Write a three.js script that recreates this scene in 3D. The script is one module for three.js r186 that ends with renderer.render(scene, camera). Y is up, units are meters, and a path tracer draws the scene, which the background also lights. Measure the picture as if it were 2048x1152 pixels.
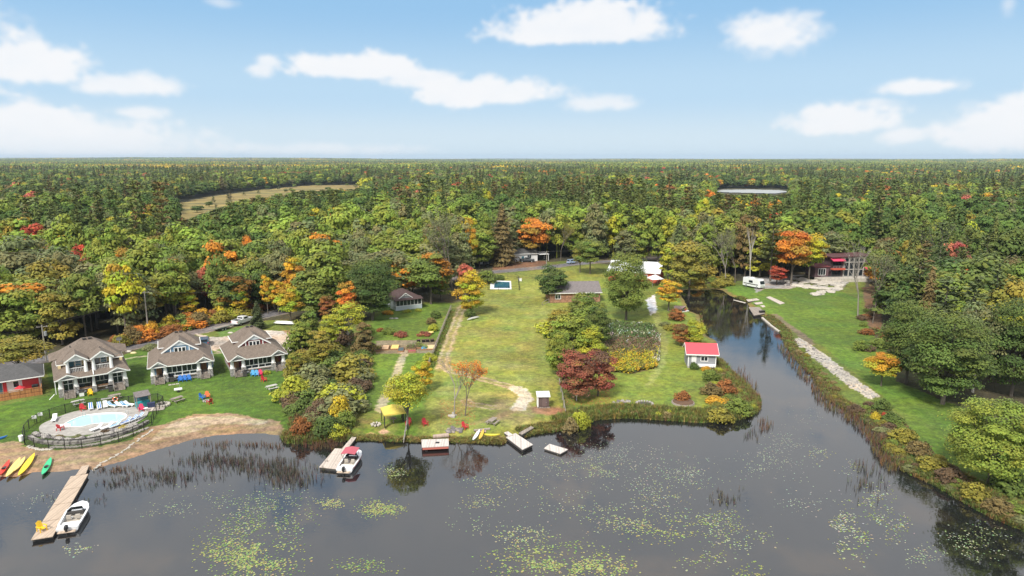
import * as THREE from 'three';
import { mergeGeometries } from 'three/addons/utils/BufferGeometryUtils.js';
import { RoundedBoxGeometry } from 'three/addons/geometries/RoundedBoxGeometry.js';

// ---------------------------------------------------------------- camera, sky, sun, exposure
const W = 1024, H = 576;
const EYE = new THREE.Vector3(0, 40, 0), FOCAL = 1365, PITCH = Math.atan(260 / FOCAL);   // a drone 40 m above the lake, 24 mm lens
const camera = new THREE.PerspectiveCamera(2 * Math.atan(576 / FOCAL) * 180 / Math.PI, W / H, 0.5, 30000);
camera.position.copy(EYE);
camera.rotation.set(-PITCH, 0, 0);
const scene = new THREE.Scene();
const renderer = new THREE.WebGLRenderer({ antialias: true });
renderer.setSize(W, H);
renderer.shadowMap.enabled = true;
renderer.toneMapping = THREE.LinearToneMapping;
renderer.toneMappingExposure = 1.15;

const SUN_DIR = new THREE.Vector3(-0.3, 0.8, 0.66).normalize();
const sun = new THREE.DirectionalLight(new THREE.Color(1, 0.95, 0.85), 4.6);
sun.name = 'sun';
sun.position.copy(SUN_DIR).multiplyScalar(400).add(new THREE.Vector3(0, 0, -150));
sun.target.position.set(0, 0, -150);
sun.castShadow = true;
sun.shadow.radius = 22;                       // thin cloud in front of the sun softens it
sun.shadow.mapSize.set(4096, 4096);
Object.assign(sun.shadow.camera, { left: -260, right: 260, top: 260, bottom: -260, near: 1, far: 900 });
scene.add(sun, sun.target);

// ---------------------------------------------------------------- numbers and noise
function rng(seed) { let s = seed | 0; return () => { s = (s + 0x6d2b79f5) | 0; let t = Math.imul(s ^ (s >>> 15), 1 | s); t = (t + Math.imul(t ^ (t >>> 7), 61 | t)) ^ t; return ((t ^ (t >>> 14)) >>> 0) / 4294967296; }; }
const lerp = (a, b, t) => a + (b - a) * t, clamp = (x, a, b) => Math.min(b, Math.max(a, x));
const smooth = (a, b, x) => { const t = clamp((x - a) / (b - a), 0, 1); return t * t * (3 - 2 * t); };
const hash2 = (x, y) => { let h = Math.imul(x, 374761393) + Math.imul(y, 668265263); h = Math.imul(h ^ (h >>> 13), 1274126177); return ((h ^ (h >>> 16)) >>> 0) / 4294967296; };
function vnoise(x, y) { const xi = Math.floor(x), yi = Math.floor(y), fx = x - xi, fy = y - yi, u = fx * fx * (3 - 2 * fx), v = fy * fy * (3 - 2 * fy); return lerp(lerp(hash2(xi, yi), hash2(xi + 1, yi), u), lerp(hash2(xi, yi + 1), hash2(xi + 1, yi + 1), u), v); }
function fbm(x, y, n = 4) { let a = 0.5, s = 0, t = 0; for (let i = 0; i < n; i++) { s += a * vnoise(x, y); t += a; a *= 0.5; x = x * 2.03 + 17.1; y = y * 2.03 + 9.7; } return s / t; }

// Survey: the spot on the level plane at height y that the photograph shows at (px, py) of its 2048 x 1152 pixels.
const SP = Math.sin(PITCH), CP = Math.cos(PITCH), LAND = 0.6;
function ray(px, py) { const v = py - 576; return [px - 1024, -FOCAL * SP - v * CP, -(FOCAL * CP - v * SP)]; }
function G(px, py, y = LAND) { const [rx, ry, rz] = ray(px, py), t = (EYE.y - y) / -ry; return new THREE.Vector3(rx * t, y, rz * t); }
function heightAt(py, spot) { const [, ry, rz] = ray(1024, py); return EYE.y + ry * (spot.z / rz); }   // height above the lake at which a thing standing at that depth shows its top
const pxPerM = (spot) => FOCAL / ((-spot.z) * CP + (EYE.y - spot.y) * SP);
const plan = (pts, y = LAND) => pts.map(([x, yy]) => { const g = G(x, yy, y); return [g.x, g.z]; });
function inside(poly, x, z) { let c = false; for (let i = 0, j = poly.length - 1; i < poly.length; j = i++) { const [xi, zi] = poly[i], [xj, zj] = poly[j]; if ((zi > z) !== (zj > z) && x < ((xj - xi) * (z - zi)) / (zj - zi) + xi) c = !c; } return c; }
function distTo(poly, x, z, closed = true) { let m = 1e9; for (let i = 0, n = poly.length; i < (closed ? n : n - 1); i++) { const [ax, az] = poly[i], [bx, bz] = poly[(i + 1) % n], dx = bx - ax, dz = bz - az, t = clamp(((x - ax) * dx + (z - az) * dz) / (dx * dx + dz * dz + 1e-9), 0, 1), ex = x - ax - t * dx, ez = z - az - t * dz; m = Math.min(m, ex * ex + ez * ez); } return Math.sqrt(m); }

// ---------------------------------------------------------------- sky
{
  const SW = 2048, SH = 1024, data = new Float32Array(SW * SH * 4);
  const stops = [[-2, .66, .79, .88], [1.2, .66, .79, .88], [5, .50, .70, .88], [12, .31, .55, .82], [30, .21, .44, .76], [90, .16, .36, .68]];
  const blue = (el) => { let i = 0; while (i < stops.length - 2 && el > stops[i + 1][0]) i++; const a = stops[i], b = stops[i + 1], t = smooth(a[0], b[0], el); return [1, 2, 3].map((k) => lerp(a[k], b[k], t)); };
  // clouds: azimuth (degrees, 0 ahead, right positive), elevation of the base line, half width, height above and below it
  const look = (px, py) => { const [x, y, z] = ray(px, py); return [Math.atan2(x, -z) * 180 / Math.PI, Math.atan2(y, Math.hypot(x, z)) * 180 / Math.PI]; };
  const puffs = [];
  const puff = (px, py, hw, up, down, soft = 0.35, white = 1) => { const [a, e] = look(px, py); puffs.push({ a, e, w: hw / 24, u: up / 23, d: down / 23, soft, white }); };
  puff(45, 140, 110, 52, 20); puff(250, 170, 95, 24, 18, .5, .95); puff(70, 250, 85, 44, 24); puff(280, 224, 55, 13, 11, .6, .85); puff(170, 290, 240, 46, 34, .6, .9);
  puff(640, 300, 260, 14, 14, .9, .7); puff(520, 140, 30, 12, 14, .6, .85); puff(535, 122, 30, 12, 12, .5, .9); puff(705, 142, 135, 36, 14); puff(790, 140, 60, 26, 16);
  puff(850, 160, 95, 22, 16, .5, .93); puff(905, 190, 75, 34, 26); puff(990, 188, 145, 36, 18, .45); puff(1205, 208, 85, 20, 14, .7, .8); puff(1160, 70, 190, 62, 18); puff(1190, 40, 80, 44, 30);
  puff(1540, 68, 90, 40, 34, .6); puff(1610, 30, 30, 10, 10, .9, .6); puff(1835, 176, 76, 17, 13, .5); puff(1680, 245, 115, 36, 22); puff(1750, 206, 45, 10, 9, .8, .75); puff(1800, 272, 40, 14, 16, .6, .9);
  puff(1985, 270, 100, 48, 30); puff(2060, 240, 70, 50, 60); puff(440, 5, 30, 12, 8, .9, .5); puff(2017, 10, 12, 22, 18, .9, .5); puff(100, 312, 300, 12, 8, .9, .6);
  const r = rng(77);                           // the same fair-weather clouds go on round and above the frame
  for (let i = 0; i < 560; i++) {
    const e = Math.asin(r() ** 1.8 * 0.97 + 0.015) * 180 / Math.PI, a = (r() * 2 - 1) * 180, grow = 1 + e / 26;
    if (Math.abs(a) < 43 && e < 15) continue;
    puffs.push({ a, e, w: (4 + 8 * r()) * grow / Math.max(.35, Math.cos(e * Math.PI / 180)), u: (1.8 + 2.4 * r()) * grow, d: (.8 + .8 * r()) * grow, soft: .4 + .5 * r(), white: .8 + .2 * r() });
  }
  for (let j = 0; j < SH; j++) {
    const el = (j + 0.5) / SH * 180 - 90, base = blue(el), row = j * SW * 4;
    const near = el > -2 ? puffs.filter((p) => el < p.e + p.u * 1.5 && el > p.e - p.d * 2) : [];
    for (let i = 0; i < SW; i++) {
      // equirectangular: direction (x, z) = (cos, sin) of (u - 0.5) * 2 pi; ahead is -z
      const ang = ((i + 0.5) / SW - 0.5) * 360, az = ((ang + 90 + 540) % 360) - 180;
      let c0 = base[0], c1 = base[1], c2 = base[2];
      if (near.length) {
        let clear = 1;
        const n1 = fbm(az * .55 + 40, el * 1.1 + 9, 5) - .5, n2 = fbm(az * 2.1 + 4, el * 3.1 + 90, 4) - .5;
        for (const p of near) {
          let dx = az - p.a; if (dx > 180) dx -= 360; if (dx < -180) dx += 360;
          if (Math.abs(dx) > p.w * 1.5) continue;
          const dy = el - p.e, q = (dx / p.w) ** 2 + (dy / (dy > 0 ? p.u : p.d)) ** 2;
          const k = smooth(-p.soft * .25, p.soft, 1 - Math.sqrt(q) + n1 * .75 + n2 * .42) * p.white;
          clear *= 1 - k;
        }
        const k = (1 - clear) * (.93 + .14 * n1);
        c0 = lerp(c0, .93, k); c1 = lerp(c1, .935, k); c2 = lerp(c2, .95, k);
      }
      const o = row + i * 4; data[o] = c0 * .9; data[o + 1] = c1 * .9; data[o + 2] = c2 * .9; data[o + 3] = 1;
    }
  }
  const sky = new THREE.DataTexture(data, SW, SH, THREE.RGBAFormat, THREE.FloatType);
  sky.mapping = THREE.EquirectangularReflectionMapping;
  sky.magFilter = sky.minFilter = THREE.LinearFilter;
  sky.needsUpdate = true;
  scene.background = sky;
  scene.environment = sky;
}
scene.fog = new THREE.FogExp2(new THREE.Color(.62, .8, 1), 0.00006);

// ---------------------------------------------------------------- builders
const used = new Map();
function numbered(name) { const n = used.get(name) || 0; used.set(name, n + 1); return n ? name + '_' + String(n).padStart(3, '0') : name; }
function tag(o, label, category, group, kind) { if (label) o.userData.label = label; if (category) o.userData.category = category; if (group) o.userData.group = group; if (kind) o.userData.kind = kind; return o; }
function thing(name, label, category, pos = [0, 0, 0], turn = 0, group) { const o = new THREE.Group(); o.name = numbered(name); o.position.set(...(pos.isVector3 ? pos.toArray() : pos)); o.rotation.y = turn; scene.add(o); return tag(o, label, category, group); }
// uv in metres, from the side each face looks to
function metreUV(g) {
  const n = g.index ? g.toNonIndexed() : g, p = n.attributes.position, uv = new Float32Array(p.count * 2);
  if (!n.attributes.normal) n.computeVertexNormals();
  const a = new THREE.Vector3(), b = new THREE.Vector3(), c = new THREE.Vector3(), f = new THREE.Vector3();
  for (let i = 0; i < p.count; i += 3) {
    a.fromBufferAttribute(p, i); b.fromBufferAttribute(p, i + 1); c.fromBufferAttribute(p, i + 2);
    f.subVectors(b, a).cross(c.clone().sub(a)); const x = Math.abs(f.x), y = Math.abs(f.y), z = Math.abs(f.z);
    [a, b, c].forEach((v, k) => { const o = (i + k) * 2; if (y >= x && y >= z) { uv[o] = v.x; uv[o + 1] = v.z; } else if (x >= z) { uv[o] = v.z; uv[o + 1] = v.y; } else { uv[o] = v.x; uv[o + 1] = v.y; } });
  }
  n.setAttribute('uv', new THREE.BufferAttribute(uv, 2));
  for (const k of Object.keys(n.attributes)) if (!['position', 'normal', 'uv'].includes(k)) n.deleteAttribute(k);
  return n;
}
function part(name, geos, mat, parent) {
  const list = (Array.isArray(geos) ? geos : [geos]).map(metreUV);
  const m = new THREE.Mesh(list.length > 1 ? mergeGeometries(list) : list[0], mat);
  m.name = parent ? name : numbered(name); m.castShadow = m.receiveShadow = true;
  (parent || scene).add(m); return m;
}
const again = (m, parent, [x, y, z], turn = 0, s) => { const c = new THREE.Mesh(m.geometry, m.material); c.name = m.name; c.castShadow = c.receiveShadow = true; c.position.set(x, y, z); c.rotation.y = turn; if (s) c.scale.set(...s); parent.add(c); return c; };
function copy(root, pos, turn = 0, label, group, scale) { const r = root.clone(); r.name = numbered(root.name.replace(/_\d{3}$/, '')); r.userData = { ...root.userData }; scene.add(r); r.position.copy(pos.isVector3 ? pos : new THREE.Vector3(...pos)); r.rotation.y = turn; if (label) r.userData.label = label; if (group) r.userData.group = group; if (scale) r.scale.setScalar(scale); return r; }
const box = (w, h, d, x = 0, y = 0, z = 0, ry = 0, rx = 0, rz = 0) => { const g = new THREE.BoxGeometry(w, h, d); if (rx) g.rotateX(rx); if (rz) g.rotateZ(rz); if (ry) g.rotateY(ry); return g.translate(x, y, z); };
const rbox = (w, h, d, x = 0, y = 0, z = 0, r = .03, ry = 0, rx = 0, rz = 0) => { const g = new RoundedBoxGeometry(w, h, d, 2, Math.min(r, w / 2.1, h / 2.1, d / 2.1)); if (rx) g.rotateX(rx); if (rz) g.rotateZ(rz); if (ry) g.rotateY(ry); return g.translate(x, y, z); };
const cyl = (r0, r1, h, x = 0, y = 0, z = 0, n = 10) => new THREE.CylinderGeometry(r1, r0, h, n).translate(x, y + h / 2, z);
function bar(a, b, r0, r1 = r0, n = 6) { const A = new THREE.Vector3(...a), B = new THREE.Vector3(...b), d = B.clone().sub(A), g = new THREE.CylinderGeometry(r1, r0, d.length(), n); g.translate(0, d.length() / 2, 0); g.applyQuaternion(new THREE.Quaternion().setFromUnitVectors(new THREE.Vector3(0, 1, 0), d.normalize())); return g.translate(...a); }
function beam(a, b, w, h) { const A = new THREE.Vector3(...a), B = new THREE.Vector3(...b), d = B.clone().sub(A), g = new THREE.BoxGeometry(w, h, d.length()); const m = new THREE.Matrix4().lookAt(A, B, new THREE.Vector3(0, 1, 0)); g.applyMatrix4(m); return g.translate((A.x + B.x) / 2, (A.y + B.y) / 2, (A.z + B.z) / 2); }
// a slab: any flat polygon in space given thickness downward along its normal
function slab(pts, t = .12) {
  const v = pts.map((p) => new THREE.Vector3(...p)), n = new THREE.Vector3();
  for (let i = 0; i < v.length; i++) { const a = v[i], b = v[(i + 1) % v.length]; n.x += (a.y - b.y) * (a.z + b.z); n.y += (a.z - b.z) * (a.x + b.x); n.z += (a.x - b.x) * (a.y + b.y); }
  n.normalize(); if (n.y < 0) { v.reverse(); n.negate(); }
  const low = v.map((p) => p.clone().addScaledVector(n, -t)), pos = [];
  const u = v[1].clone().sub(v[0]).normalize(), w = n.clone().cross(u), flat = v.map((p) => new THREE.Vector2(p.dot(u), p.dot(w)));
  const tri = (a, b, c) => pos.push(...a.toArray(), ...b.toArray(), ...c.toArray());
  for (const [a, b, c] of THREE.ShapeUtils.triangulateShape(flat, [])) { tri(v[a], v[b], v[c]); tri(low[a], low[c], low[b]); }
  for (let i = 0; i < v.length; i++) { const j = (i + 1) % v.length; tri(v[i], low[i], low[j]); tri(v[i], low[j], v[j]); }
  const g = new THREE.BufferGeometry(); g.setAttribute('position', new THREE.Float32BufferAttribute(pos, 3)); g.computeVertexNormals(); return g;
}
// upright wall of any outline: (x, y) points, thickness along z, its face at z
function wallShape(pts, t, z, holes = []) { const s = new THREE.Shape(pts.map((p) => new THREE.Vector2(...p))); for (const h of holes) s.holes.push(new THREE.Path(h.map((p) => new THREE.Vector2(...p)))); return new THREE.ExtrudeGeometry(s, { depth: t, bevelEnabled: false }).translate(0, 0, z - t); }
// level plate of any plan outline (x, z), top at y
function plate(pts, t, y, holes = []) { const f = (p) => new THREE.Vector2(p[0], -p[1]), s = new THREE.Shape(pts.map(f)); for (const h of holes) s.holes.push(new THREE.Path(h.map(f))); return new THREE.ExtrudeGeometry(s, { depth: t, bevelEnabled: false }).rotateX(-Math.PI / 2).translate(0, y - t, 0); }
const turnG = (g, ry, x = 0, y = 0, z = 0) => g.rotateY(ry).translate(x, y, z);
function smoothLine(pts, n, closed = false) { return new THREE.CatmullRomCurve3(pts.map(([x, z]) => new THREE.Vector3(x, 0, z)), closed, 'centripetal').getPoints(n).map((p) => [p.x, p.z]); }

// ---------------------------------------------------------------- materials
function tileTexture(size, f, srgb = true) { const d = new Uint8Array(size * size * 4); for (let y = 0; y < size; y++) for (let x = 0; x < size; x++) { const c = f(x / size, y / size, x, y), o = (y * size + x) * 4; for (let k = 0; k < 3; k++) d[o + k] = clamp((Array.isArray(c) ? c[k] : c) * 255, 0, 255); d[o + 3] = 255; } const t = new THREE.DataTexture(d, size, size); t.magFilter = THREE.LinearFilter; t.minFilter = THREE.LinearFilter; t.wrapS = t.wrapT = THREE.RepeatWrapping; if (srgb) t.colorSpace = THREE.SRGBColorSpace; t.needsUpdate = true; return t; }
// seamless noise on a torus-like blend
function tnoise(u, v, k, n = 4) { const a = fbm(u * k, v * k, n), b = fbm((u - 1) * k, v * k, n), c = fbm(u * k, (v - 1) * k, n), d = fbm((u - 1) * k, (v - 1) * k, n); return lerp(lerp(a, b, u), lerp(c, d, u), v); }
const T = {
  mottle: tileTexture(256, (u, v) => .84 + .34 * (tnoise(u, v, 9, 5) - .4)),
  shingle: tileTexture(256, (u, v, x, y) => { const row = Math.floor(y / 8), k = hash2(Math.floor((x + (row % 2) * 9) / 18), row); return (y % 8 < 1 ? .68 : .86) + .16 * (k - .5) + .22 * (tnoise(u, v, 7, 4) - .5); }),
  siding: tileTexture(128, (u, v, x, y) => (y % 16 < 2 ? .8 : .97) + .08 * (tnoise(u, v, 5) - .5)),
  board: tileTexture(256, (u, v, x, y) => { const b = Math.floor(x / 16); return (x % 16 < 1 ? .62 : .9) + .16 * (hash2(b, 3) - .5) + .22 * (fbm(x * .4 + b * 31, v * 4, 3) - .5); }),
  stone: tileTexture(256, (u, v, x, y) => { const row = Math.floor(y / 32), k = Math.floor((x + (row % 2) * 20) / 42), e = (y % 32 < 3 || (x + (row % 2) * 20) % 42 < 3) ? .55 : .9; return e + .25 * (hash2(k, row) - .5) + .2 * (tnoise(u, v, 12) - .5); }),
};
for (const k of ['shingle', 'siding', 'board', 'stone', 'mottle']) { T[k].repeat.set(k === 'mottle' ? .3 : .5, k === 'mottle' ? .3 : .5); }
const lin = (r, g, b) => new THREE.Color().setRGB(r, g, b);
const mat = (c, o = {}) => new THREE.MeshStandardMaterial({ color: Array.isArray(c) ? lin(...c) : c, roughness: .8, ...o });
const M = {
  roof: mat([.235, .185, .15], { map: T.shingle, roughness: .9 }), roofDark: mat([.12, .118, .12], { map: T.shingle, roughness: .9 }), roofPlum: mat([.12, .075, .075], { map: T.shingle }), roofGrey: mat([.24, .21, .21], { map: T.shingle }),
  trim: mat([.78, .78, .77], { roughness: .6 }), white: mat([.74, .74, .73], { map: T.siding, roughness: .6 }), whitePlain: mat([.78, .78, .78], { roughness: .45 }), offwhite: mat([.6, .59, .55], { map: T.mottle }),
  sidingBlue: mat([.17, .3, .44], { map: T.siding }), sidingRed: mat([.2, .035, .04], { map: T.siding }), sidingGrey: mat([.27, .28, .3], { map: T.siding }), sidingPale: mat([.5, .56, .6], { map: T.siding }), sidingTeal: mat([.06, .16, .2], { map: T.siding }), sidingPlum: mat([.12, .07, .08], { map: T.siding }),
  red: mat([.5, .03, .035], { roughness: .55 }), redRoof: mat([.62, .07, .09], { roughness: .5 }), pinkRed: mat([.6, .05, .12], { roughness: .6 }), cream: mat([.62, .5, .28], { roughness: .7 }),
  stone: mat([.42, .4, .39], { map: T.stone, roughness: .9 }), brick: mat([.42, .22, .14], { map: T.stone }), concrete: mat([.47, .445, .415], { map: T.mottle, roughness: .9 }), rock: mat([.46, .43, .4], { map: T.mottle, roughness: .95 }), rockPale: mat([.62, .57, .5], { map: T.mottle, roughness: .95 }), rockDark: mat([.22, .2, .2], { map: T.mottle, roughness: .95 }),
  wood: mat([.36, .2, .1], { map: T.board }), woodGrey: mat([.34, .29, .25], { map: T.board, roughness: .9 }), dock: mat([.56, .44, .34], { map: T.board, roughness: .85 }), dockPale: mat([.6, .52, .46], { map: T.board, roughness: .85 }), dockWhite: mat([.66, .6, .56], { map: T.board, roughness: .85 }), deckOrange: mat([.45, .2, .07], { map: T.board }),
  glass: new THREE.MeshPhysicalMaterial({ color: lin(.02, .026, .032), roughness: .06, specularIntensity: 1 }), glassBlue: new THREE.MeshPhysicalMaterial({ color: lin(.05, .12, .16), roughness: .06 }),
  black: mat([.015, .015, .016], { roughness: .5 }), rubber: mat([.02, .02, .02], { roughness: .85 }), dark: mat([.05, .047, .045]), steel: mat([.4, .42, .44], { roughness: .45, metalness: .5 }), pole: mat([.36, .33, .3], { map: T.mottle, roughness: .9 }),
  plasticBlue: mat([.03, .16, .5], { roughness: .45 }), plasticSky: mat([.08, .33, .6], { roughness: .45 }), plasticRed: mat([.5, .03, .04], { roughness: .45 }), plasticPink: mat([.55, .03, .1], { roughness: .45 }), plasticYellow: mat([.75, .48, .02], { roughness: .45 }), plasticOrange: mat([.65, .16, .05], { roughness: .45 }), plasticGreen: mat([.05, .48, .22], { roughness: .4 }), plasticTeal: mat([.03, .3, .34], { roughness: .5 }), kayakYellow: mat([.75, .55, .03], { roughness: .4 }), kayakPale: mat([.72, .55, .18], { roughness: .4 }), kayakRed: mat([.62, .05, .03], { roughness: .4 }),
  carWhite: new THREE.MeshPhysicalMaterial({ color: lin(.75, .76, .78), roughness: .35, clearcoat: 1, clearcoatRoughness: .08 }), carBlue: new THREE.MeshPhysicalMaterial({ color: lin(.06, .12, .2), roughness: .35, clearcoat: 1, clearcoatRoughness: .08 }), carDark: new THREE.MeshPhysicalMaterial({ color: lin(.03, .04, .05), roughness: .35, clearcoat: 1 }),
  hull: new THREE.MeshPhysicalMaterial({ color: lin(.76, .77, .78), roughness: .3, clearcoat: .6 }), maroon: mat([.3, .05, .08], { roughness: .8 }), seat: mat([.4, .36, .31], { roughness: .7 }), yellowCloth: mat([.62, .5, .1], { roughness: .9 }), soil: mat([.16, .09, .055], { map: T.mottle, roughness: 1 }),
};
// ================================================================ the ground
const SHORE = plan([[-700, 1010], [-300, 975], [-120, 962], [0, 953], [35, 954], [69, 944], [100, 945], [135, 942], [156, 938], [181, 941], [208, 932], [250, 921], [300, 904], [340, 892], [390, 878], [430, 871], [469, 868], [531, 867], [565, 872], [580, 884], [610, 886], [640, 883], [667, 881], [700, 880], [753, 881], [792, 881], [839, 884], [898, 885], [956, 885], [1000, 887], [1030, 878], [1048, 873], [1071, 867], [1097, 864], [1131, 858], [1150, 850], [1191, 839], [1225, 836], [1258, 835], [1330, 839], [1413, 843], [1469, 839], [1502, 829], [1515, 815], [1514, 798], [1497, 780], [1478, 760], [1452, 735], [1437, 720], [1434, 700], [1432, 682], [1412, 671], [1402, 650], [1399, 630], [1378, 622], [1369, 602], [1360, 588], [1369, 580], [1398, 581], [1427, 578], [1445, 580], [1460, 592], [1480, 597], [1494, 605], [1500, 616], [1506, 632], [1526, 632], [1541, 646], [1558, 659], [1568, 670], [1572, 688], [1603, 728], [1638, 766], [1662, 800], [1707, 826], [1742, 853], [1767, 889], [1803, 938], [1870, 969], [1916, 996], [1983, 1032], [2048, 1061], [2300, 1160], [2700, 1290]], 0);
const LANDPOLY = [...SHORE, [330, -20], [600, -20], [600, -600], [-600, -600], [-600, -20]];
LANDPOLY[0] = SHORE[0];
const BEACH = plan([[-300, 905], [-150, 896], [0, 885], [35, 884], [50, 893], [101, 899], [156, 897], [191, 893], [260, 881], [297, 853], [330, 848], [359, 838], [390, 828], [440, 828], [475, 826], [520, 838], [548, 839], [562, 852], [578, 866], [587, 895], [480, 892], [390, 900], [312, 922], [208, 955], [150, 962], [75, 968], [0, 978], [-150, 1000], [-300, 1010]]);
const DRIVE = plan([[392, 666], [415, 673], [440, 675], [470, 670], [500, 660], [560, 662], [600, 668], [612, 684], [575, 704], [470, 702], [432, 705], [418, 694], [398, 686]]);
const ROADLINE = smoothLine(plan([[-300, 752], [-60, 735], [60, 722], [160, 709], [240, 697], [300, 684], [370, 667], [421, 656], [467, 645], [505, 636], [560, 624], [640, 608], [720, 594], [820, 572], [900, 558], [988, 544], [1040, 539], [1095, 534], [1150, 528], [1260, 520], [1400, 512], [1600, 505], [1900, 500]]), 160);
const PATHS = [
  [smoothLine(plan([[236, 720], [262, 716], [300, 711], [330, 706]]), 12), .5, 'footpath'], [smoothLine(plan([[428, 707], [448, 705], [470, 702]]), 8), .55, 'footpath'],
  [smoothLine(plan([[807, 703], [800, 728], [790, 752], [776, 782], [764, 806], [758, 822]]), 24), .8, 'footpath'],
  [smoothLine(plan([[925, 612], [915, 636], [903, 666], [890, 704], [884, 728], [882, 738]]), 24), 1.1, 'dirt_track'],
  [smoothLine(plan([[884, 730], [902, 743], [940, 752], [990, 765], [1030, 778], [1048, 792], [1046, 806], [1036, 817]]), 36), .9, 'dirt_track'],
  [smoothLine(plan([[930, 800], [938, 808], [958, 812], [985, 816]]), 12), .6, 'dirt_track'],
];
const STONEPATH = plan([[1582, 676], [1598, 675], [1624, 692], [1672, 727], [1715, 761], [1756, 792], [1740, 799], [1696, 771], [1642, 727], [1608, 702]]);
const LAWN_L = plan([[-300, 860], [0, 812], [100, 790], [90, 735], [240, 712], [300, 690], [420, 700], [480, 660], [600, 690], [590, 760], [585, 850], [560, 870], [380, 860], [200, 930], [-300, 960]]);
const LAWN_N = plan([[690, 800], [720, 700], [745, 640], [780, 612], [900, 606], [905, 640], [880, 730], [850, 800], [830, 880], [690, 880]]);
const LAWN_M = plan([[840, 880], [860, 760], [890, 690], [930, 600], [960, 560], [1000, 548], [1180, 530], [1230, 560], [1120, 640], [1110, 760], [1130, 860], [1050, 875]]);
const LAWN_P = plan([[1130, 800], [1110, 640], [1190, 560], [1330, 545], [1370, 590], [1390, 640], [1435, 700], [1440, 740], [1480, 780], [1400, 830], [1180, 832]]);
const LAWN_R = plan([[1440, 570], [1500, 568], [1560, 575], [1650, 570], [1720, 600], [1735, 660], [1770, 700], [1790, 760], [1880, 800], [2060, 860], [2060, 960], [1930, 960], [1850, 890], [1760, 790], [1640, 690], [1560, 640], [1500, 605]]);
const DEVELOPED = plan([[-300, 960], [-260, 775], [0, 742], [90, 722], [240, 712], [330, 690], [380, 672], [430, 662], [480, 652], [540, 640], [620, 640], [640, 645], [700, 650], [735, 640], [770, 612], [850, 604], [905, 606], [935, 600], [955, 560], [985, 545], [985, 528], [1100, 524], [1150, 520], [1220, 530], [1330, 528], [1345, 560], [1380, 570], [1440, 566], [1495, 560], [1580, 560], [1640, 556], [1730, 558], [1730, 600], [1735, 660], [1765, 700], [1790, 770], [1850, 800], [1930, 840], [2100, 870], [2300, 900], [2400, 1200]]);
const POOLPX = [[62, 888], [50, 872], [60, 855], [90, 838], [130, 822], [160, 815], [200, 812], [250, 806], [290, 803], [318, 812], [318, 835], [300, 850], [262, 868], [200, 884], [130, 895], [85, 896]];
const MARSH = plan([[335, 470], [352, 408], [420, 392], [500, 382], [560, 376], [625, 371], [725, 371], [725, 390], [640, 405], [560, 420], [480, 440], [430, 470]], 1.2);
const POND = plan([[1425, 382], [1445, 378.5], [1500, 377.5], [1560, 379], [1580, 382], [1550, 386], [1500, 385], [1450, 384]], 1);

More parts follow.
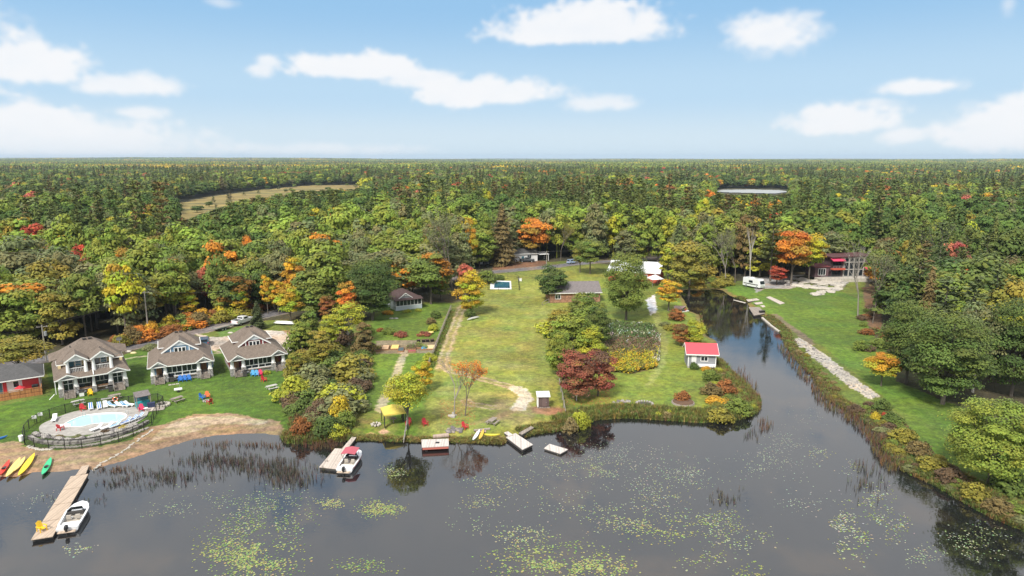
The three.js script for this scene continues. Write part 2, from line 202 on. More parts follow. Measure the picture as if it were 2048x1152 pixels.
const signed = (x, z) => (inside(LANDPOLY, x, z) ? 1 : -1) * distTo(SHORE, x, z, false);
function floorAt(x, z) { const r = Math.hypot(x, z); return LAND - .1 + smooth(320, 1300, r) * 8 * (fbm(x / 600 + 3, z / 600, 3) - .45) + smooth(2500, 9000, r) * (60 * (fbm(x / 2200 + 8, z / 2600, 4) - .45) + 12 * smooth(.1, -.75, x / r)); }
function landAt(x, z) {
  const d = signed(x, z); if (d < 0) return Math.max(-1.4, d * .22 - .02);
  const edge = Math.min(LAND, .05 + d * .13);
  return edge + smooth(5, 14, d) * .14 * (fbm(x / 9, z / 9, 3) - .5);
}
let groundMat;
{
  const X0 = -210, Z0 = -20, SPAN = 420, N = 2048, k = N / SPAN;
  const cv = document.createElement('canvas'); cv.width = cv.height = N;
  const c = cv.getContext('2d'), s8 = (v) => Math.round(255 * (v <= .0031308 ? v * 12.92 : 1.055 * v ** (1 / 2.4) - .055));
  const css = (r, g, b, a = 1) => `rgba(${s8(r)},${s8(g)},${s8(b)},${a})`, at = ([x, z]) => [(x - X0) * k, (Z0 - z) * k];
  const fill = (poly, col) => { c.fillStyle = col; c.beginPath(); poly.forEach((p, i) => c[i ? 'lineTo' : 'moveTo'](...at(p))); c.fill(); };
  const stroke = (line, w, col) => { c.strokeStyle = col; c.lineWidth = w * k; c.lineCap = c.lineJoin = 'round'; c.beginPath(); line.forEach((p, i) => c[i ? 'lineTo' : 'moveTo'](...at(p))); c.stroke(); };
  const blob = (px, py, rx, rz, col) => { const g = G(px, py), [x, y] = at([g.x, g.z]); c.fillStyle = col; c.beginPath(); c.ellipse(x, y, rx * k, rz * k, 0, 0, 7); c.fill(); };
  c.fillStyle = css(.05, .042, .02); c.fillRect(0, 0, N, N);
  fill(DEVELOPED, css(.09, .11, .016));
  fill(LAWN_L, css(.05, .096, .006)); fill(LAWN_N, css(.072, .118, .01)); fill(LAWN_M, css(.15, .162, .024)); fill(LAWN_P, css(.112, .142, .015)); fill(LAWN_R, css(.072, .122, .01));
  // lakebed, then a wet brown rim
  c.fillStyle = css(.07, .05, .028); c.beginPath(); [...SHORE, [330, 60], [-330, 60]].forEach((p, i) => c[i ? 'lineTo' : 'moveTo'](...at(p))); c.fill();
  stroke(SHORE, 2.2, css(.13, .1, .03, .9));
  fill(BEACH, css(.235, .15, .092));
  fill(plan([[330, 852], [380, 836], [460, 832], [540, 842], [500, 848], [430, 846], [380, 862], [300, 880]]), css(.31, .235, .165));
  // patches of dry or worn turf
  const r = rng(5);
  for (let i = 0; i < 240; i++) { const px = 860 + r() * 260, py = 575 + r() * 290; blob(px, py, 1 + 3 * r(), .8 + 2.5 * r(), r() < .5 ? css(.26, .21, .08, .2) : css(.1, .15, .03, .2)); }
  for (let i = 0; i < 260; i++) { const px = 1130 + r() * 330, py = 600 + r() * 230; blob(px, py, .8 + 2 * r(), .8 + 1.6 * r(), r() < .4 ? css(.2, .18, .06, .12) : css(.07, .13, .025, .16)); }
  for (let i = 0; i < 240; i++) { const px = 1500 + r() * 450, py = 575 + r() * 300; blob(px, py, 1 + 3 * r(), .8 + 2 * r(), r() < .4 ? css(.15, .18, .05, .14) : css(.055, .12, .022, .18)); }
  for (let i = 0; i < 220; i++) { const px = r() * 590, py = 690 + r() * 170; if (py < 826) blob(px, py, .6 + 2 * r(), .5 + 1.4 * r(), r() < .4 ? css(.1, .16, .03, .14) : css(.04, .1, .014, .16)); }
  const lanes = (pts, n, a, b, col) => { const A = plan([a])[0], B = plan([b])[0]; c.save(); c.beginPath(); pts.forEach((p, i) => c[i ? 'lineTo' : 'moveTo'](...at(p))); c.clip(); const dx = B[0] - A[0], dz = B[1] - A[1], L = Math.hypot(dx, dz); for (let i = -n; i < n; i++) { const o = i * 2.3 + r(); stroke([[A[0] - dz / L * o - dx, A[1] + dx / L * o - dz], [B[0] - dz / L * o + dx, B[1] + dx / L * o + dz]], .7 + .5 * r(), col); } c.restore(); };
  lanes(LAWN_M, 30, [1050, 860], [1065, 560], css(.24, .23, .06, .16)); lanes(LAWN_L, 40, [60, 800], [580, 760], css(.11, .17, .02, .15)); lanes(LAWN_N, 20, [740, 860], [800, 640], css(.15, .18, .03, .16)); lanes(LAWN_R, 40, [1560, 600], [1800, 800], css(.14, .18, .03, .14)); lanes(LAWN_P, 40, [1240, 820], [1390, 690], css(.18, .19, .04, .12));
  for (let i = 0; i < 130; i++) { const px = 990 + r() * 70, py = 800 + r() * 40; blob(px, py, .5 + r(), .4 + .8 * r(), css(.2, .13, .07, .16)); }
  for (let i = 0; i < 60; i++) blob(1070 + r() * 50, 815 + r() * 14, .5 + .6 * r(), .4 + .5 * r(), css(.22, .1, .06, .3));
  for (let i = 0; i < 90; i++) blob(700 + r() * 90, 815 + r() * 60, .5 + r(), .4 + .6 * r(), css(.24, .16, .08, .12));
  fill(plan([[800, 700], [815, 700], [790, 760], [766, 815], [756, 815]]), css(.3, .2, .13, .35));
  blob(765, 862, .9, .7, css(.38, .24, .15)); blob(738, 866, .6, .5, css(.3, .2, .1));
  fill(plan([[985, 541], [1095, 531], [1090, 522], [985, 524]]), css(.13, .065, .035));
  fill(plan([[1725, 575], [1760, 570], [1765, 680], [1735, 650]]), css(.13, .075, .04));
  fill(plan([[1195, 742], [1192, 650], [1230, 640], [1310, 655], [1318, 690], [1308, 738], [1260, 748]]), css(.08, .065, .025));
  fill(plan([[1295, 600], [1312, 610], [1335, 680], [1330, 730], [1305, 765], [1285, 775], [1300, 750], [1318, 720], [1315, 670]]), css(.2, .2, .085, .5));
  fill(plan([[752, 682], [885, 680], [872, 706], [748, 708]]), css(.15, .12, .075));
  fill(plan([[1500, 562], [1530, 552], [1575, 566], [1600, 572], [1580, 578], [1530, 578], [1512, 586]]), css(.27, .24, .22));
  fill(plan([[1290, 600], [1310, 588], [1315, 620], [1300, 632]]), css(.42, .42, .44));
  // tracks, road, drive
  for (const [line, w, kind] of PATHS) {
    if (kind === 'footpath') stroke(line, w * 2, css(.3, .24, .17, .8));
    else { stroke(line, w * 2.6, css(.24, .18, .09, .5)); for (const side of [-1, 1]) stroke(line.map(([x, z], i) => { const a = line[Math.max(0, i - 1)], b = line[Math.min(line.length - 1, i + 1)], l = Math.hypot(b[0] - a[0], b[1] - a[1]); return [x - side * .75 * (b[1] - a[1]) / l, z + side * .75 * (b[0] - a[0]) / l]; }), .62, css(.3, .23, .15, .85)); }
  }
  stroke(smoothLine(plan([[1030, 776], [1047, 790], [1046, 804], [1034, 818]]), 20), 2.6, css(.4, .36, .31, .75));
  stroke(smoothLine(plan([[1034, 818], [1015, 828], [985, 838], [950, 846]]), 20), 1.6, css(.22, .13, .07, .4));
  stroke(ROADLINE, 6.4, css(.17, .14, .11)); stroke(ROADLINE, 5, css(.125, .11, .11));
  fill(DRIVE, css(.36, .3, .25));
  fill(plan([[430, 664], [470, 657], [498, 652], [500, 660], [470, 670], [440, 674]]), css(.08, .13, .025));
  fill(plan([[432, 700], [450, 697], [466, 697], [463, 702], [440, 704]]), css(.09, .13, .03));
  fill(plan([[562, 660], [600, 660], [610, 668], [575, 672]]), css(.27, .13, .06, .7));
  stroke(smoothLine(plan([[1548, 628], [1575, 650], [1600, 668], [1622, 688]]), 16), 1.6, css(.14, .1, .08, .8));
  fill(STONEPATH, css(.36, .32, .27));
  const src = c.getImageData(0, 0, N, N).data, out = new Uint8Array(N * N * 4);
  for (let y = 0; y < N; y++) for (let x = 0; x < N; x++) {
    const wx = (vnoise(x * .11, y * .11) - .5) * 3 + (vnoise(x * .45 + 9, y * .45) - .5) * 3, wy = (vnoise(x * .11 + 50, y * .11) - .5) * 3 + (vnoise(x * .45, y * .45 + 70) - .5) * 3;
    const sx = clamp(x + wx | 0, 0, N - 1), sy = clamp(y + wy | 0, 0, N - 1), i = (sy * N + sx) * 4, o = ((N - 1 - y) * N + x) * 4;
    const n = .7 + .42 * fbm(x * .02, y * .02, 3) + .3 * (hash2(x, y)) + .3 * (vnoise(x * .3, y * .3) - .4), warm = 1 + .12 * (vnoise(x * .05 + 7, y * .05) - .5);
    out[o] = clamp(src[i] * n * warm, 0, 255); out[o + 1] = clamp(src[i + 1] * n, 0, 255); out[o + 2] = clamp(src[i + 2] * n * (2 - warm), 0, 255); out[o + 3] = 255;
  }
  const map = new THREE.DataTexture(out, N, N); map.colorSpace = THREE.SRGBColorSpace; map.magFilter = map.minFilter = THREE.LinearFilter; map.needsUpdate = true;
  const grain = tileTexture(256, (u, v) => tnoise(u, v, 24, 4), false); grain.repeat.set(90, 90);
  groundMat = new THREE.MeshStandardMaterial({ map, roughness: .95, bumpMap: grain, bumpScale: .12 });

  // one uneven grid, handed out to lawn, beach, road ... by where each cell lies
  const axis = (stops) => { const a = []; for (let i = 0; i < stops.length - 1; i++) { const [from, step] = stops[i], to = stops[i + 1][0], n = Math.max(1, Math.round(Math.abs(to - from) / step)); for (let j = 0; j < n; j++) a.push(from + (to - from) * j / n); } a.push(stops.at(-1)[0]); return a; };
  const xs = axis([[-420, 12], [-130, .8], [125, 12], [420]]), zs = axis([[-25, 4], [-62, .7], [-190, 1.6], [-270, 5], [-420]]), nx = xs.length;
  const pos = [], uv = [], shore = [];
  for (const z of zs) for (const x of xs) { pos.push(x, landAt(x, z), z); uv.push((x - X0) / SPAN, 1 - (Z0 - z) / SPAN); }
  const zones = { beach: [], gravel_driveway: [], road: [], dirt_track: [], footpath: [], stone_path: [], lawn: [], forest_floor: [], lake_bed: [] };
  const near = (line, x, z, w) => distTo(line, x, z, false) < w;
  for (let j = 0; j < zs.length - 1; j++) for (let i = 0; i < nx - 1; i++) {
    const a = j * nx + i, x = (xs[i] + xs[i + 1]) / 2, z = (zs[j] + zs[j + 1]) / 2, y = (pos[a * 3 + 1] + pos[(a + nx + 1) * 3 + 1]) / 2;
    let zone = 'forest_floor';
    if (inside(BEACH, x, z)) zone = 'beach';
    else if (y < -.05) zone = 'lake_bed';
    else if (near(ROADLINE, x, z, 2.6)) zone = 'road';
    else if (inside(DRIVE, x, z)) zone = 'gravel_driveway';
    else if (inside(STONEPATH, x, z)) zone = 'stone_path';
    else { for (const [line, w, kind] of PATHS) if (near(line, x, z, w)) zone = kind; if (zone === 'forest_floor' && inside(DEVELOPED, x, z)) zone = 'lawn'; }
    zones[zone].push(a, a + 1, a + nx, a + 1, a + nx + 1, a + nx);
  }
  const whole = new THREE.BufferGeometry(); whole.setAttribute('position', new THREE.Float32BufferAttribute(pos, 3)); whole.setIndex([].concat(...Object.values(zones).map((z) => Array.from(z)))); whole.computeVertexNormals();
  const wn = whole.attributes.normal.array;
  for (const [name, idx] of Object.entries(zones)) {
    const seen = new Map(), p = [], n = [], t = [], ix = [];
    for (const v of idx) { let q = seen.get(v); if (q === undefined) { q = p.length / 3; seen.set(v, q); for (let m = 0; m < 3; m++) { p.push(pos[v * 3 + m]); n.push(wn[v * 3 + m]); } t.push(uv[v * 2], uv[v * 2 + 1]); } ix.push(q); }
    const g = new THREE.BufferGeometry(); g.setAttribute('position', new THREE.Float32BufferAttribute(p, 3)); g.setAttribute('normal', new THREE.Float32BufferAttribute(n, 3)); g.setAttribute('uv', new THREE.Float32BufferAttribute(t, 2)); g.setIndex(ix);
    const m = new THREE.Mesh(g, groundMat); m.name = numbered(name); m.receiveShadow = true; m.userData.kind = 'structure'; scene.add(m);
  }
  // the land that goes on to the horizon
  const fp = [], fc = [], fi = [], R = 74, C = 90;
  for (let j = 0; j <= R; j++) { const z = -415 * (17000 / 415) ** (j / R); for (let i = 0; i <= C; i++) { const x = (i / C * 2 - 1) * (z * -1.05), y = floorAt(x, z) - .3; fp.push(x, y, z); fc.push(.055, .05, .022); } }
  for (let j = 0; j < R; j++) for (let i = 0; i < C; i++) { const a = j * (C + 1) + i, b = a + C + 1; fi.push(a, a + 1, b, a + 1, b + 1, b); }
  const fg = new THREE.BufferGeometry(); fg.setAttribute('position', new THREE.Float32BufferAttribute(fp, 3)); fg.setAttribute('color', new THREE.Float32BufferAttribute(fc, 3)); fg.setIndex(fi); fg.computeVertexNormals();
  const far = new THREE.Mesh(fg, new THREE.MeshStandardMaterial({ vertexColors: true, roughness: 1 })); far.name = 'terrain'; far.receiveShadow = true; far.userData.kind = 'structure'; scene.add(far);

  // marsh and pond clearings
  const sheet = (poly, lift, m, name, step = 14) => {
    const line = poly, xsP = line.map((q) => q[0]), zsP = line.map((q) => q[1]), p = [], ix = [], tc = [];
    const x0 = Math.min(...xsP), x1 = Math.max(...xsP), z0 = Math.min(...zsP), z1 = Math.max(...zsP), a = Math.ceil((x1 - x0) / step), b = Math.ceil((z1 - z0) / step);
    for (let j = 0; j <= b; j++) for (let i = 0; i <= a; i++) { const x = x0 + i * step, z = z0 + j * step; p.push(x, floorAt(x, z) + lift, z); tc.push(x, z); }
    for (let j = 0; j < b; j++) for (let i = 0; i < a; i++) if (inside(line, x0 + (i + .5) * step, z0 + (j + .5) * step)) { const q = j * (a + 1) + i; ix.push(q, q + a + 1, q + 1, q + 1, q + a + 1, q + a + 2); }
    const g = new THREE.BufferGeometry(); g.setAttribute('position', new THREE.Float32BufferAttribute(p, 3)); g.setAttribute('uv', new THREE.Float32BufferAttribute(tc, 2)); g.setIndex(ix); g.computeVertexNormals();
    const o = new THREE.Mesh(g, m); o.name = name; o.receiveShadow = true; o.userData.kind = 'structure'; scene.add(o);
  };
  const marshMap = tileTexture(512, (u, v) => { const n = tnoise(u, v * 2, 14, 5), q = tnoise(u, v, 4, 3); return [.42 + .36 * (n - .3) + .1 * (q - .5), .375 + .3 * (n - .3), .21 + .17 * (n - .3)]; });
  marshMap.repeat.set(1 / 260, 1 / 260);
  sheet(MARSH, .4, new THREE.MeshStandardMaterial({ map: marshMap, roughness: 1 }), 'marsh', 9);
  sheet(POND, .5, new THREE.MeshPhysicalMaterial({ color: lin(.34, .35, .34), roughness: .4 }), 'pond', 6);

  // the lake
  const ripple = tileTexture(512, (u, v) => .5 * tnoise(u, v * 2.2, 26, 4) + .5 * tnoise(u + .3, v, 60, 3), false); ripple.repeat.set(1 / 14, 1 / 14);
  const weed = tileTexture(1024, (u, v) => { const n = tnoise(u, v, 9, 5), m = smooth(.52, .68, n) * (.5 + .5 * tnoise(u, v, 60, 3)); return [lerp(.11, .22, m), lerp(.115, .185, m), lerp(.125, .15, m)]; }); weed.repeat.set(1 / 70, 1 / 70);
  const wg = new THREE.PlaneGeometry(700, 330).rotateX(-Math.PI / 2).translate(0, 0, -105);
  const lake = part('lake', wg, new THREE.MeshPhysicalMaterial({ map: weed, roughness: .012, ior: 2.15, bumpMap: ripple, bumpScale: .0045 })); lake.userData.kind = 'structure';
}
// ================================================================ trees
class Foliage {
  constructor(seed) { this.p = []; this.c = []; this.i = []; this.r = rng(seed); }
  // one small folded spray of leaves
  add(x, y, z, nx, ny, nz, s, long = 1, tint = [1, 1, 1], ax = null) {
    const r = this.r; nx += (r() - .5) * .9; ny += (r() - .5) * .9; nz += (r() - .5) * .9;
    let l = Math.hypot(nx, ny, nz) || 1; nx /= l; ny /= l; nz /= l;
    let tx, ty, tz; if (ax) [tx, ty, tz] = ax; else { tx = r() - .5; ty = r() - .5; tz = r() - .5; }
    const d = tx * nx + ty * ny + tz * nz; tx -= d * nx; ty -= d * ny; tz -= d * nz; l = Math.hypot(tx, ty, tz) || 1; tx /= l; ty /= l; tz /= l;
    const bx = ny * tz - nz * ty, by = nz * tx - nx * tz, bz = nx * ty - ny * tx, a = s * long * (.8 + .4 * r()), b = s * (.55 + .4 * r()), f = s * .3 * (r() - .3), n = this.p.length / 3;
    this.p.push(x - tx * a + nx * f, y - ty * a + ny * f, z - tz * a + nz * f, x + bx * b, y + by * b, z + bz * b, x + tx * a + nx * f, y + ty * a + ny * f, z + tz * a + nz * f, x - bx * b, y - by * b, z - bz * b);
    const k = .78 + .44 * r(), w = 1 + .16 * (r() - .5); for (let q = 0; q < 4; q++) this.c.push(tint[0] * k * w, tint[1] * k, tint[2] * k * (2 - w));
    this.i.push(n, n + 1, n + 2, n, n + 2, n + 3);
  }
  lobe(cx, cy, cz, r0, count, s, tint, ox = 0, oy = 0, oz = 0, flat = .62) {
    const r = this.r;
    for (let k = 0, tries = 0; k < count && tries < count * 6; tries++) {
      const u = r() * 2 - 1, a = r() * 6.2832, q = Math.sqrt(1 - u * u), dx = q * Math.cos(a), dy = u, dz = q * Math.sin(a);
      if (dx * ox + dy * oy + dz * oz < -.4 || dy < -.6) continue;
      const rr = r0 * (r() < .14 ? .9 + .55 * r() : .66 + .42 * r()); this.add(cx + dx * rr * 1.12, cy + dy * rr * flat - (dy < 0 ? 0 : .12 * (rr / r0) ** 2 * q), cz + dz * rr * 1.12, dx, dy + .6, dz, s, 1, tint); k++;
    }
  }
  wood(a, b, r0, r1, tint, n = 5) { const g = bar(a, b, r0, r1, n).toNonIndexed(), p = g.attributes.position.array, o = this.p.length / 3; for (let q = 0; q < p.length; q++) this.p.push(p[q]); for (let q = 0; q < p.length / 3; q++) { this.c.push(...tint); this.i.push(o + q); } }
  build() { const g = new THREE.BufferGeometry(); g.setAttribute('position', new THREE.Float32BufferAttribute(this.p, 3)); g.setAttribute('color', new THREE.Float32BufferAttribute(this.c, 3)); g.setIndex(this.i); return g; }
}
const woodGeo = (segs, n = 6) => { const g = mergeGeometries(segs.map(([a, b, r0, r1]) => bar(a, b, r0, r1, n).toNonIndexed())); return g; };

// Broadleaf, 14 m tall and 9 m wide: trunk, limbs, and lobes of leaf sprays spread through the crown
function broad(seed, leaves, size, { lobes = 17, cy = 8.6, rx = 4.2, ry = 5.0, turn = 0, gap = 1, trunk = .26, droop = 0, mix = false } = {}) {
  const f = new Foliage(seed), r = rng(seed * 7 + 1), segs = [[[0, -.6, 0], [0, 3.4, 0], trunk, trunk * .8], [[0, 3.4, 0], [.2, cy, .1], trunk * .8, trunk * .4]];
  for (let k = 0; k < lobes; k++) {
    const h = (k + .5) / lobes * 2 - 1, a = k * 2.4 + r() * .8, q = Math.sqrt(1 - h * h * .86), reach = .46 + .38 * r();
    const x = Math.cos(a) * q * rx * reach, y = cy + h * ry * .68 + (r() - .5) * 1.5 - droop * q, z = Math.sin(a) * q * rx * reach, lr = (1.0 + 1.25 * r()) * (rx / 4.2) * (lobes > 22 ? .86 : 1), l = Math.hypot(x, y - cy, z) || 1;
    const t = .78 + .44 * r(), tint = mix ? [[1, 1, 1], [.95, 1.25, 1], [.6, 1.05, 1.1], [1, .8, 1], [1.05, 1.1, .9]][Math.floor(r() * 5)].map((q) => q * t) : r() < turn ? [2.4 * t, .8 * t, .5 * t] : [t * (1 + .34 * (r() - .5)), t, t];
    f.lobe(x, y, z, lr, Math.round(leaves / lobes * (.75 + .5 * r()) * gap), size, tint, x / l, (y - cy) / l, z / l);
    if (k % 2 === 0) { const b = 3 + 3.2 * r(); segs.push([[0, b, 0], [x * .85, Math.max(y - .3, b + .5), z * .85], .1, .03]); }
  }
  f.lobe(0, cy + .4, 0, rx * .55, Math.round(leaves * .12), size * 1.2, [.9, .9, .9]);
  return { crown: f.build(), trunk: woodGeo(segs) };
}
// White pine, 18 m tall, 8 m wide: whorls of flat plumes with gaps between
function pine(seed, per, size, { H0 = 18, L = 3.9, low = 4 } = {}) {
  const f = new Foliage(seed), r = rng(seed * 3 + 2), segs = [[[0, -.6, 0], [0, H0 * .55, 0], .26, .17], [[0, H0 * .55, 0], [.1, H0, 0], .17, .03]];
  for (let h = low; h < H0 - .3; h += .95 + .35 * r()) {
    const t = (h - low) / (H0 - low), len = L * (1 - t) ** .62 * (.75 + .25 * Math.sin(t * 9)) + .5, n = 5;
    for (let k = 0; k < n; k++) {
      const a = k / n * 6.283 + r() * 1.1 + h, l = len * (.55 + .6 * r()); if (r() < .14) continue;
      const up = .1 + .3 * t, ex = Math.cos(a), ez = Math.sin(a), tone = .8 + .4 * r();
      segs.push([[0, h, 0], [ex * l * .8, h + l * up * .8, ez * l * .8], .05, .015]);
      const m = Math.round(per * (.4 + .8 * l / L));
      for (let q = 0; q < m; q++) { const s = .25 + .75 * r() ** .7, w = (r() - .5) * l * .55; f.add(ex * l * s - ez * w, h + l * up * s + (r() - .35) * .45, ez * l * s + ex * w, 0, 1, 0, size, 1.5, [tone, tone, tone], [ex, .35, ez]); }
    }
  }
  for (let q = 0; q < per; q++) f.add((r() - .5) * .9, H0 - 1.6 * r(), (r() - .5) * .9, 0, .6, 0, size * .8, 1.4);
  return { crown: f.build(), trunk: woodGeo(segs, 5) };
}
// Spruce, 18 m tall, 7 m wide: a dense drooping cone
function spruce(seed, leaves, size, L = 3.6) {
  const f = new Foliage(seed), r = rng(seed * 5 + 3), H0 = 18;
  for (let k = 0; k < leaves; k++) {
    const t = 1 - Math.sqrt(r()), h = 1.2 + t * (H0 - 1.4), tier = .78 + .22 * Math.sin(h * 5.2), a = r() * 6.283, ring = L * (1 - t) ** .8 * tier * (.8 + .25 * Math.sin(a * 3 + h)) + .15, q = ring * (.55 + .5 * r()), ex = Math.cos(a), ez = Math.sin(a), k2 = .8 + .4 * r();
    f.add(ex * q, h - q * .22, ez * q, ex * .5, .8, ez * .5, size, 1.6, [k2, k2, k2], [ex, -.35, ez]);
  }
  return { crown: f.build(), trunk: woodGeo([[[0, -.6, 0], [0, H0 - .4, 0], .24, .03]]) };
}
// Leafless tree, 14 m tall: branches forking into fine twigs
function bare(seed, { spread = .55, depth = 5, trunks = 1, leaves = 0, size = .2 } = {}) {
  const r = rng(seed), segs = [], tips = [];
  const grow = (p, d, len, rad, k) => { const e = [p[0] + d[0] * len, p[1] + d[1] * len, p[2] + d[2] * len]; segs.push([p, e, rad, rad * .68]); if (k === 0) { tips.push(e); return; } const n = k > 3 ? 3 : 2 + (r() < .6); for (let i = 0; i < n; i++) { let q = [d[0] + (r() - .5) * 2 * spread, d[1] + (r() - .25) * spread, d[2] + (r() - .5) * 2 * spread]; const l = Math.hypot(...q); q = q.map((v) => v / l); grow(e, q, len * (.62 + .22 * r()), rad * .6, k - 1); } };
  for (let t = 0; t < trunks; t++) grow([t * .8 * (r() - .5) * 2, -.5, t * .8 * (r() - .5) * 2], [(r() - .5) * .25, 1, (r() - .5) * .25], 4.6, .2, depth);
  const f = new Foliage(seed + 9); for (const e of tips.concat(segs.filter((q) => q[2] < .075 && q[2] > .02).map((q) => q[1].map((v, i) => (v + q[0][i]) / 2)))) for (let k = 0; k < leaves * .6; k++) f.add(e[0] + (r() - .5) * 1.1, e[1] + (r() - .5) * 1.1, e[2] + (r() - .5) * 1.1, 0, .6, 0, size);
  return { crown: leaves ? f.build() : null, trunk: woodGeo(segs.filter((q) => q[2] > .06), 5), twigs: woodGeo(segs.filter((q) => q[2] <= .06), 3) };
}
// Shrub, 3 m tall, 4 m wide, leafy to the ground
function shrub(seed, leaves, size, { lobes = 14, h = 1 } = {}) {
  const f = new Foliage(seed), r = rng(seed * 11 + 5), segs = [];
  for (let k = 0; k < lobes; k++) { const a = k * 2.4 + r(), q = k / lobes, x = Math.cos(a) * 1.5 * Math.sqrt(q) * (.7 + .5 * r()), z = Math.sin(a) * 1.5 * Math.sqrt(q) * (.7 + .5 * r()), y = (.6 + 1.5 * (1 - q * .8) * (.45 + .7 * r())) * h, lr = .38 + .55 * r(), t = .75 + .5 * r(); f.lobe(x, y, z, lr, Math.round(leaves / lobes), size, [t, t, t], x * .4, .5, z * .4); f.lobe(x * 1.05, y * .45, z * 1.05, lr * .8, Math.round(leaves / lobes * .45), size, [t, t, t]); segs.push([[x * .15, -.3, z * .15], [x, y, z], .05, .015]); }
  return { crown: f.build(), trunk: woodGeo(segs, 4) };
}
const KIND = {
  broad: [11, 12, 13, 14].map((s) => broad(s, 5200, .25, { lobes: 20 })), turning: [21, 22].map((s) => broad(s, 5200, .25, { turn: .32, lobes: 20 })), airy: [31, 32].map((s) => broad(s, 2800, .23, { gap: .85, lobes: 26, rx: 4, cy: 9.2, ry: 4.7 })),
  willow: [35].map((s) => broad(s, 3600, .22, { lobes: 30, cy: 9.4, ry: 4.4, rx: 4.6, trunk: .2 })), tall: [37, 38].map((s) => broad(s, 3600, .26, { rx: 3.1, ry: 6, cy: 8, lobes: 24 })), full: [39, 40, 41].map((s) => broad(s, 6000, .25, { cy: 7.2, ry: 6.8, rx: 4.4, lobes: 30 })), huge: [45, 46, 47].map((s) => broad(s, 17000, .138, { cy: 7.2, ry: 6.8, rx: 4.4, lobes: 46 })),
  pine: [41, 42, 43].map((s) => pine(s, 30, .32)), spruce: [51, 52].map((s) => spruce(s, 4000, .3)), cedar: [53].map((s) => spruce(s, 4200, .3, 5.2)),
  bare: [61, 62].map((s) => bare(s)), sparse: [63, 64].map((s) => bare(s, { leaves: 11, size: .18 })), stem: [65].map((s) => bare(s, { spread: .3, depth: 3 })), shrub: [71, 72, 73, 74].map((s) => shrub(s, 1150, .17)), low: [75, 76].map((s) => shrub(s, 900, .15, { h: .55 })),
  broadMix: [15, 16, 17].map((s) => broad(s, 4800, .25, { lobes: 24, mix: true })), tallMix: [18, 19].map((s) => broad(s, 3400, .25, { rx: 3.1, ry: 6, cy: 8, lobes: 26, mix: true })), fullMix: [26, 27].map((s) => broad(s, 5600, .24, { cy: 7.2, ry: 6.8, rx: 4.4, lobes: 32, mix: true })), midMix: [28, 29].map((s) => broad(s, 2000, .37, { lobes: 22, mix: true })),
  midFull: [87, 88, 89].map((s) => broad(s, 2800, .35, { cy: 7.2, ry: 7, rx: 4.4, lobes: 28 })), midBroad: [81, 82, 83, 84].map((s) => broad(s, 2100, .37, { lobes: 20 })), midTurn: [86].map((s) => broad(s, 2100, .37, { turn: .3, lobes: 20 })), midPine: [91, 92, 93].map((s) => pine(s, 16, .42)), midSpruce: [95].map((s) => spruce(s, 1700, .42)),
};
const SIZE = { pine: [18, 8], midPine: [18, 8], spruce: [18, 7], midSpruce: [18, 7], midFull: [14, 9.6], cedar: [18, 10], bare: [14, 8], sparse: [14, 9], stem: [14, 5], shrub: [3.1, 4.1], low: [2, 4.1], tall: [14, 7.4], tallMix: [14, 7.4], fullMix: [14, 9.6], full: [14, 9.6], huge: [14, 9.6], willow: [14, 9.6] };
const HUE = { dark: [.084, .13, .028], deep: [.114, .164, .032], green: [.165, .215, .036], fresh: [.225, .278, .04], lime: [.36, .38, .035], olive: [.26, .23, .035], bronze: [.19, .14, .05], yellow: [.5, .38, .03], gold: [.58, .33, .03], orange: [.6, .22, .03], rust: [.3, .12, .035], red: [.45, .075, .04], pink: [.5, .13, .09], maroon: [.27, .085, .05], pine: [.145, .17, .042], bluepine: [.125, .162, .05], spruce: [.07, .092, .03], brown: [.14, .09, .05], grey: [.17, .155, .125], straw: [.27, .21, .09], sage: [.19, .2, .08] };
const WORD = { dark: 'dark green', deep: 'deep green', green: 'green', fresh: 'bright green', lime: 'lime green', olive: 'olive green', bronze: 'bronze green', yellow: 'yellow', gold: 'golden', orange: 'orange', rust: 'rust coloured', red: 'red', pink: 'pinkish red', maroon: 'maroon', pine: 'dark green', bluepine: 'blue green', spruce: 'dark green', brown: 'brown', grey: 'grey', straw: 'straw coloured', sage: 'grey green' };
const leafMats = {}, leafMat = (h) => leafMats[h] || (leafMats[h] = new THREE.MeshPhysicalMaterial({ name: 'leaves_' + h, color: lin(...HUE[h]), vertexColors: true, roughness: .85, side: THREE.DoubleSide, transmission: .28, thickness: 0, specularIntensity: .5 }));
const barkMat = mat([.13, .11, .09], { roughness: 1 }), barkPale = mat([.36, .34, .31], { roughness: .95 }), twigMat = mat([.27, .24, .215], { roughness: 1 });
const pickRng = rng(4242);
function plant(name, kind, hue, spot, height, width, label, category, group, { pale = false, variant = null } = {}) {
  if (['orange', 'red', 'gold', 'yellow', 'rust', 'pink', 'maroon'].includes(hue)) kind = { broad: 'broadMix', tall: 'tallMix', full: 'fullMix', midBroad: 'midMix', midFull: 'midMix' }[kind] || kind;
  const list = KIND[kind], v = list[variant ?? Math.floor(pickRng() * list.length)], [h0, w0] = SIZE[kind] || [14, 9];
  const t = new THREE.Group(); t.name = numbered(name); t.position.copy(spot); t.rotation.y = pickRng() * 6.283; t.scale.set(width / w0, height / h0, width / w0); scene.add(t); tag(t, label, category, group);
  const add = (n, g, m) => { const o = new THREE.Mesh(g, m); o.name = n; o.castShadow = o.receiveShadow = true; t.add(o); };
  add(category === 'shrub' ? 'stems' : 'trunk', v.trunk, pale || kind === 'stem' ? barkPale : kind === 'bare' ? twigMat : barkMat);
  if (v.twigs) add('twigs', v.twigs, twigMat);
  if (v.crown) add(category === 'shrub' ? 'foliage' : 'crown', v.crown, leafMat(hue));
  return t;
}
const ground = (x, z) => landAt(x, z);
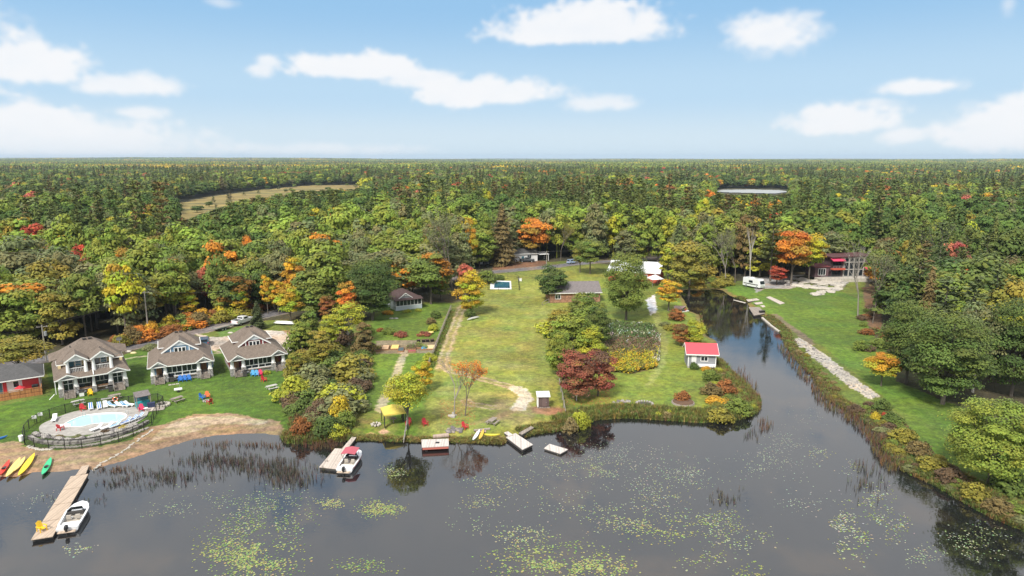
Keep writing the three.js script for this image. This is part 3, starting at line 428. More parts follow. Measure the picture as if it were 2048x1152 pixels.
// a plant whose foot, top and width the photograph shows
function atFoot(name, kind, hue, px, py, topPy, wPx, label, o = {}) { const s = G(px, py); s.y = ground(s.x, s.z); const top = heightAt(topPy, s); return plant(name, kind, hue, s, Math.max(.5, top - s.y), wPx / pxPerM(s), label, o.category || 'tree', o.group, o); }
// a plant of which only the top stands out of the wood
function atTop(name, kind, hue, px, topPy, height, wPx, label, o = {}) { const s = G(px, topPy, height + LAND); s.y = s.z < -400 ? floorAt(s.x, s.z) : LAND - .05; return plant(name, kind, hue, s, height, wPx / pxPerM(s), label, o.category || 'tree', o.group, o); }
const taken = [];
const claim = (t, r) => { taken.push([t.position.x, t.position.z, r]); return t; };

// ---- the trees that stand out, one by one
const TREES = [
  ['broadleaf_tree', 'huge', 'fresh', 1978, 968, 776, 172, 'large round bright green tree growing right above the lake bank'],
  ['broadleaf_tree', 'huge', 'deep', 1885, 808, 606, 170, 'big spreading deep green tree shading the lawn edge near the small orange tree'],
  ['broadleaf_tree', 'huge', 'deep', 1812, 766, 586, 118, 'deep green tree standing beside the small round orange tree on the lawn'],
  ['broadleaf_tree', 'huge', 'dark', 2022, 792, 576, 142, 'dark green tree behind the large round tree above the bank'],
  ['broadleaf_tree', 'airy', 'sage', 1945, 785, 600, 95, 'tall grey green tree with pale forked trunk among the lawn edge trees', { pale: true }],
  ['maple_tree', 'broad', 'gold', 1762, 772, 700, 66, 'small round olive and orange tree alone on the lawn'],
  ['bare_tree', 'bare', 'grey', 1716, 632, 484, 64, 'tall leafless grey tree in front of the modern house'],
  ['sparse_tree', 'sparse', 'sage', 1745, 646, 515, 66, 'thin half leafless tree beside the tall bare tree'],
  ['broadleaf_tree', 'huge', 'green', 1252, 640, 493, 100, 'big green tree with clear trunk above the flower meadow'],
  ['broadleaf_tree', 'full', 'green', 1172, 672, 578, 80, 'dense green tree hiding the grey roofed brick house'],
  ['broadleaf_tree', 'full', 'olive', 1124, 676, 608, 60, 'olive green tree at the corner of the brick house', {}],
  ['broadleaf_tree', 'full', 'fresh', 1146, 716, 612, 88, 'rounded bright green tree in the row between the two lawns'],
  ['broadleaf_tree', 'full', 'lime', 1180, 722, 645, 58, 'yellow green tree beside the flower meadow'],
  ['broadleaf_tree', 'full', 'fresh', 1118, 752, 655, 58, 'bright green tree at the edge of the wide lawn above the red trees'],
  ['broadleaf_tree', 'full', 'deep', 1194, 696, 608, 60, 'deep green tree between the brick house and the flower meadow'],
  ['red_maple', 'full', 'maroon', 1152, 800, 694, 84, 'dark red maple behind the white roofed shed'],
  ['red_maple', 'full', 'maroon', 1196, 792, 686, 74, 'dark red maple beside the yellow flower bed'],
  ['broadleaf_tree', 'full', 'dark', 1104, 602, 524, 66, 'dark green bushy tree against the end of the brick house'],
  ['maple_tree', 'tall', 'gold', 1337, 622, 551, 54, 'slim golden and green tree near the inlet head'],
  ['broadleaf_tree', 'full', 'olive', 1378, 588, 468, 92, 'tall olive green tree hanging over the inlet head'],
  ['broadleaf_tree', 'tall', 'lime', 1335, 570, 480, 50, 'yellow green tree behind the red walled building'],
  ['bare_tree', 'bare', 'grey', 1452, 566, 466, 52, 'grey leafless tree at the inlet head beside the olive tree'],
  ['sparse_tree', 'sparse', 'sage', 1470, 566, 462, 56, 'grey green thin crowned tree behind the white motorhome'],
  ['bare_tree', 'stem', 'grey', 1500, 566, 432, 34, 'pale tall bare stem behind the white motorhome'],
  ['pine_tree', 'pine', 'pine', 1540, 562, 400, 56, 'very tall thin pine behind the orange maple'],
  ['orange_maple', 'broad', 'orange', 1582, 568, 450, 76, 'flaming orange red maple beside the modern house drive'],
  ['maple_tree', 'broad', 'yellow', 1617, 562, 456, 66, 'yellow gold maple between the orange maple and the modern house'],
  ['maple_tree', 'tall', 'red', 1553, 570, 528, 40, 'low red maple under the flaming orange maple'],
  ['maple_tree', 'full', 'yellow', 940, 630, 534, 64, 'yellow autumn maple at the head of the dirt track'],
  ['broadleaf_tree', 'turning', 'green', 862, 608, 500, 92, 'green tree turning orange beside the white verandah house'],
  ['broadleaf_tree', 'huge', 'dark', 745, 640, 505, 110, 'big dark tree shading the garden of the white verandah house'],
  ['spruce_tree', 'cedar', 'bronze', 1004, 529, 404, 76, 'broad bronze green spruce beside the small white garage'],
  ['orange_maple', 'broad', 'orange', 1064, 520, 428, 74, 'bright orange maple in front of the white roadside house'],
  ['sparse_tree', 'sparse', 'sage', 905, 590, 430, 84, 'tall pale green tree with bare limbs behind the yellow maple'],
  ['willow_tree', 'willow', 'lime', 816, 856, 734, 90, 'lime green willow leaning over the yellow gazebo'],
  ['maple_tree', 'sparse', 'orange', 930, 832, 730, 70, 'thin orange tree with pale stems on the worn lawn'],
  ['bare_tree', 'bare', 'grey', 908, 832, 722, 62, 'leafless grey tree grown together with the thin orange tree'],
  ['birch_tree', 'airy', 'lime', 697, 690, 598, 78, 'yellow green birch with white trunk above the shrubs', { pale: true }],
  ['maple_tree', 'tall', 'orange', 698, 648, 556, 48, 'orange maple behind the yellow green birch'],
  ['maple_tree', 'tall', 'rust', 655, 648, 586, 38, 'small rusty orange maple at the drive end'],
  ['maple_tree', 'broad', 'yellow', 582, 648, 568, 54, 'yellow maple beside the overturned white boat'],
  ['maple_tree', 'tall', 'gold', 592, 622, 504, 58, 'tall golden maple standing behind the yellow maple'],
  ['maple_tree', 'tall', 'gold', 536, 628, 540, 28, 'narrow golden maple beside the roadside pole'],
  ['spruce_tree', 'spruce', 'spruce', 516, 658, 600, 36, 'small dark cone shaped spruce beside the white pickup'],
  ['broadleaf_tree', 'broad', 'fresh', 460, 622, 524, 72, 'bright green round tree behind the road near the flat trailer'],
  ['maple_tree', 'tall', 'pink', 412, 616, 524, 36, 'pinkish red maple behind the road beside the bright green tree'],
  ['maple_tree', 'broad', 'olive', 40, 748, 668, 96, 'olive tree behind the dark roofed red cottage'],
  ['broadleaf_tree', 'broad', 'green', 1180, 548, 470, 60, 'green lawn tree between the roadside house and the red walled building'],
  ['broadleaf_tree', 'airy', 'olive', 1160, 545, 490, 40, 'thin olive tree beside the blue and white car'],
  ['maple_tree', 'full', 'lime', 1388, 692, 634, 46, 'round yellow green bush tree beside the red roofed boathouse'],
  ['maple_tree', 'full', 'rust', 1362, 690, 642, 42, 'rusty brown bush tree next to the boathouse'],
  ['maple_tree', 'tall', 'yellow', 482, 634, 562, 40, 'yellow maple behind the white pickup'],
  ['maple_tree', 'tall', 'gold', 558, 628, 552, 36, 'gold maple between the roadside pole and the tall golden maple'],
  ['maple_tree', 'tall', 'orange', 632, 622, 556, 40, 'orange maple behind the small rusty maple'],
  ['maple_tree', 'broad', 'gold', 668, 618, 566, 44, 'gold maple beside the dark garden tree'],
  ['maple_tree', 'tall', 'yellow', 380, 640, 572, 44, 'yellow tree behind the orange roadside shrub'],
  ['broadleaf_tree', 'tall', 'green', 622, 696, 608, 48, 'upright green tree in the thicket beside the gravel drive'],
  ['broadleaf_tree', 'tall', 'lime', 660, 712, 622, 46, 'upright lime green tree in the thicket below the birch'],
  ['broadleaf_tree', 'tall', 'olive', 640, 740, 656, 56, 'olive yellow tree in the middle of the thicket'],
  ['broadleaf_tree', 'tall', 'fresh', 604, 712, 634, 42, 'bright green slim tree at the red gabled cottage end of the thicket'],
  ['broadleaf_tree', 'tall', 'bronze', 730, 712, 640, 44, 'bronze green tree beside the vegetable beds'],
  ['broadleaf_tree', 'tall', 'olive', 600, 764, 694, 46, 'olive tree leaning over the cottage lawn'],
  ['broadleaf_tree', 'full', 'yellow', 846, 782, 712, 46, 'yellow bushy tree behind the lime green willow'],
];
for (const [n, k, h, px, py, ty, w, l, o] of TREES) { const t = atFoot(n, k, h, px, py, ty, w, l, o); claim(t, Math.min(6, w / pxPerM(t.position) * .42)); }
const TOPS = [
  ['orange_maple', 'orange', 252, 488, 15, 66, 'orange maple in the wood behind the road, beside a red one'], ['red_maple', 'red', 172, 506, 14, 42, 'bright red maple top in the dark wood behind the road'], ['maple_tree', 'olive', 300, 466, 16, 80, 'olive gold maple beside the orange maple in the wood'],
  ['maple_tree', 'gold', 940, 446, 17, 34, 'small orange topped maple beside the bronze spruce'], ['red_maple', 'pink', 932, 520, 11, 36, 'red maple top peeking over the yellow autumn maple'], ['maple_tree', 'yellow', 140, 530, 12, 52, 'yellow green maple in the dark wood behind the road'],
  ['maple_tree', 'orange', 490, 462, 16, 34, 'orange maple below the dark pines near the marsh'], ['maple_tree', 'rust', 210, 440, 15, 50, 'rusty tree in the wood facing the marsh'], ['bare_tree', 'grey', 268, 424, 14, 80, 'grey leafless thicket tree facing the marsh'],
];
for (const [n, h, px, ty, H0, w, l] of TOPS) claim(atTop(n, n === 'bare_tree' ? 'bare' : 'broad', h, px, ty, H0, w, l), 4);

// ---- shrubs of the gardens and banks
const SHRUBS = [
  ['shrub', 'olive', 650, 718, 668, 80, 'olive yellow shrub under the birch'], ['shrub', 'dark', 708, 752, 708, 62, 'dark evergreen shrub beside the mown strip'], ['shrub', 'deep', 668, 752, 706, 60, 'deep green shrub beside the dark evergreen one'], ['shrub', 'sage', 637, 798, 738, 64, 'rounded grey green shrub between the two mown lawns'],
  ['shrub', 'sage', 697, 806, 750, 66, 'grey green shrub with open twigs beside the mown strip'], ['shrub', 'yellow', 682, 842, 778, 50, 'bright yellow shrub near the timber dock'], ['shrub', 'brown', 640, 832, 788, 56, 'brown twiggy shrub behind the bright yellow one'], ['shrub', 'rust', 602, 868, 824, 46, 'rusty red shrub at the end of the sandy beach'],
  ['shrub', 'green', 648, 862, 826, 48, 'green shrub low on the bank by the reeds'], ['shrub', 'lime', 676, 868, 838, 42, 'lime shrub above the timber dock landing'], ['shrub', 'olive', 592, 758, 704, 56, 'olive shrub beside the red gabled cottage'], ['shrub', 'green', 604, 704, 640, 70, 'tall green shrub beside the gravel drive end'],
  ['shrub', 'bronze', 728, 706, 662, 52, 'bronze shrub beside the vegetable beds'], ['shrub', 'olive', 612, 812, 772, 44, 'olive shrub at the lawn edge below the red gabled cottage'], ['shrub', 'bronze', 590, 822, 790, 40, 'bronze shrub beside the sandy lawn edge'], ['shrub', 'green', 622, 690, 632, 56, 'green shrub between the drive end and the birch'],
    ['shrub', 'green', 733, 668, 642, 28, 'clipped round green shrub on the garden lawn'], ['low', 'rust', 761, 663, 652, 18, 'small rusty round shrub on the garden lawn'], ['shrub', 'green', 777, 668, 650, 26, 'round green shrub in the garden flower bed'], ['low', 'maroon', 802, 673, 658, 30, 'dark purple leaved bedding shrub'], ['low', 'maroon', 848, 671, 660, 30, 'purple leaved bed with pale stone bowl'], ['shrub', 'lime', 866, 662, 642, 22, 'lime yellow round shrub by the rail fence'], ['shrub', 'bronze', 862, 648, 632, 24, 'bronze shrub above the lime yellow one'], ['shrub', 'deep', 872, 636, 616, 22, 'deep green upright shrub by the rail fence'],
  ['low', 'gold', 775, 628, 618, 26, 'orange leaved low shrub under the dark garden tree'], ['low', 'lime', 815, 624, 616, 20, 'pale yellow leaved low shrub under the verandah'], ['low', 'lime', 836, 622, 614, 16, 'yellow low shrub beside the verandah end'],
  ['low', 'sage', 303, 698, 684, 44, 'long silvery hedge shrub between the duplex and the blue gabled cottage'],
  ['low', 'rust', 1366, 800, 776, 40, 'rusty flowering bed shrub on the point lawn'], ['low', 'dark', 1388, 738, 718, 22, 'dark shrub at the boathouse corner'], ['low', 'gold', 1412, 742, 728, 24, 'yellow flowering shrub under the boathouse'], ['shrub', 'green', 1420, 760, 732, 36, 'green shrub on the point below the boathouse'],
  ['shrub', 'rust', 1450, 788, 748, 46, 'rusty shrub on the point facing the inlet'], ['shrub', 'bronze', 1426, 790, 758, 48, 'bronze shrub in the middle of the point'], ['low', 'gold', 1432, 806, 786, 52, 'golden flowering mound on the point'], ['shrub', 'green', 1478, 822, 786, 56, 'green shrub at the tip of the point'], ['shrub', 'olive', 1440, 834, 806, 56, 'olive shrub above the water on the point'], ['shrub', 'lime', 1160, 846, 812, 42, 'yellow green bank shrub near the white roofed shed'], ['shrub', 'straw', 1142, 856, 826, 34, 'straw coloured bank shrub by the drifting raft'],
  ['low', 'olive', 1345, 660, 642, 40, 'olive bed shrub near the inlet'], ['low', 'sage', 1330, 652, 640, 26, 'silvery mound plant near the inlet'], ['shrub', 'rust', 1352, 640, 612, 38, 'rust coloured shrub near the beached watercraft'],
  ['shrub', 'deep', 1765, 822, 792, 38, 'deep green shrub at the end of the stone path'], ['shrub', 'deep', 1786, 846, 818, 40, 'deep green shrub by the red berried one'], ['low', 'red', 1768, 832, 820, 14, 'small red berried bush'], ['low', 'yellow', 1752, 836, 818, 26, 'yellow bush at the bank below the stone path'], ['shrub', 'olive', 1806, 880, 846, 52, 'olive shrub on the bank slope'], ['shrub', 'bronze', 1840, 908, 876, 54, 'bronze shrub on the bank slope'], ['shrub', 'olive', 1866, 936, 906, 56, 'olive mound shrub low on the bank'], ['shrub', 'brown', 1900, 960, 930, 56, 'brown shrub low on the bank'], ['shrub', 'olive', 1950, 990, 958, 60, 'olive shrub under the large round tree'], ['shrub', 'deep', 2020, 985, 930, 80, 'deep green shrub at the foot of the large round tree'], ['shrub', 'bronze', 2000, 1018, 990, 60, 'bronze shrub at the water edge below the large round tree'], ['shrub', 'green', 1720, 700, 672, 36, 'green shrub at the lawn edge below the thin tree'], ['low', 'brown', 1735, 700, 688, 40, 'brown brush heap shrub at the lawn edge'],
  ['shrub', 'deep', 1000, 560, 546, 20, 'dark round shrub behind the fenced swimming pool'], ['shrub', 'green', 972, 566, 532, 44, 'green shrub between the yellow maple and the swimming pool'], ['shrub', 'deep', 940, 634, 612, 26, 'dark shrub at the foot of the yellow autumn maple'],
  ['shrub', 'gold', 305, 674, 632, 34, 'golden shrub behind the road near the duplex'], ['shrub', 'yellow', 340, 664, 622, 36, 'yellow shrub behind the road'], ['shrub', 'orange', 376, 652, 616, 44, 'orange shrub behind the road facing the cottages'], ['shrub', 'gold', 406, 645, 610, 40, 'gold shrub behind the road beside the orange one'], ['shrub', 'yellow', 440, 640, 606, 36, 'yellow shrub behind the road near the trailer'], ['shrub', 'rust', 355, 660, 632, 26, 'rust shrub low behind the road'], ['shrub', 'bronze', 265, 686, 640, 40, 'bronze shrub behind the road above the duplex roof'], ['shrub', 'rust', 230, 690, 664, 28, 'rust shrub behind the duplex'],
  ['shrub', 'lime', 860, 722, 700, 30, 'lime shrub at the lower end of the rail fence'],
];
for (const [k, h, px, py, ty, w, l] of SHRUBS) if (l) claim(atFoot('shrub', k, h, px, py, ty, w, l, { category: 'shrub' }), w / 16);

// ---- shrubs that fill the thickets between those
const fillRng = rng(606);
function thicket(pts, n, hues, lo, hi, label, group, kind = 'shrub', gap = .9) {
  const P = plan(pts), X = P.map((p) => p[0]), Z = P.map((p) => p[1]), got = [];
  for (let i = 0; i < n * 30 && got.length < n; i++) { const x = lerp(Math.min(...X), Math.max(...X), fillRng()), z = lerp(Math.min(...Z), Math.max(...Z), fillRng()); if (!inside(P, x, z) || signed(x, z) < .3 || got.some((g) => Math.hypot(g[0] - x, g[1] - z) < gap)) continue; got.push([x, z]); const h = hues[Math.floor(fillRng() * hues.length)], H0 = lerp(lo, hi, fillRng() ** 1.3); plant('shrub', kind, h, new THREE.Vector3(x, ground(x, z) - .05, z), H0, H0 * (1 + .7 * fillRng()) + .5, `${H0 > (lo + hi) / 2 ? 'tall' : 'low'} ${WORD[h]} ${label}`, 'shrub', group); }
}
thicket([[588, 780], [600, 720], [590, 690], [620, 640], [700, 690], [735, 690], [728, 760], [720, 800], [690, 860], [600, 872], [578, 850]], 46, ['olive', 'green', 'sage', 'sage', 'lime', 'deep', 'dark', 'brown'], 1.8, 5.4, 'shrub in the thicket between the two mown lawns', 'thicket between the lawns', 'shrub', 2.1);
thicket([[1100, 660], [1120, 640], [1150, 650], [1200, 680], [1205, 720], [1170, 750], [1130, 780], [1112, 780]], 16, ['green', 'lime', 'olive', 'deep', 'fresh'], 2.5, 4.8, 'shrub in the tree row above the red maples', 'tree row between the lawns', 'shrub', 2);
thicket([[1140, 850], [1190, 832], [1330, 830], [1460, 832], [1510, 818], [1508, 796], [1470, 760], [1440, 735], [1415, 745], [1450, 800], [1400, 822], [1260, 824], [1170, 832]], 44, ['olive', 'green', 'straw', 'green', 'lime', 'deep'], .6, 1.4, 'shrub on the unmown rim of the point', 'shrubs around the point', 'shrub', 1.1);
thicket([[1700, 822], [1760, 800], [1800, 850], [1860, 900], [1960, 980], [2060, 1020], [2060, 1060], [1980, 1026], [1910, 990], [1860, 960], [1800, 930], [1765, 880]], 46, ['olive', 'green', 'green', 'deep', 'brown', 'sage', 'olive'], .6, 1.6, 'shrub on the lake bank below the large round tree', 'shrubs on the lake bank', 'shrub', 1.2);
thicket([[1560, 655], [1580, 668], [1640, 735], [1700, 790], [1730, 815], [1700, 822], [1660, 795], [1630, 760], [1596, 715], [1568, 682]], 26, ['olive', 'green', 'bronze', 'green', 'straw'], .5, 1.1, 'shrub between the rock strip and the inlet', 'shrubs beside the rock strip', 'shrub', 1.1);
thicket([[220, 698], [300, 672], [420, 638], [500, 620], [540, 606], [540, 616], [500, 632], [430, 648], [370, 661], [300, 680], [240, 694]], 40, ['yellow', 'gold', 'orange', 'bronze', 'olive', 'rust', 'green', 'lime'], 1.8, 4.5, 'shrub along the wood side of the road', 'roadside shrubs', 'shrub', 1.6);
thicket([[1378, 590], [1362, 570], [1420, 560], [1470, 560], [1460, 580], [1430, 580]], 12, ['lime', 'olive', 'green', 'gold'], 1.8, 3.6, 'shrub at the inlet head', 'inlet head shrubs', 'shrub', 1.8);
thicket([[1725, 610], [1760, 640], [1775, 700], [1800, 770], [1770, 740], [1745, 690], [1722, 650]], 14, ['bronze', 'olive', 'green', 'brown', 'rust'], 1.2, 3, 'shrub along the inlet lawn edge', 'inlet lawn edge shrubs', 'shrub', 1.5);

// ---- the wood
const forestRng = rng(99), woodSpots = [];
const line = (pts) => (x) => { for (let i = 0; i < pts.length - 1; i++) if (x >= pts[i][0] && x <= pts[i + 1][0]) return lerp(pts[i][1], pts[i + 1][1], (x - pts[i][0]) / (pts[i + 1][0] - pts[i][0])); return null; };
const marshBack = line([[350, 404], [420, 390], [500, 381], [560, 375], [625, 370], [725, 369]]), pondBack = line([[1425, 380], [1450, 376.5], [1560, 377], [1582, 381]]);
const marshFront = line([[350, 432], [385, 436], [410, 424], [440, 415], [470, 401], [520, 392], [560, 388], [600, 381], [640, 379], [725, 373]]), pondFront = line([[1425, 382], [1450, 385], [1500, 386.5], [1550, 387], [1582, 383]]);
const seenAt = (x, y, z) => { const d = -z * CP + (EYE.y - y) * SP, v = (EYE.y - y) * CP + z * SP; return [1024 + FOCAL * x / d, 576 + FOCAL * v / d]; };
function hueFor(x, z, u) {
  const warm = fbm(x / 70 + 11, z / 70, 3), tone = fbm(x / 45 + 2, z / 60 + 30, 3) + .22 * (forestRng() - .5), pick = (l) => l[Math.floor(forestRng() * l.length)];
  if (u < .09 * smooth(.5, .72, warm) + .008) return pick(['orange', 'orange', 'red', 'gold', 'rust', 'pink']);
  if (u < .05 + .22 * smooth(.48, .68, warm)) return pick(['yellow', 'lime', 'olive', 'olive', 'bronze', 'olive']);
  return tone > .56 ? pick(['fresh', 'green', 'fresh', 'sage']) : tone > .46 ? pick(['green', 'deep', 'green']) : pick(['dark', 'deep', 'dark']);
}
for (let z = -120, k = 0; z > -1900; z -= lerp(6.3, 8.5, smooth(350, 1500, -z)), k++) {
  const step = lerp(6.5, 8.5, smooth(350, 1500, -z)), half = -z * .8 + 30;
  for (let x = -half + (k % 2) * step / 2; x < half; x += step) {
    const wx = x + (forestRng() - .5) * step * .9, wz = z + (forestRng() - .5) * step * .9, u = forestRng(), v = forestRng(), w = forestRng(), r = Math.hypot(wx, wz);
    const jx = (fbm(wx / 40, wz / 40, 2) - .5) * 40, jz = (fbm(wx / 40 + 9, wz / 40, 2) - .5) * 60, wet = inside(MARSH, wx + jx, wz + jz);
    if (inside(DEVELOPED, wx, wz) || (wet && hash2(k * 7, Math.round(x)) > .025) || inside(POND, wx, wz)) continue;
    if (-wz < 420 && (distTo(ROADLINE, wx, wz, false) < 5 || signed(wx, wz) < 4)) continue;
    if (distTo(DEVELOPED, wx, wz) < (wx > 60 ? 4 : 1.5) || taken.some(([a, b, c]) => (a - wx) ** 2 + (b - wz) ** 2 < c * c)) continue;
    const conifer = fbm(wx / 60 + 5, wz / 60 + 2, 3) + .5 * (hash2(k, Math.round(x)) - .5) > (r > 600 ? .74 : .68), y = -wz < 415 ? ground(wx, wz) : floorAt(wx, wz);
    let hgt = conifer ? 13 + 10 * w * w + 2 * v : 9.5 + 7.5 * w * w + 2.5 * v; if (wet) hgt *= .4; if (r < 420) hgt *= r > 230 ? 1.28 : 1.14;
    const [px, py] = seenAt(wx, y, wz);
    for (const [front, back] of [[marshFront(px), marshBack(px)], [pondFront(px), pondBack(px)]]) if (!wet && front && py > back) hgt = Math.min(hgt, heightAt(front + 3 - 7 * (vnoise(px * .11, 3.3) - .5), { z: wz }) - y);
    if (hgt < 3.5) continue;
    woodSpots.push({ x: wx, y, z: wz, r, conifer, h: hgt, w: (conifer ? 5.8 + 3 * v : 7 + 7.2 * v * v) * (hgt < 9 ? .8 : 1), hue: conifer ? (u < .12 ? 'bronze' : u < .5 ? 'bluepine' : 'pine') : hueFor(wx, wz, u), edge: distTo(DEVELOPED, wx, wz), key: r + .9 * Math.min(60, distTo(DEVELOPED, wx, wz)), px });
  }
}
woodSpots.sort((a, b) => a.key - b.key);
let single = 0; const rest = [];
const LANDMARKS = [[170, 720, 'duplex'], [40, 770, 'deck cottage'], [365, 690, 'blue gabled cottage'], [445, 658, 'flat trailer'], [485, 646, 'white pickup'], [515, 650, 'cone shaped spruce'], [582, 640, 'yellow roadside maple'], [655, 640, 'small rusty maple'], [745, 635, 'dark garden tree'], [815, 610, 'verandah house'], [862, 600, 'tree turning orange'], [938, 610, 'yellow track maple'], [968, 526, 'white garage'], [1005, 526, 'bronze spruce'], [1052, 520, 'white roadside house'], [1145, 524, 'blue and white car'], [1270, 545, 'metal building'], [1378, 580, 'olive inlet tree'], [1455, 565, 'grey inlet tree'], [1507, 565, 'motorhome'], [1582, 560, 'flaming orange maple'], [1617, 556, 'yellow gold maple'], [1685, 556, 'modern house'], [1716, 630, 'tall bare tree'], [1745, 646, 'thin lawn edge tree'], [1800, 760, 'small orange lawn tree'], [1880, 810, 'big spreading lawn tree'], [1965, 900, 'large round bank tree']].map(([x, y, n]) => [G(x, y), n]);
for (const s of woodSpots) {
  if (single < 290 && s.px > -40 && s.px < 2090) {
    single++;
    const v = forestRng(), kind = s.conifer ? (v < .8 ? 'midPine' : 'midSpruce') : v < .05 ? 'sparse' : v < .12 && ['dark', 'deep', 'green', 'fresh'].includes(s.hue) ? 'midTurn' : s.edge < 15 ? 'midFull' : 'midBroad', what = s.conifer ? (kind === 'midPine' ? 'pine' : 'spruce') : kind === 'sparse' ? 'half leafless tree' : kind === 'midTurn' ? 'tree turning orange' : 'broadleaf tree';
    let best = null, bd = 1e9; for (const [g, n] of LANDMARKS) { const d = Math.hypot(g.x - s.x, g.z - s.z); if (d < bd) { bd = d; best = n; } }
    const size = s.conifer ? (s.h > 22 ? 'tall ' : s.h < 14.5 ? 'low ' : '') : s.h > 17 ? 'tall ' : s.h < 10.5 ? 'low ' : '', shape = s.w > (s.conifer ? 7.4 : 10.5) ? 'wide ' : s.w < (s.conifer ? 6.5 : 7.8) ? 'slim ' : '';
    const place = s.edge < 8 ? 'edging the wood by the' : bd < 30 ? 'in the wood behind the' : 'deep behind the';
    plant(s.conifer ? (kind === 'midPine' ? 'pine_tree' : 'spruce_tree') : 'broadleaf_tree', kind, s.hue, new THREE.Vector3(s.x, s.y, s.z), s.h, s.w, `${size}${shape}${WORD[s.hue]} ${what} ${place} ${best}`, 'tree', s.conifer ? 'conifers of the wood' : 'broadleaf trees of the wood');
  } else rest.push(s);
}
// the wood that reads as one mass: real trees, smaller and simpler with distance
const woods = new THREE.Group(); woods.name = 'forest'; tag(woods, 'autumn forest reaching to the horizon behind the lake houses', 'forest', null, 'stuff'); scene.add(woods);
const massMat = new THREE.MeshPhysicalMaterial({ name: 'forest_leaves', vertexColors: true, roughness: .9, side: THREE.DoubleSide, transmission: .2, thickness: 0, specularIntensity: .4 });
const withTrunk = (v, col = [.9, .8, .7]) => { const p = v.crown.toNonIndexed ? v.crown : v.crown, t = v.trunk.toNonIndexed ? v.trunk : v.trunk; const n = p.attributes.position.count, pos = [...p.attributes.position.array, ...t.attributes.position.array], c = [...p.attributes.color.array]; for (let i = 0; i < t.attributes.position.count; i++) c.push(...col); const ix = [...p.index.array]; for (let i = 0; i < t.attributes.position.count; i++) ix.push(n + i); const g = new THREE.BufferGeometry(); g.setAttribute('position', new THREE.Float32BufferAttribute(pos, 3)); g.setAttribute('color', new THREE.Float32BufferAttribute(c, 3)); g.setIndex(ix); return g; };
const LOD = {
  nearBroad: [101, 102, 103, 104].map((s) => withTrunk(broad(s, 1100, .5))), nearPine: [111, 112].map((s) => withTrunk(pine(s, 11, .5))),
  farBroad: [121, 122, 123].map((s) => broad(s, 300, .9).crown), farPine: [131, 132].map((s) => pine(s, 2.6, 1.0).crown),
};
const bins = {};
for (const s of rest) { const far = s.r > 620, key = (far ? 'far' : 'near') + (s.conifer ? 'Pine' : 'Broad'), list = LOD[key], i = Math.floor(forestRng() * list.length); (bins[key + i] ||= { g: list[i], items: [] }).items.push(s); }
function instanced(name, g, m, items, parent) {
  const im = new THREE.InstancedMesh(g, m, items.length), mx = new THREE.Matrix4(), q = new THREE.Quaternion(), up = new THREE.Vector3(0, 1, 0), col = new THREE.Color();
  items.forEach((s, i) => { q.setFromAxisAngle(up, s.turn ?? forestRng() * 6.283); mx.compose(new THREE.Vector3(s.x, s.y, s.z), q, new THREE.Vector3(...s.scale)); im.setMatrixAt(i, mx); if (s.color) im.setColorAt(i, col.setRGB(...s.color)); });
  im.name = name; im.castShadow = im.receiveShadow = true; im.userData.kind = 'stuff'; parent.add(im); return im;
}
for (const [key, b] of Object.entries(bins)) {
  const pineKind = /Pine/.test(key);
  instanced(pineKind ? 'pine_woods' : 'broadleaf_woods', b.g, massMat, b.items.map((s) => { const h = HUE[s.hue], k = .85 + .3 * forestRng(); return { ...s, scale: pineKind ? [s.w / 8, s.h / 18, s.w / 8] : [s.w / 9, s.h / 14, s.w / 9], color: h.map((c) => c * k) }; }), woods);
}
// groves to the horizon: each a dozen crowns
{
  const grove = (seed) => { const f = new Foliage(seed), r = rng(seed); for (let k = 0; k < 14; k++) { const x = (r() - .5) * 30, z = (r() - .5) * 30, con = r() < .24, h = con ? 13 + 5 * r() : 9 + 5 * r(), rad = con ? 2.6 : 4 + 1.8 * r(), t = .7 + .6 * r(), acc = r() < .09 ? [2, .85, .5] : r() < .2 ? [1.4, 1.15, .8] : [1, 1, 1]; const n = 17; for (let q = 0; q < n; q++) { const u = con ? r() : Math.sqrt(r()), a = r() * 6.283, y = con ? h * (.35 + .65 * u) : h - rad * 1.5 * (1 - Math.cos(u * 2)), rr = con ? rad * (1.15 - u) : rad * Math.sin(u * 1.57); f.add(x + Math.cos(a) * rr, y, z + Math.sin(a) * rr, Math.cos(a) * u, 1, Math.sin(a) * u, 1.7, 1, acc.map((c) => c * t)); } } return f.build(); };
  const geos = [201, 202, 203].map(grove), lists = [[], [], []], r = rng(31);
  for (let z = -1880; z > -15500; ) {
    const step = 24 * (1 + smooth(3000, 12000, -z) * 2.2), grow = step / 24;
    for (let x = z * .82; x < -z * .82; x += step) {
      const wx = x + (r() - .5) * step * .6, wz = z + (r() - .5) * step * .6, n = fbm(wx / 500 + 3, wz / 500, 3), warm = fbm(wx / 240, wz / 240 + 40, 3);
      let c = n > .56 ? HUE.pine : n > .44 ? HUE.green : HUE.fresh; if (warm > .64 && wx < -wz * .1) c = HUE.bronze; if (warm > .69) c = HUE.yellow;
      const k = 1 + .5 * r();
      lists[Math.floor(r() * 3)].push({ x: wx, y: floorAt(wx, wz) - .5, z: wz, scale: [grow * 1.15, .9 + .3 * r(), grow * 1.15], color: c.map((q) => q * k) });
    }
    z -= step;
  }
  lists.forEach((l, i) => instanced('distant_groves', geos[i], massMat, l, woods));
}

// ================================================================ buildings
function frontage(a, b) { const L = G(...a), R = G(...b); return { pos: L.clone().add(R).multiplyScalar(.5), turn: Math.atan2(-(R.z - L.z), R.x - L.x), w: L.distanceTo(R) }; }
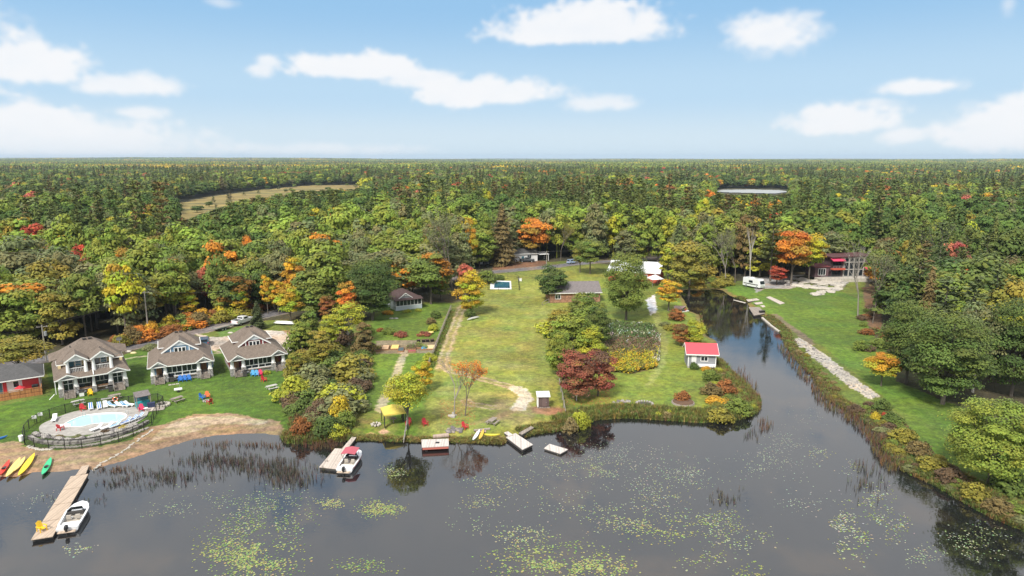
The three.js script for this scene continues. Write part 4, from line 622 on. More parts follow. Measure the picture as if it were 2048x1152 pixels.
// a framed window set on a wall that looks along +z (or turned): frame part with panes inside it
function windowIn(parent, x, y, z, w, h, { cols = 1, rows = 1, frame = M.trim, glass = M.glass, turn = 0, bar = .07, name = 'window' } = {}) {
  const g = [box(w + .2, .1, .12, 0, h / 2 + .05, 0), box(w + .2, .1, .16, 0, -h / 2 - .05, .01), box(.1, h, .12, -w / 2 - .05, 0, 0), box(.1, h, .12, w / 2 + .05, 0, 0)];
  for (let i = 1; i < cols; i++) g.push(box(bar, h, .1, -w / 2 + w * i / cols, 0, 0)); for (let i = 1; i < rows; i++) g.push(box(w, bar, .095, 0, -h / 2 + h * i / rows, 0));
  const f = part(name, g, frame, parent); f.position.set(x, y, z); f.rotation.y = turn;
  for (let i = 0; i < cols; i++) for (let j = 0; j < rows; j++) part('pane', box(w / cols - bar, h / rows - bar, .03, -w / 2 + w * (i + .5) / cols, -h / 2 + h * (j + .5) / rows, -.02), glass, f);
  return f;
}
function doorIn(parent, x, y, z, w, h, m, turn = 0) { const d = part('door', [box(w, h, .06, 0, h / 2, 0)], m, parent); d.position.set(x, y, z); d.rotation.y = turn; part('handle', box(.05, .12, .08, w * .38, h * .48, .05), M.steel, d); return d; }
function stepsAt(parent, x, z, w, top, n = 4, m = M.woodGrey) { for (let i = 0; i < n; i++) part('step', box(w, .07, .34, x, top * (n - i) / (n + 1) - .03, z + .17 + i * .32), m, parent); part('stringer', [beam([x - w / 2 - .03, top - .1, z], [x - w / 2 - .03, .05, z + n * .34 + .1], .06, .26), beam([x + w / 2 + .03, top - .1, z], [x + w / 2 + .03, .05, z + n * .34 + .1], .06, .26)], m, parent); part('handrail', [-1, 1].flatMap((s) => [beam([x + s * (w / 2 + .08), top + .85, z + .1], [x + s * (w / 2 + .08), .95, z + n * .32 + .1], .07, .07), box(.08, 1, .08, x + s * (w / 2 + .08), .46, z + n * .32 + .1)]), m, parent); }
function columnAt(parent, x, z, top, pier = 1.45, k = 1) { const g = new THREE.CylinderGeometry(.3 * k, .46 * k, top - pier, 4).rotateY(Math.PI / 4).translate(0, pier + (top - pier) / 2, 0); const c = part('column', [g, box(.74 * k, .12, .74 * k, 0, pier + .06, 0), box(.5 * k, .12, .5 * k, 0, top - .06, 0)], M.trim, parent); c.position.set(x, 0, z); part('pier', box(.8 * k, pier + .2, .8 * k, 0, pier / 2 - .1, 0), M.stone, c); return c; }
function gablet(parent, x, z0, z1, y, hw, rise, face, roofM = M.roof) {
  part('entry_roof', [slab([[x - hw - .15, y - .1, z0 + .2], [x, y + rise, z0 + .2], [x, y + rise, z1], [x - hw - .15, y - .1, z1]], .1), slab([[x + hw + .15, y - .1, z0 + .2], [x, y + rise, z0 + .2], [x, y + rise, z1], [x + hw + .15, y - .1, z1]], .1)], roofM, parent);
  part('pediment', wallShape([[x - hw + .05, y - .05], [x + hw - .05, y - .05], [x, y + rise - .14]], .1, z0), face, parent);
  part('bargeboard', [beam([x - hw - .17, y - .16, z0 + .23], [x, y + rise - .06, z0 + .23], .06, .17), beam([x + hw + .17, y - .16, z0 + .23], [x, y + rise - .06, z0 + .23], .06, .17), box(hw * 1.1, .1, .06, x, y + rise * .42, z0 + .08), box(.1, rise * .4, .05, x, y + rise * .62, z0 + .08)], M.trim, parent);
}
function cottage(name, label, at, siding, gableM, sideWindow) {
  const { pos, turn, w } = at, t = thing(name, label, 'house', pos, turn), hw = w / 2, E = 3.1, e = hw + .4, s = .66, ridge = E + e * s, top = .75;
  part('foundation', box(w - .5, .8, 10, 0, .3, -5.3), M.stone, t);
  part('wall', [box(w - .6, 2.5, .2, 0, 1.95, -2.6), box(.2, 2.5, 8, -hw + .4, 1.95, -6.5), box(.2, 2.5, 8, hw - .4, 1.95, -6.5), box(w - .6, 2.5, .2, 0, 1.95, -10.5)], siding, t);
  part('porch_floor', box(w - .1, .14, 2.6, 0, top, -1.35), M.woodGrey, t);
  for (const x of [-hw + .36, -hw * .53, hw * .55, hw - .36]) columnAt(t, x, -.2, E - .05);
  // screened porch in the middle
  const x0 = -hw * .53 + .36, x1 = hw * .55 - .36, mid = (x0 + x1) / 2, fr = [box(x1 - x0, .12, .12, mid, E - .16, -.3), box(x1 - x0, .12, .12, mid, 1.52, -.3), box(x1 - x0, .12, .12, mid, .9, -.3), box(.16, 2.2, .14, mid, 1.9, -.29)];
  const scr = part('porch_screen', [...fr, ...[0, 1].flatMap((k) => { const a = k ? mid + .08 : x0, b = k ? x1 : mid - .08, wd = b - a; return [1, 2].map((i) => box(.09, 1.4, .1, a + wd * i / 3, 2.2, -.3)).concat(box(.09, .62, .1, a + wd / 2, 1.21, -.3)); })], M.trim, t);
  for (const k of [0, 1]) { const a = k ? mid + .08 : x0, b = k ? x1 : mid - .08, wd = b - a; for (let i = 0; i < 3; i++) part('pane', box(wd / 3 - .08, 1.34, .03, a + wd * (i + .5) / 3, 2.2, -.32), M.glass, scr); for (let i = 0; i < 2; i++) part('pane', box(wd / 2 - .08, .52, .03, a + wd * (i + .5) / 2, 1.21, -.32), M.glass, scr); }
  part('porch_skirt', box(x1 - x0, .8, .1, mid, .42, -.3), M.stone, t);
  for (const sgn of [-1, 1]) { const bx = (sgn < 0 ? (-hw + .36 - hw * .53) : (hw * .55 + hw - .36)) / 2; stepsAt(t, bx, -.1, 1.35, top, 4); doorIn(t, bx, top + .08, -2.46, .95, 2.05, M.wood); gablet(t, bx, .5, -1.3, E + .12, 1.22, .82, M.sidingGrey); }
  // roof: side slopes, front skirt, rear hip
  const zf = -3.3, ys = E + (.5 - zf) * .42, xs = e - (ys - E) / s, zg = -2.95;
  part('roof', [
    ...[-1, 1].map((k) => slab([[k * e, E, .5], [k * xs, ys, zf], [0, ridge, zf], [0, ridge, -9.2], [k * e, E, -10.9]], .14)),
    ...[-1, 1].map((k) => slab([[k * xs * 1.02, ys - .02, zf + .01], [0, ridge, zf], [0, ridge, zg], [k * xs * 1.02, ys - .02, zg]], .12)),
    slab([[-e, E, .5], [e, E, .5], [xs, ys, zf], [-xs, ys, zf]], .14), slab([[-e, E, -10.9], [e, E, -10.9], [0, ridge, -9.2]], .14),
  ], M.roof, t);
  // the higher hipped crossing behind, with its vents
  const u = part('upper_roof', [-1, 1].flatMap((k) => [slab([[k * 3.6, 4.95, -5.6], [k * 3.6, 4.95, -11.2], [k * .7, 7.15, -8.4]], .12)]).concat([slab([[-3.6, 4.95, -5.6], [3.6, 4.95, -5.6], [.7, 7.15, -8.4], [-.7, 7.15, -8.4]], .12), slab([[-3.6, 4.95, -11.2], [3.6, 4.95, -11.2], [.7, 7.15, -8.4], [-.7, 7.15, -8.4]], .12)]), M.roof, t);
  part('eave', [box(.1, .16, 5.6, -3.62, 4.9, -8.4), box(.1, .16, 5.6, 3.62, 4.9, -8.4), box(7.1, .16, .1, 0, 4.9, -5.62)], M.trim, u);
  part('upper_wall', box(6.6, 1.6, 5, 0, 4.2, -8.4), siding, t);
  for (const k of [-1, 1]) part('roof_vent', rbox(.5, .24, .4, k * .38, 7.12, -8.2, .06), M.dark, t);
  // gable with triple window
  part('gable_wall', wallShape([[-xs + .25, ys - .5], [xs - .25, ys - .5], [xs - .25, ys + .02], [0, ridge - .2], [-xs + .25, ys + .02]], .16, zf + .14), gableM, t);
  part('gable_peak', wallShape([[-1.55, ridge - 1.0], [1.55, ridge - 1.0], [0, ridge - .2]], .1, zf + .27), M.sidingPale, t);
  windowIn(t, 0, ys + .1, zf + .24, 1.8, 1, { cols: 3, bar: .16 });
  part('corner_board', [box(.16, 1.25, .1, -1.55, ys + .02, zf + .22), box(.16, 1.25, .1, 1.55, ys + .02, zf + .22)], M.trim, t);
  part('bargeboard', [-1, 1].map((k) => beam([k * xs * 1.03, ys - .12, zg + .04], [0, ridge - .06, zg + .04], .07, .22)), M.trim, t);
  part('fascia', [box(e * 2, .16, .08, 0, E - .12, .52), box(.08, .16, 11.3, -e - .02, E - .12, -5.2), box(.08, .16, 11.3, e + .02, E - .12, -5.2)], M.trim, t);
  if (sideWindow) { part('side_bay', box(.9, 2.6, 2.4, hw - .1, 1.9, -5), siding, t); windowIn(t, hw - .15, 1.95, -3.76, .5, 1.7, {}); windowIn(t, hw + .38, 1.95, -5, 1.5, 1.6, { turn: Math.PI / 2, cols: 2 }); }
  for (const z of [-4.6, -7.6]) windowIn(t, hw - .28, 2.1, z, 1, 1.2, { turn: Math.PI / 2 });
  return t;
}
cottage('lake_cottage', 'brown roofed cottage with blue gable and screened porch', frontage([303, 768], [426, 752]), M.sidingBlue, M.sidingBlue, true);
cottage('lake_cottage', 'brown roofed cottage with dark red gable and screened porch', frontage([462, 753], [572, 737]), M.sidingRed, M.sidingRed, false);

{ // the two storey duplex
  const { pos, turn, w } = frontage([119, 796], [257, 773]), t = thing('duplex_house', 'two storey brown roofed duplex with twin balcony gables facing the pool', 'house', pos, turn), hw = w / 2, E = 3.2, e = hw + .5, top = .8;
  part('foundation', box(w - .4, .85, 10.4, 0, .3, -5.6), M.stone, t);
  part('wall', [box(w - .6, 2.6, .2, 0, 2, -2.4), box(.2, 2.6, 8.4, -hw + .4, 2, -6.6), box(.2, 2.6, 8.4, hw - .4, 2, -6.6), box(w - .6, 2.6, .2, 0, 2, -10.8)], M.sidingRed, t);
  part('upper_wall', box(8.6, 2.3, 7.6, 0, 4.35, -6.6), M.sidingTeal, t);
  part('porch_floor', box(w - .1, .14, 2.4, 0, top, -1.25), M.woodGrey, t);
  for (const x of [-hw + .36, -hw * .5, .05, hw * .5, hw - .36]) columnAt(t, x, -.2, E - .05, x === .05 ? 1.1 : 1.5, x === .05 ? .8 : 1);
  for (const k of [-1, 1]) {
    const x0 = k < 0 ? -hw * .5 + .35 : .4, x1 = k < 0 ? -.3 : hw * .5 - .35, m = (x0 + x1) / 2, wd = x1 - x0;
    const sc = part('porch_screen', [box(wd, .1, .1, m, E - .15, -.5), box(wd, .1, .1, m, 1.75, -.5), ...[1, 2].map((i) => box(.08, 1.4, .1, x0 + wd * i / 3, 2.4, -.5))], M.offwhite, t);
    for (let i = 0; i < 3; i++) part('pane', box(wd / 3 - .08, 1.25, .03, x0 + wd * (i + .5) / 3, 2.42, -.52), M.glass, sc);
    for (let i = 0; i < 2; i++) part('pane', box(wd / 2 - .08, .6, .03, x0 + wd * (i + .5) / 2, 1.4, -.52), M.glass, sc);
    part('porch_rail', [box(wd, .22, .1, m, .98, -.42), box(wd, .5, .08, m, .5, -.44)], M.wood, t);
    const bx = k * (hw * .75 - .18); stepsAt(t, bx, -.05, 1.45, top, 5);
    windowIn(t, bx, 2.0, -.62, 1.35, 2.2, { cols: 2, rows: 2, name: 'entry_door', glass: M.glass });
    gablet(t, bx, .55, -1.3, E + .12, 1.4, .62, M.sidingGrey);
    // balcony gable
    const cx = k < 0 ? -2.12 : 1.62, bw = 1.4, z0 = -.75, y0 = 3.7, y1 = 5.85;
    part('balcony_floor', box(bw * 2, .14, 2, cx, y0, z0 - 1), M.trim, t);
    part('balcony_post', [-1, 1].map((q) => { const g = new THREE.CylinderGeometry(.27, .42, y1 - y0 + .3, 4).rotateY(Math.PI / 4); return g.translate(cx + q * (bw - .1), (y0 + y1) / 2 - .1, z0); }), M.trim, t);
    part('balcony_wall', [box(bw * 2, y1 - y0, .12, cx, (y0 + y1) / 2, z0 - 1.5), box(.12, y1 - y0, 1.6, cx - bw, (y0 + y1) / 2, z0 - .8), box(.12, y1 - y0, 1.6, cx + bw, (y0 + y1) / 2, z0 - .8)], M.cream, t);
    const w1 = windowIn(t, cx + .3, 4.95, z0 - 1.4, .8, .9, { rows: 2, glass: M.glassBlue }); w1.name = 'window'; doorIn(t, cx - .65, y0 + .08, z0 - 1.4, .7, 1.75, k < 0 ? M.sidingTeal : M.sidingGrey);
    part('balcony_rail', [box(bw * 2 - .3, .09, .07, cx, 4.55, z0 + .02), ...Array.from({ length: 11 }, (_, i) => box(.04, .7, .04, cx - bw + .22 + i * (bw * 2 - .44) / 10, 4.18, z0 + .02))], M.trim, t);
    part('balcony_chair', [rbox(.5, .3, .5, cx - .3, y0 + .3, z0 - .6), rbox(.5, .5, .15, cx - .3, y0 + .6, z0 - .85)], M.seat, t);
    const ry = 6.95; part('balcony_roof', [-1, 1].map((q) => slab([[cx + q * (bw + .35), y1 - .08, z0 + .45], [cx, ry, z0 + .45], [cx, ry, z0 - 3.6], [cx + q * (bw + .35), y1 - .08, z0 - 2.6]], .12)), M.roof, t);
    part('balcony_gable', wallShape([[cx - bw, y1 - .1], [cx + bw, y1 - .1], [cx, ry - .2]], .1, z0 + .12), M.whitePlain, t);
    part('bargeboard', [-1, 1].map((q) => beam([cx + q * (bw + .38), y1 - .16, z0 + .47], [cx, ry - .05, z0 + .47], .07, .2)), M.trim, t);
    part('bracket', box(.42, 1, .42, k * 4.55, 4.35, -2.2), M.cream, t);
  }
  const skirt = [slab([[-e, E, .55], [e, E, .55], [4.5, 4.75, -2.7], [-4.5, 4.75, -2.7]], .14), ...[-1, 1].map((k) => slab([[k * e, E, .55], [k * 4.5, 4.75, -2.7], [k * 4.5, 4.75, -11], [k * e, E, -11.3]], .14))];
  part('porch_roof', skirt, M.roof, t);
  const P = [-.75, 8.3, -6.6], Q = [.75, 8.3, -6.6], A = 5.1;
  const m = 4.95; part('roof', [slab([[-m, A, -2.3], [m, A, -2.3], Q, P], .16), slab([[-m, A, -11.4], [m, A, -11.4], Q, P], .16), slab([[-m, A, -2.3], P, [-m, A, -11.4]], .16), slab([[m, A, -2.3], Q, [m, A, -11.4]], .16)], M.roof, t);
  part('wing_roof', [-1, 1].flatMap((k) => [slab([[k * 5.9, 5.0, -8.9], [k * 5.9, 6.0, -7.2], [k * .6, 7.35, -7.2], [k * 1.6, 6.2, -8.9]], .12), slab([[k * 5.9, 5.0, -5.5], [k * 5.9, 6.0, -7.2], [k * .6, 7.35, -7.2], [k * 1.6, 6.2, -5.5]], .12)]), M.roof, t);
  part('fascia', [box(e * 2, .18, .08, 0, E - .12, .58), box(m * 2, .16, .08, 0, A - .12, -2.28), box(.08, .16, 9.1, -m, A - .12, -6.85), box(.08, .16, 9.1, m, A - .12, -6.85), beam([.1, 5.0, -2.2], [.1, 3.3, .58], .14, .1)], M.trim, t);
  for (const k of [-1, 1]) part('roof_vent', rbox(.55, .26, .42, k * .42, 8.18, -6.2, .06), M.dark, t);
  part('roof_vent', box(.18, .3, .18, -2.6, 7.2, -5.6), M.dark, t); part('roof_vent', box(.18, .3, .18, 1.6, 6.9, -3.2), M.dark, t);
  part('downspout', [beam([-e - .1, .7, -.2], [-e - .9, .12, .5], .1, .1), box(.1, 2.6, .1, -e + .12, 1.9, -.3)], M.trim, t);
  // its dish
  const d = thing('satellite_dish', 'pale round satellite dish on the corner of the duplex roof', 'satellite dish', new THREE.Vector3(5.2, 5.4, -9.4).applyAxisAngle(new THREE.Vector3(0, 1, 0), turn).add(pos), turn);
  part('mast', cyl(.04, .04, 1.1, 0, -.2, 0), M.steel, d); const dish = part('reflector', new THREE.SphereGeometry(.75, 16, 6, 0, 6.3, 0, .75).rotateX(-1.0).translate(0, .75, -.2), mat([.5, .5, .48], { side: THREE.DoubleSide }), d); part('feed_arm', bar([0, 1, 0], [0, 1.2, .9], .025), M.steel, d);
}
{ // red and white cottage with the timber deck
  const { pos, turn } = frontage([-70, 812], [74, 789]), t = thing('deck_cottage', 'low dark roofed white and red cottage with timber deck', 'house', pos, turn), hw = 5.6;
  part('foundation', box(hw * 2, .6, 7, 0, .2, -5), M.concrete, t);
  part('wall', [box(hw * 2 - .2, 2.5, .2, 0, 1.7, -1.8), box(.2, 2.5, 6.2, hw - .2, 1.7, -5), box(.2, 2.5, 6.2, -hw + .2, 1.7, -5), box(hw * 2 - .2, 2.5, .2, 0, 1.7, -8.1)], M.white, t);
  part('red_panel', [box(2.3, 2.3, .1, hw - 1.5, 1.65, -1.66), box(.5, 2.3, .1, .55, 1.65, -1.66)], M.red, t);
  doorIn(t, -.3, .5, -1.62, .95, 2.05, M.sidingTeal); windowIn(t, 2.1, 1.9, -1.66, .75, 1, {}); windowIn(t, -2.6, 1.9, -1.66, 1.4, 1, { cols: 2 });
  part('roof', [slab([[-hw - .5, 2.95, -.9], [hw + .5, 2.95, -.9], [hw - 2.6, 4.6, -5], [-hw + 2.6, 4.6, -5]], .14), slab([[-hw - .5, 2.95, -9], [hw + .5, 2.95, -9], [hw - 2.6, 4.6, -5], [-hw + 2.6, 4.6, -5]], .14), slab([[hw + .5, 2.95, -.9], [hw + .5, 2.95, -9], [hw - 2.6, 4.6, -5]], .14), slab([[-hw - .5, 2.95, -.9], [-hw - .5, 2.95, -9], [-hw + 2.6, 4.6, -5]], .14)], M.roofDark, t);
  part('fascia', [box(hw * 2 + 1, .16, .08, 0, 2.82, -.86), box(.08, .16, 8.1, hw + .52, 2.82, -5)], M.trim, t);
  part('deck', [box(6.4, .16, 2.2, 2.4, .48, -.5), box(6.4, .42, .1, 2.4, .2, .6)], M.deckOrange, t);
  part('deck_rail', [box(6.2, .1, .1, 2.4, 1.38, .55), box(6.2, .55, .06, 2.4, .95, .52), ...[-.6, 1, 2.5, 4, 5.5].map((x) => box(.12, 1, .12, x, .95, .55)), box(.1, .1, 2.1, 5.55, 1.38, -.5)], M.deckOrange, t);
  for (let i = 0; i < 3; i++) part('step', box(1.7, .09, .42, -1.7, .12 + i * .16, 1.1 - i * .38), M.deckOrange, t);
  part('roof_vent', cyl(.1, .1, .4, -1, 4.4, -4.2), M.trim, t);
  const c = thing('patio_umbrella', 'closed red patio umbrella table on the timber deck', 'umbrella', new THREE.Vector3(2.6, .56, -.5).applyAxisAngle(new THREE.Vector3(0, 1, 0), turn).add(pos), turn); part('canopy', new THREE.ConeGeometry(.8, .45, 8).translate(0, 1.15, 0), M.plasticRed, c); part('pole', cyl(.03, .03, 1.2), M.trim, c); part('base', cyl(.25, .22, .08), M.dark, c);
  const b = thing('grill', 'dark covered grill at the deck end under the red wall', 'grill', new THREE.Vector3(4.7, .56, -.9).applyAxisAngle(new THREE.Vector3(0, 1, 0), turn).add(pos), turn); part('body', rbox(1, .6, .5, 0, .75, 0, .15), M.black, b); part('cart', box(.7, .5, .4, 0, .25, 0), M.dark, b);
}
{ // boathouse
  const { pos, turn, w } = frontage([1374, 736], [1433, 738]), t = thing('boathouse', 'small grey boathouse with bright red metal roof beside the inlet', 'boathouse', pos, turn), hw = w / 2;
  part('wall', [box(w - .3, 2.6, .16, 0, 1.7, -.2), box(w - .3, 2.6, .16, 0, 1.7, -4.6), ...[-1, 1].map((k) => slab([[k * (hw - .2), .4, -.2], [k * (hw - .2), .4, -4.6], [k * (hw - .2), 3, -4.6], [k * (hw - .2), 4.15, -2.4], [k * (hw - .2), 3, -.2]], .14))], M.sidingGrey, t);
  part('foundation', box(w - .2, .5, 4.6, 0, .2, -2.4), M.concrete, t);
  part('roof', [slab([[-hw - .3, 2.85, .3], [hw + .3, 2.85, .3], [hw + .3, 4.4, -2.4], [-hw - .3, 4.4, -2.4]], .1), slab([[-hw - .3, 2.85, -5.1], [hw + .3, 2.85, -5.1], [hw + .3, 4.4, -2.4], [-hw - .3, 4.4, -2.4]], .1)], M.redRoof, t);
  part('fascia', [box(w + .62, .2, .08, 0, 2.74, .32), ...[-1, 1].flatMap((k) => [beam([k * (hw + .32), 2.72, .3], [k * (hw + .32), 4.28, -2.4], .07, .2), beam([k * (hw + .32), 2.72, -5.1], [k * (hw + .32), 4.28, -2.4], .07, .2)])], M.trim, t);
  part('lean_to', box(w * .6, .5, .5, hw * .3, .62, .1), M.whitePlain, t); windowIn(t, hw * .15, 1.9, -.1, 1.2, .8, { cols: 2 }); part('corner_board', [box(.14, 2.6, .14, -hw + .2, 1.7, -.16), box(.14, 2.6, .14, hw - .2, 1.7, -.16)], M.trim, t); doorIn(t, -hw * .55, .45, -.1, .9, 2, M.white);
}
function plainHouse(name, label, cat, at, { depth = 8, eave = 2.7, rise = 1.8, wall = M.white, roof = M.roofGrey, hip = false, cross = false } = {}) {
  const { pos, turn, w } = at, t = thing(name, label, cat, pos, turn), hw = w / 2, d = depth, ov = .45;
  part('wall', [box(w, eave, .2, 0, eave / 2, -.1), box(w, eave, .2, 0, eave / 2, -d + .1), box(.2, eave, d - .4, -hw + .1, eave / 2, -d / 2), box(.2, eave, d - .4, hw - .1, eave / 2, -d / 2)], wall, t);
  const i = hip ? d * .42 : -ov, y = eave + rise, E = eave - .05;
  const r = [slab([[-hw - ov, E, ov], [hw + ov, E, ov], [hw - i, y, -d / 2], [-hw + i, y, -d / 2]], .14), slab([[-hw - ov, E, -d - ov], [hw + ov, E, -d - ov], [hw - i, y, -d / 2], [-hw + i, y, -d / 2]], .14)];
  if (hip) r.push(...[-1, 1].map((k) => slab([[k * (hw + ov), E, ov], [k * (hw + ov), E, -d - ov], [k * (hw - i), y, -d / 2]], .14)));
  part('roof', r, roof, t);
  if (!hip) for (const k of [-1, 1]) part('gable', slab([[k * (hw - .06), eave, 0], [k * (hw - .06), eave, -d], [k * (hw - .06), y - .25, -d / 2]], .1), wall, t);
  part('fascia', [box(w + ov * 2 + .1, .18, .08, 0, E - .12, ov + .03), box(w + ov * 2 + .1, .18, .08, 0, E - .12, -d - ov - .03)], M.trim, t);
  return t;
}
{ const at = frontage([1100, 606], [1200, 604]), t = plainHouse('brick_house', 'long grey roofed brick house half hidden by trees', 'house', at, { depth: 9, eave: 2.9, rise: 2.3, wall: M.brick, roof: M.roofGrey }); windowIn(t, -at.w / 2 + 2.2, 1.7, .03, 1.4, 1.1, { cols: 2 }); windowIn(t, 2, 1.7, .03, 2, 1.3, { cols: 2 }); part('vent_pipe', cyl(.07, .07, .6, -at.w / 2 + 3, 4.2, -2.6), M.dark, t); part('porch_rail', [beam([-at.w / 2 - .4, 1.3, .6], [-at.w / 2 - 2.6, .6, 2.2], .08, .1), beam([-at.w / 2 - .4, .75, 1.6], [-at.w / 2 - 2.6, .1, 3.2], .08, .1), box(.1, 1.4, .1, -at.w / 2 - .4, .7, .6), box(.1, .8, .1, -at.w / 2 - 2.5, .35, 2.2)], M.woodGrey, t); }
{ const at = frontage([1216, 562], [1318, 566]), t = plainHouse('metal_building', 'long white metal roofed building with red end wall', 'building', { ...at, turn: at.turn - .12 }, { depth: 12, eave: 3.4, rise: 2.6, wall: mat([.5, .1, .06], { map: T.siding }), roof: mat([.66, .68, .7], { roughness: .5 }) }); windowIn(t, -3, 1.9, .03, 2, 1.1, { cols: 2 }); windowIn(t, 3.4, 1.9, .03, 2, 1.1, { cols: 2 }); }
{ const at = frontage([788, 620], [840, 614]), t = plainHouse('verandah_house', 'plum roofed house with glazed white verandah under dark trees', 'house', at, { depth: 8, eave: 2.9, rise: 2, wall: M.sidingPale, roof: M.roofPlum, hip: true }); part('verandah_base', box(at.w, 1.1, 1.6, 0, .55, .6), M.sidingPale, t); windowIn(t, 0, 1.9, 1.35, at.w - .3, 1.4, { cols: 7, name: 'glazing' }); part('verandah_roof', slab([[-at.w / 2 - .3, 2.7, 1.8], [at.w / 2 + .3, 2.7, 1.8], [at.w / 2 + .3, 3.2, -.2], [-at.w / 2 - .3, 3.2, -.2]], .12), M.roofPlum, t); gablet(t, -.6, .5, -3.4, 3.1, 1.8, 1.3, M.sidingGrey, M.roofPlum); }
{ const at = frontage([1030, 524], [1075, 522]), t = plainHouse('roadside_house', 'white roadside house with dark porch behind the orange maple', 'house', at, { depth: 9, eave: 3.2, rise: 1.6, wall: M.white, roof: M.roofDark }); windowIn(t, 1.2, 1.8, .03, 1.6, 1.3, { cols: 2 }); doorIn(t, -1.4, 0, .03, 1, 2.1, M.sidingTeal); part('carport', [slab([[5, 2.6, .3], [9.2, 2.6, .3], [9.2, 2.9, -5], [5, 2.9, -5]], .15), box(.15, 2.6, .15, 9, 1.3, .1), box(.15, 2.6, .15, 9, 1.3, -4.8)], M.whitePlain, t); }
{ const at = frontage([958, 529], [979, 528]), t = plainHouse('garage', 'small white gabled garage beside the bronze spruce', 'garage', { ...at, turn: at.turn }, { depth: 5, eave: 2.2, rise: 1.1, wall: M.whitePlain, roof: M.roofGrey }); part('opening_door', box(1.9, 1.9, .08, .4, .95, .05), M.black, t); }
{ // modern house on the rock
  const { pos, turn } = frontage([1632, 562], [1740, 560]), t = thing('modern_house', 'modern two storey house with red canopies and tall grey window frame', 'house', pos.setY(LAND + 1), turn);
  part('terrace', [box(20, 1.1, 4, .5, -.45, 1.2)], M.rockPale, t);
  part('low_wing', box(4.6, 3.4, 6, -7, 1.7, -4), M.sidingPlum, t); part('low_wing_roof', slab([[-9.7, 3.5, -.6], [-4.4, 3.7, -.6], [-4.4, 3.7, -7.4], [-9.7, 3.5, -7.4]], .25), mat([.16, .04, .045]), t);
  part('main_wall', box(12, 6.6, 6.5, 2.6, 3.3, -4.4), M.sidingPlum, t); part('main_roof', slab([[-4.2, 6.7, -.4], [9.6, 7.2, -.4], [9.6, 7.2, -8.2], [-4.2, 6.7, -8.2]], .3), mat([.085, .03, .032]), t);
  const f = part('window_frame', [.4, 2.1, 3.8, 5.5, 7.2].map((x) => box(.35, 6.4, .4, x, 3.2, -.95)).concat([.2, 2.5, 4.9, 6.3].map((y) => box(7, .3, .38, 3.8, y, -.95))), M.concrete, t);
  for (let i = 0; i < 4; i++) for (let j = 0; j < 3; j++) part('pane', box(1.34, [2, 2.1, 1.1][j], .06, 1.25 + i * 1.7, [1.35, 3.7, 5.6][j], -1), M.glass, f);
  part('canopy', [slab([[-4.2, 5.6, .6], [.1, 5.6, .6], [.1, 6.3, -1.2], [-4.2, 6.3, -1.2]], .25)], M.pinkRed, t); part('balcony', [box(4.2, .3, 1.8, -2, 2.75, -.3), box(4.2, .25, .1, -2, 3.1, .55)], mat([.5, .1, .06]), t); part('balcony_rail', [box(4.2, .08, .06, -2, 3.9, .55), ...[0, 1, 2, 3, 4].map((i) => box(.06, .9, .06, -4 + i, 3.45, .55))], M.steel, t);
  part('lower_canopy', slab([[7.4, 2.6, .9], [11.4, 2.4, .9], [11.4, 3, -1.2], [7.4, 3.2, -1.2]], .2), M.pinkRed, t);
  windowIn(t, -2, 1.3, -1.1, 3, 1.9, { cols: 3, frame: M.dark }); windowIn(t, -2, 4.6, -1.1, 3, 1.5, { cols: 3, frame: M.dark }); windowIn(t, -7, 1.8, -.98, 2.4, 2, { cols: 3 });
  part('terrace_rail', [box(20, .07, .06, .5, .95, 3), ...Array.from({ length: 14 }, (_, i) => box(.06, .9, .06, -9.3 + i * 1.5, .5, 3))], M.steel, t);
}
{ const at = frontage([1077, 817], [1097, 817]), t = thing('garden_shed', 'little brown shed with white flat roof on the worn lawn', 'shed', at.pos, at.turn + .05), w = 1.75; part('wall', [box(w, 1.75, 1.5, 0, 1.15, -.8)], mat([.11, .075, .07], { map: T.siding }), t); part('side_trim', box(.16, 1.8, 1.52, -w / 2 - .02, 1.15, -.8), M.trim, t); part('roof', slab([[-w / 2 - .2, 2.05, .2], [w / 2 + .2, 2.05, .2], [w / 2 + .2, 2.3, -1.8], [-w / 2 - .2, 2.3, -1.8]], .1), M.whitePlain, t); part('skid', [box(w + .3, .2, .16, 0, .1, -.2), box(w + .3, .2, .16, 0, .1, -1.4)], M.woodGrey, t); doorIn(t, .15, .3, -.02, .7, 1.5, mat([.13, .09, .085])); }
{ const s = G(787, 846), t = thing('gazebo', 'yellow canopy gazebo with open sides under the willow', 'gazebo', s, .35), w = 1.55; part('canopy', [new THREE.ConeGeometry(w * 1.5, .95, 4).rotateY(Math.PI / 4).translate(0, 2.55, 0), box(w * 2.1, .2, .04, 0, 2.0, w * 1.05), box(w * 2.1, .2, .04, 0, 2.0, -w * 1.05), box(.04, .2, w * 2.1, w * 1.05, 2.0, 0), box(.04, .2, w * 2.1, -w * 1.05, 2.0, 0)], M.yellowCloth, t); for (const x of [-w, w]) for (const z of [-w, w]) part('post', box(.09, 2.1, .09, x, 1.05, z), M.black, t); part('side_curtain', [box(.06, 1.9, .5, -w, .98, w - .3), box(.06, 1.9, 1.2, w, .98, -.4)], M.dark, t); part('table', [cyl(.06, .06, .7), cyl(.5, .5, .05, 0, .7)], M.woodGrey, t); }
// ================================================================ pool, docks, boats, furniture, vehicles
const onLand = (px, py) => { const s = G(px, py); s.y = ground(s.x, s.z); return s; };
const heading = (a, b) => Math.atan2(b.x - a.x, b.z - a.z);                       // turn that points local +z from a to b
const DECK = LAND + .14;
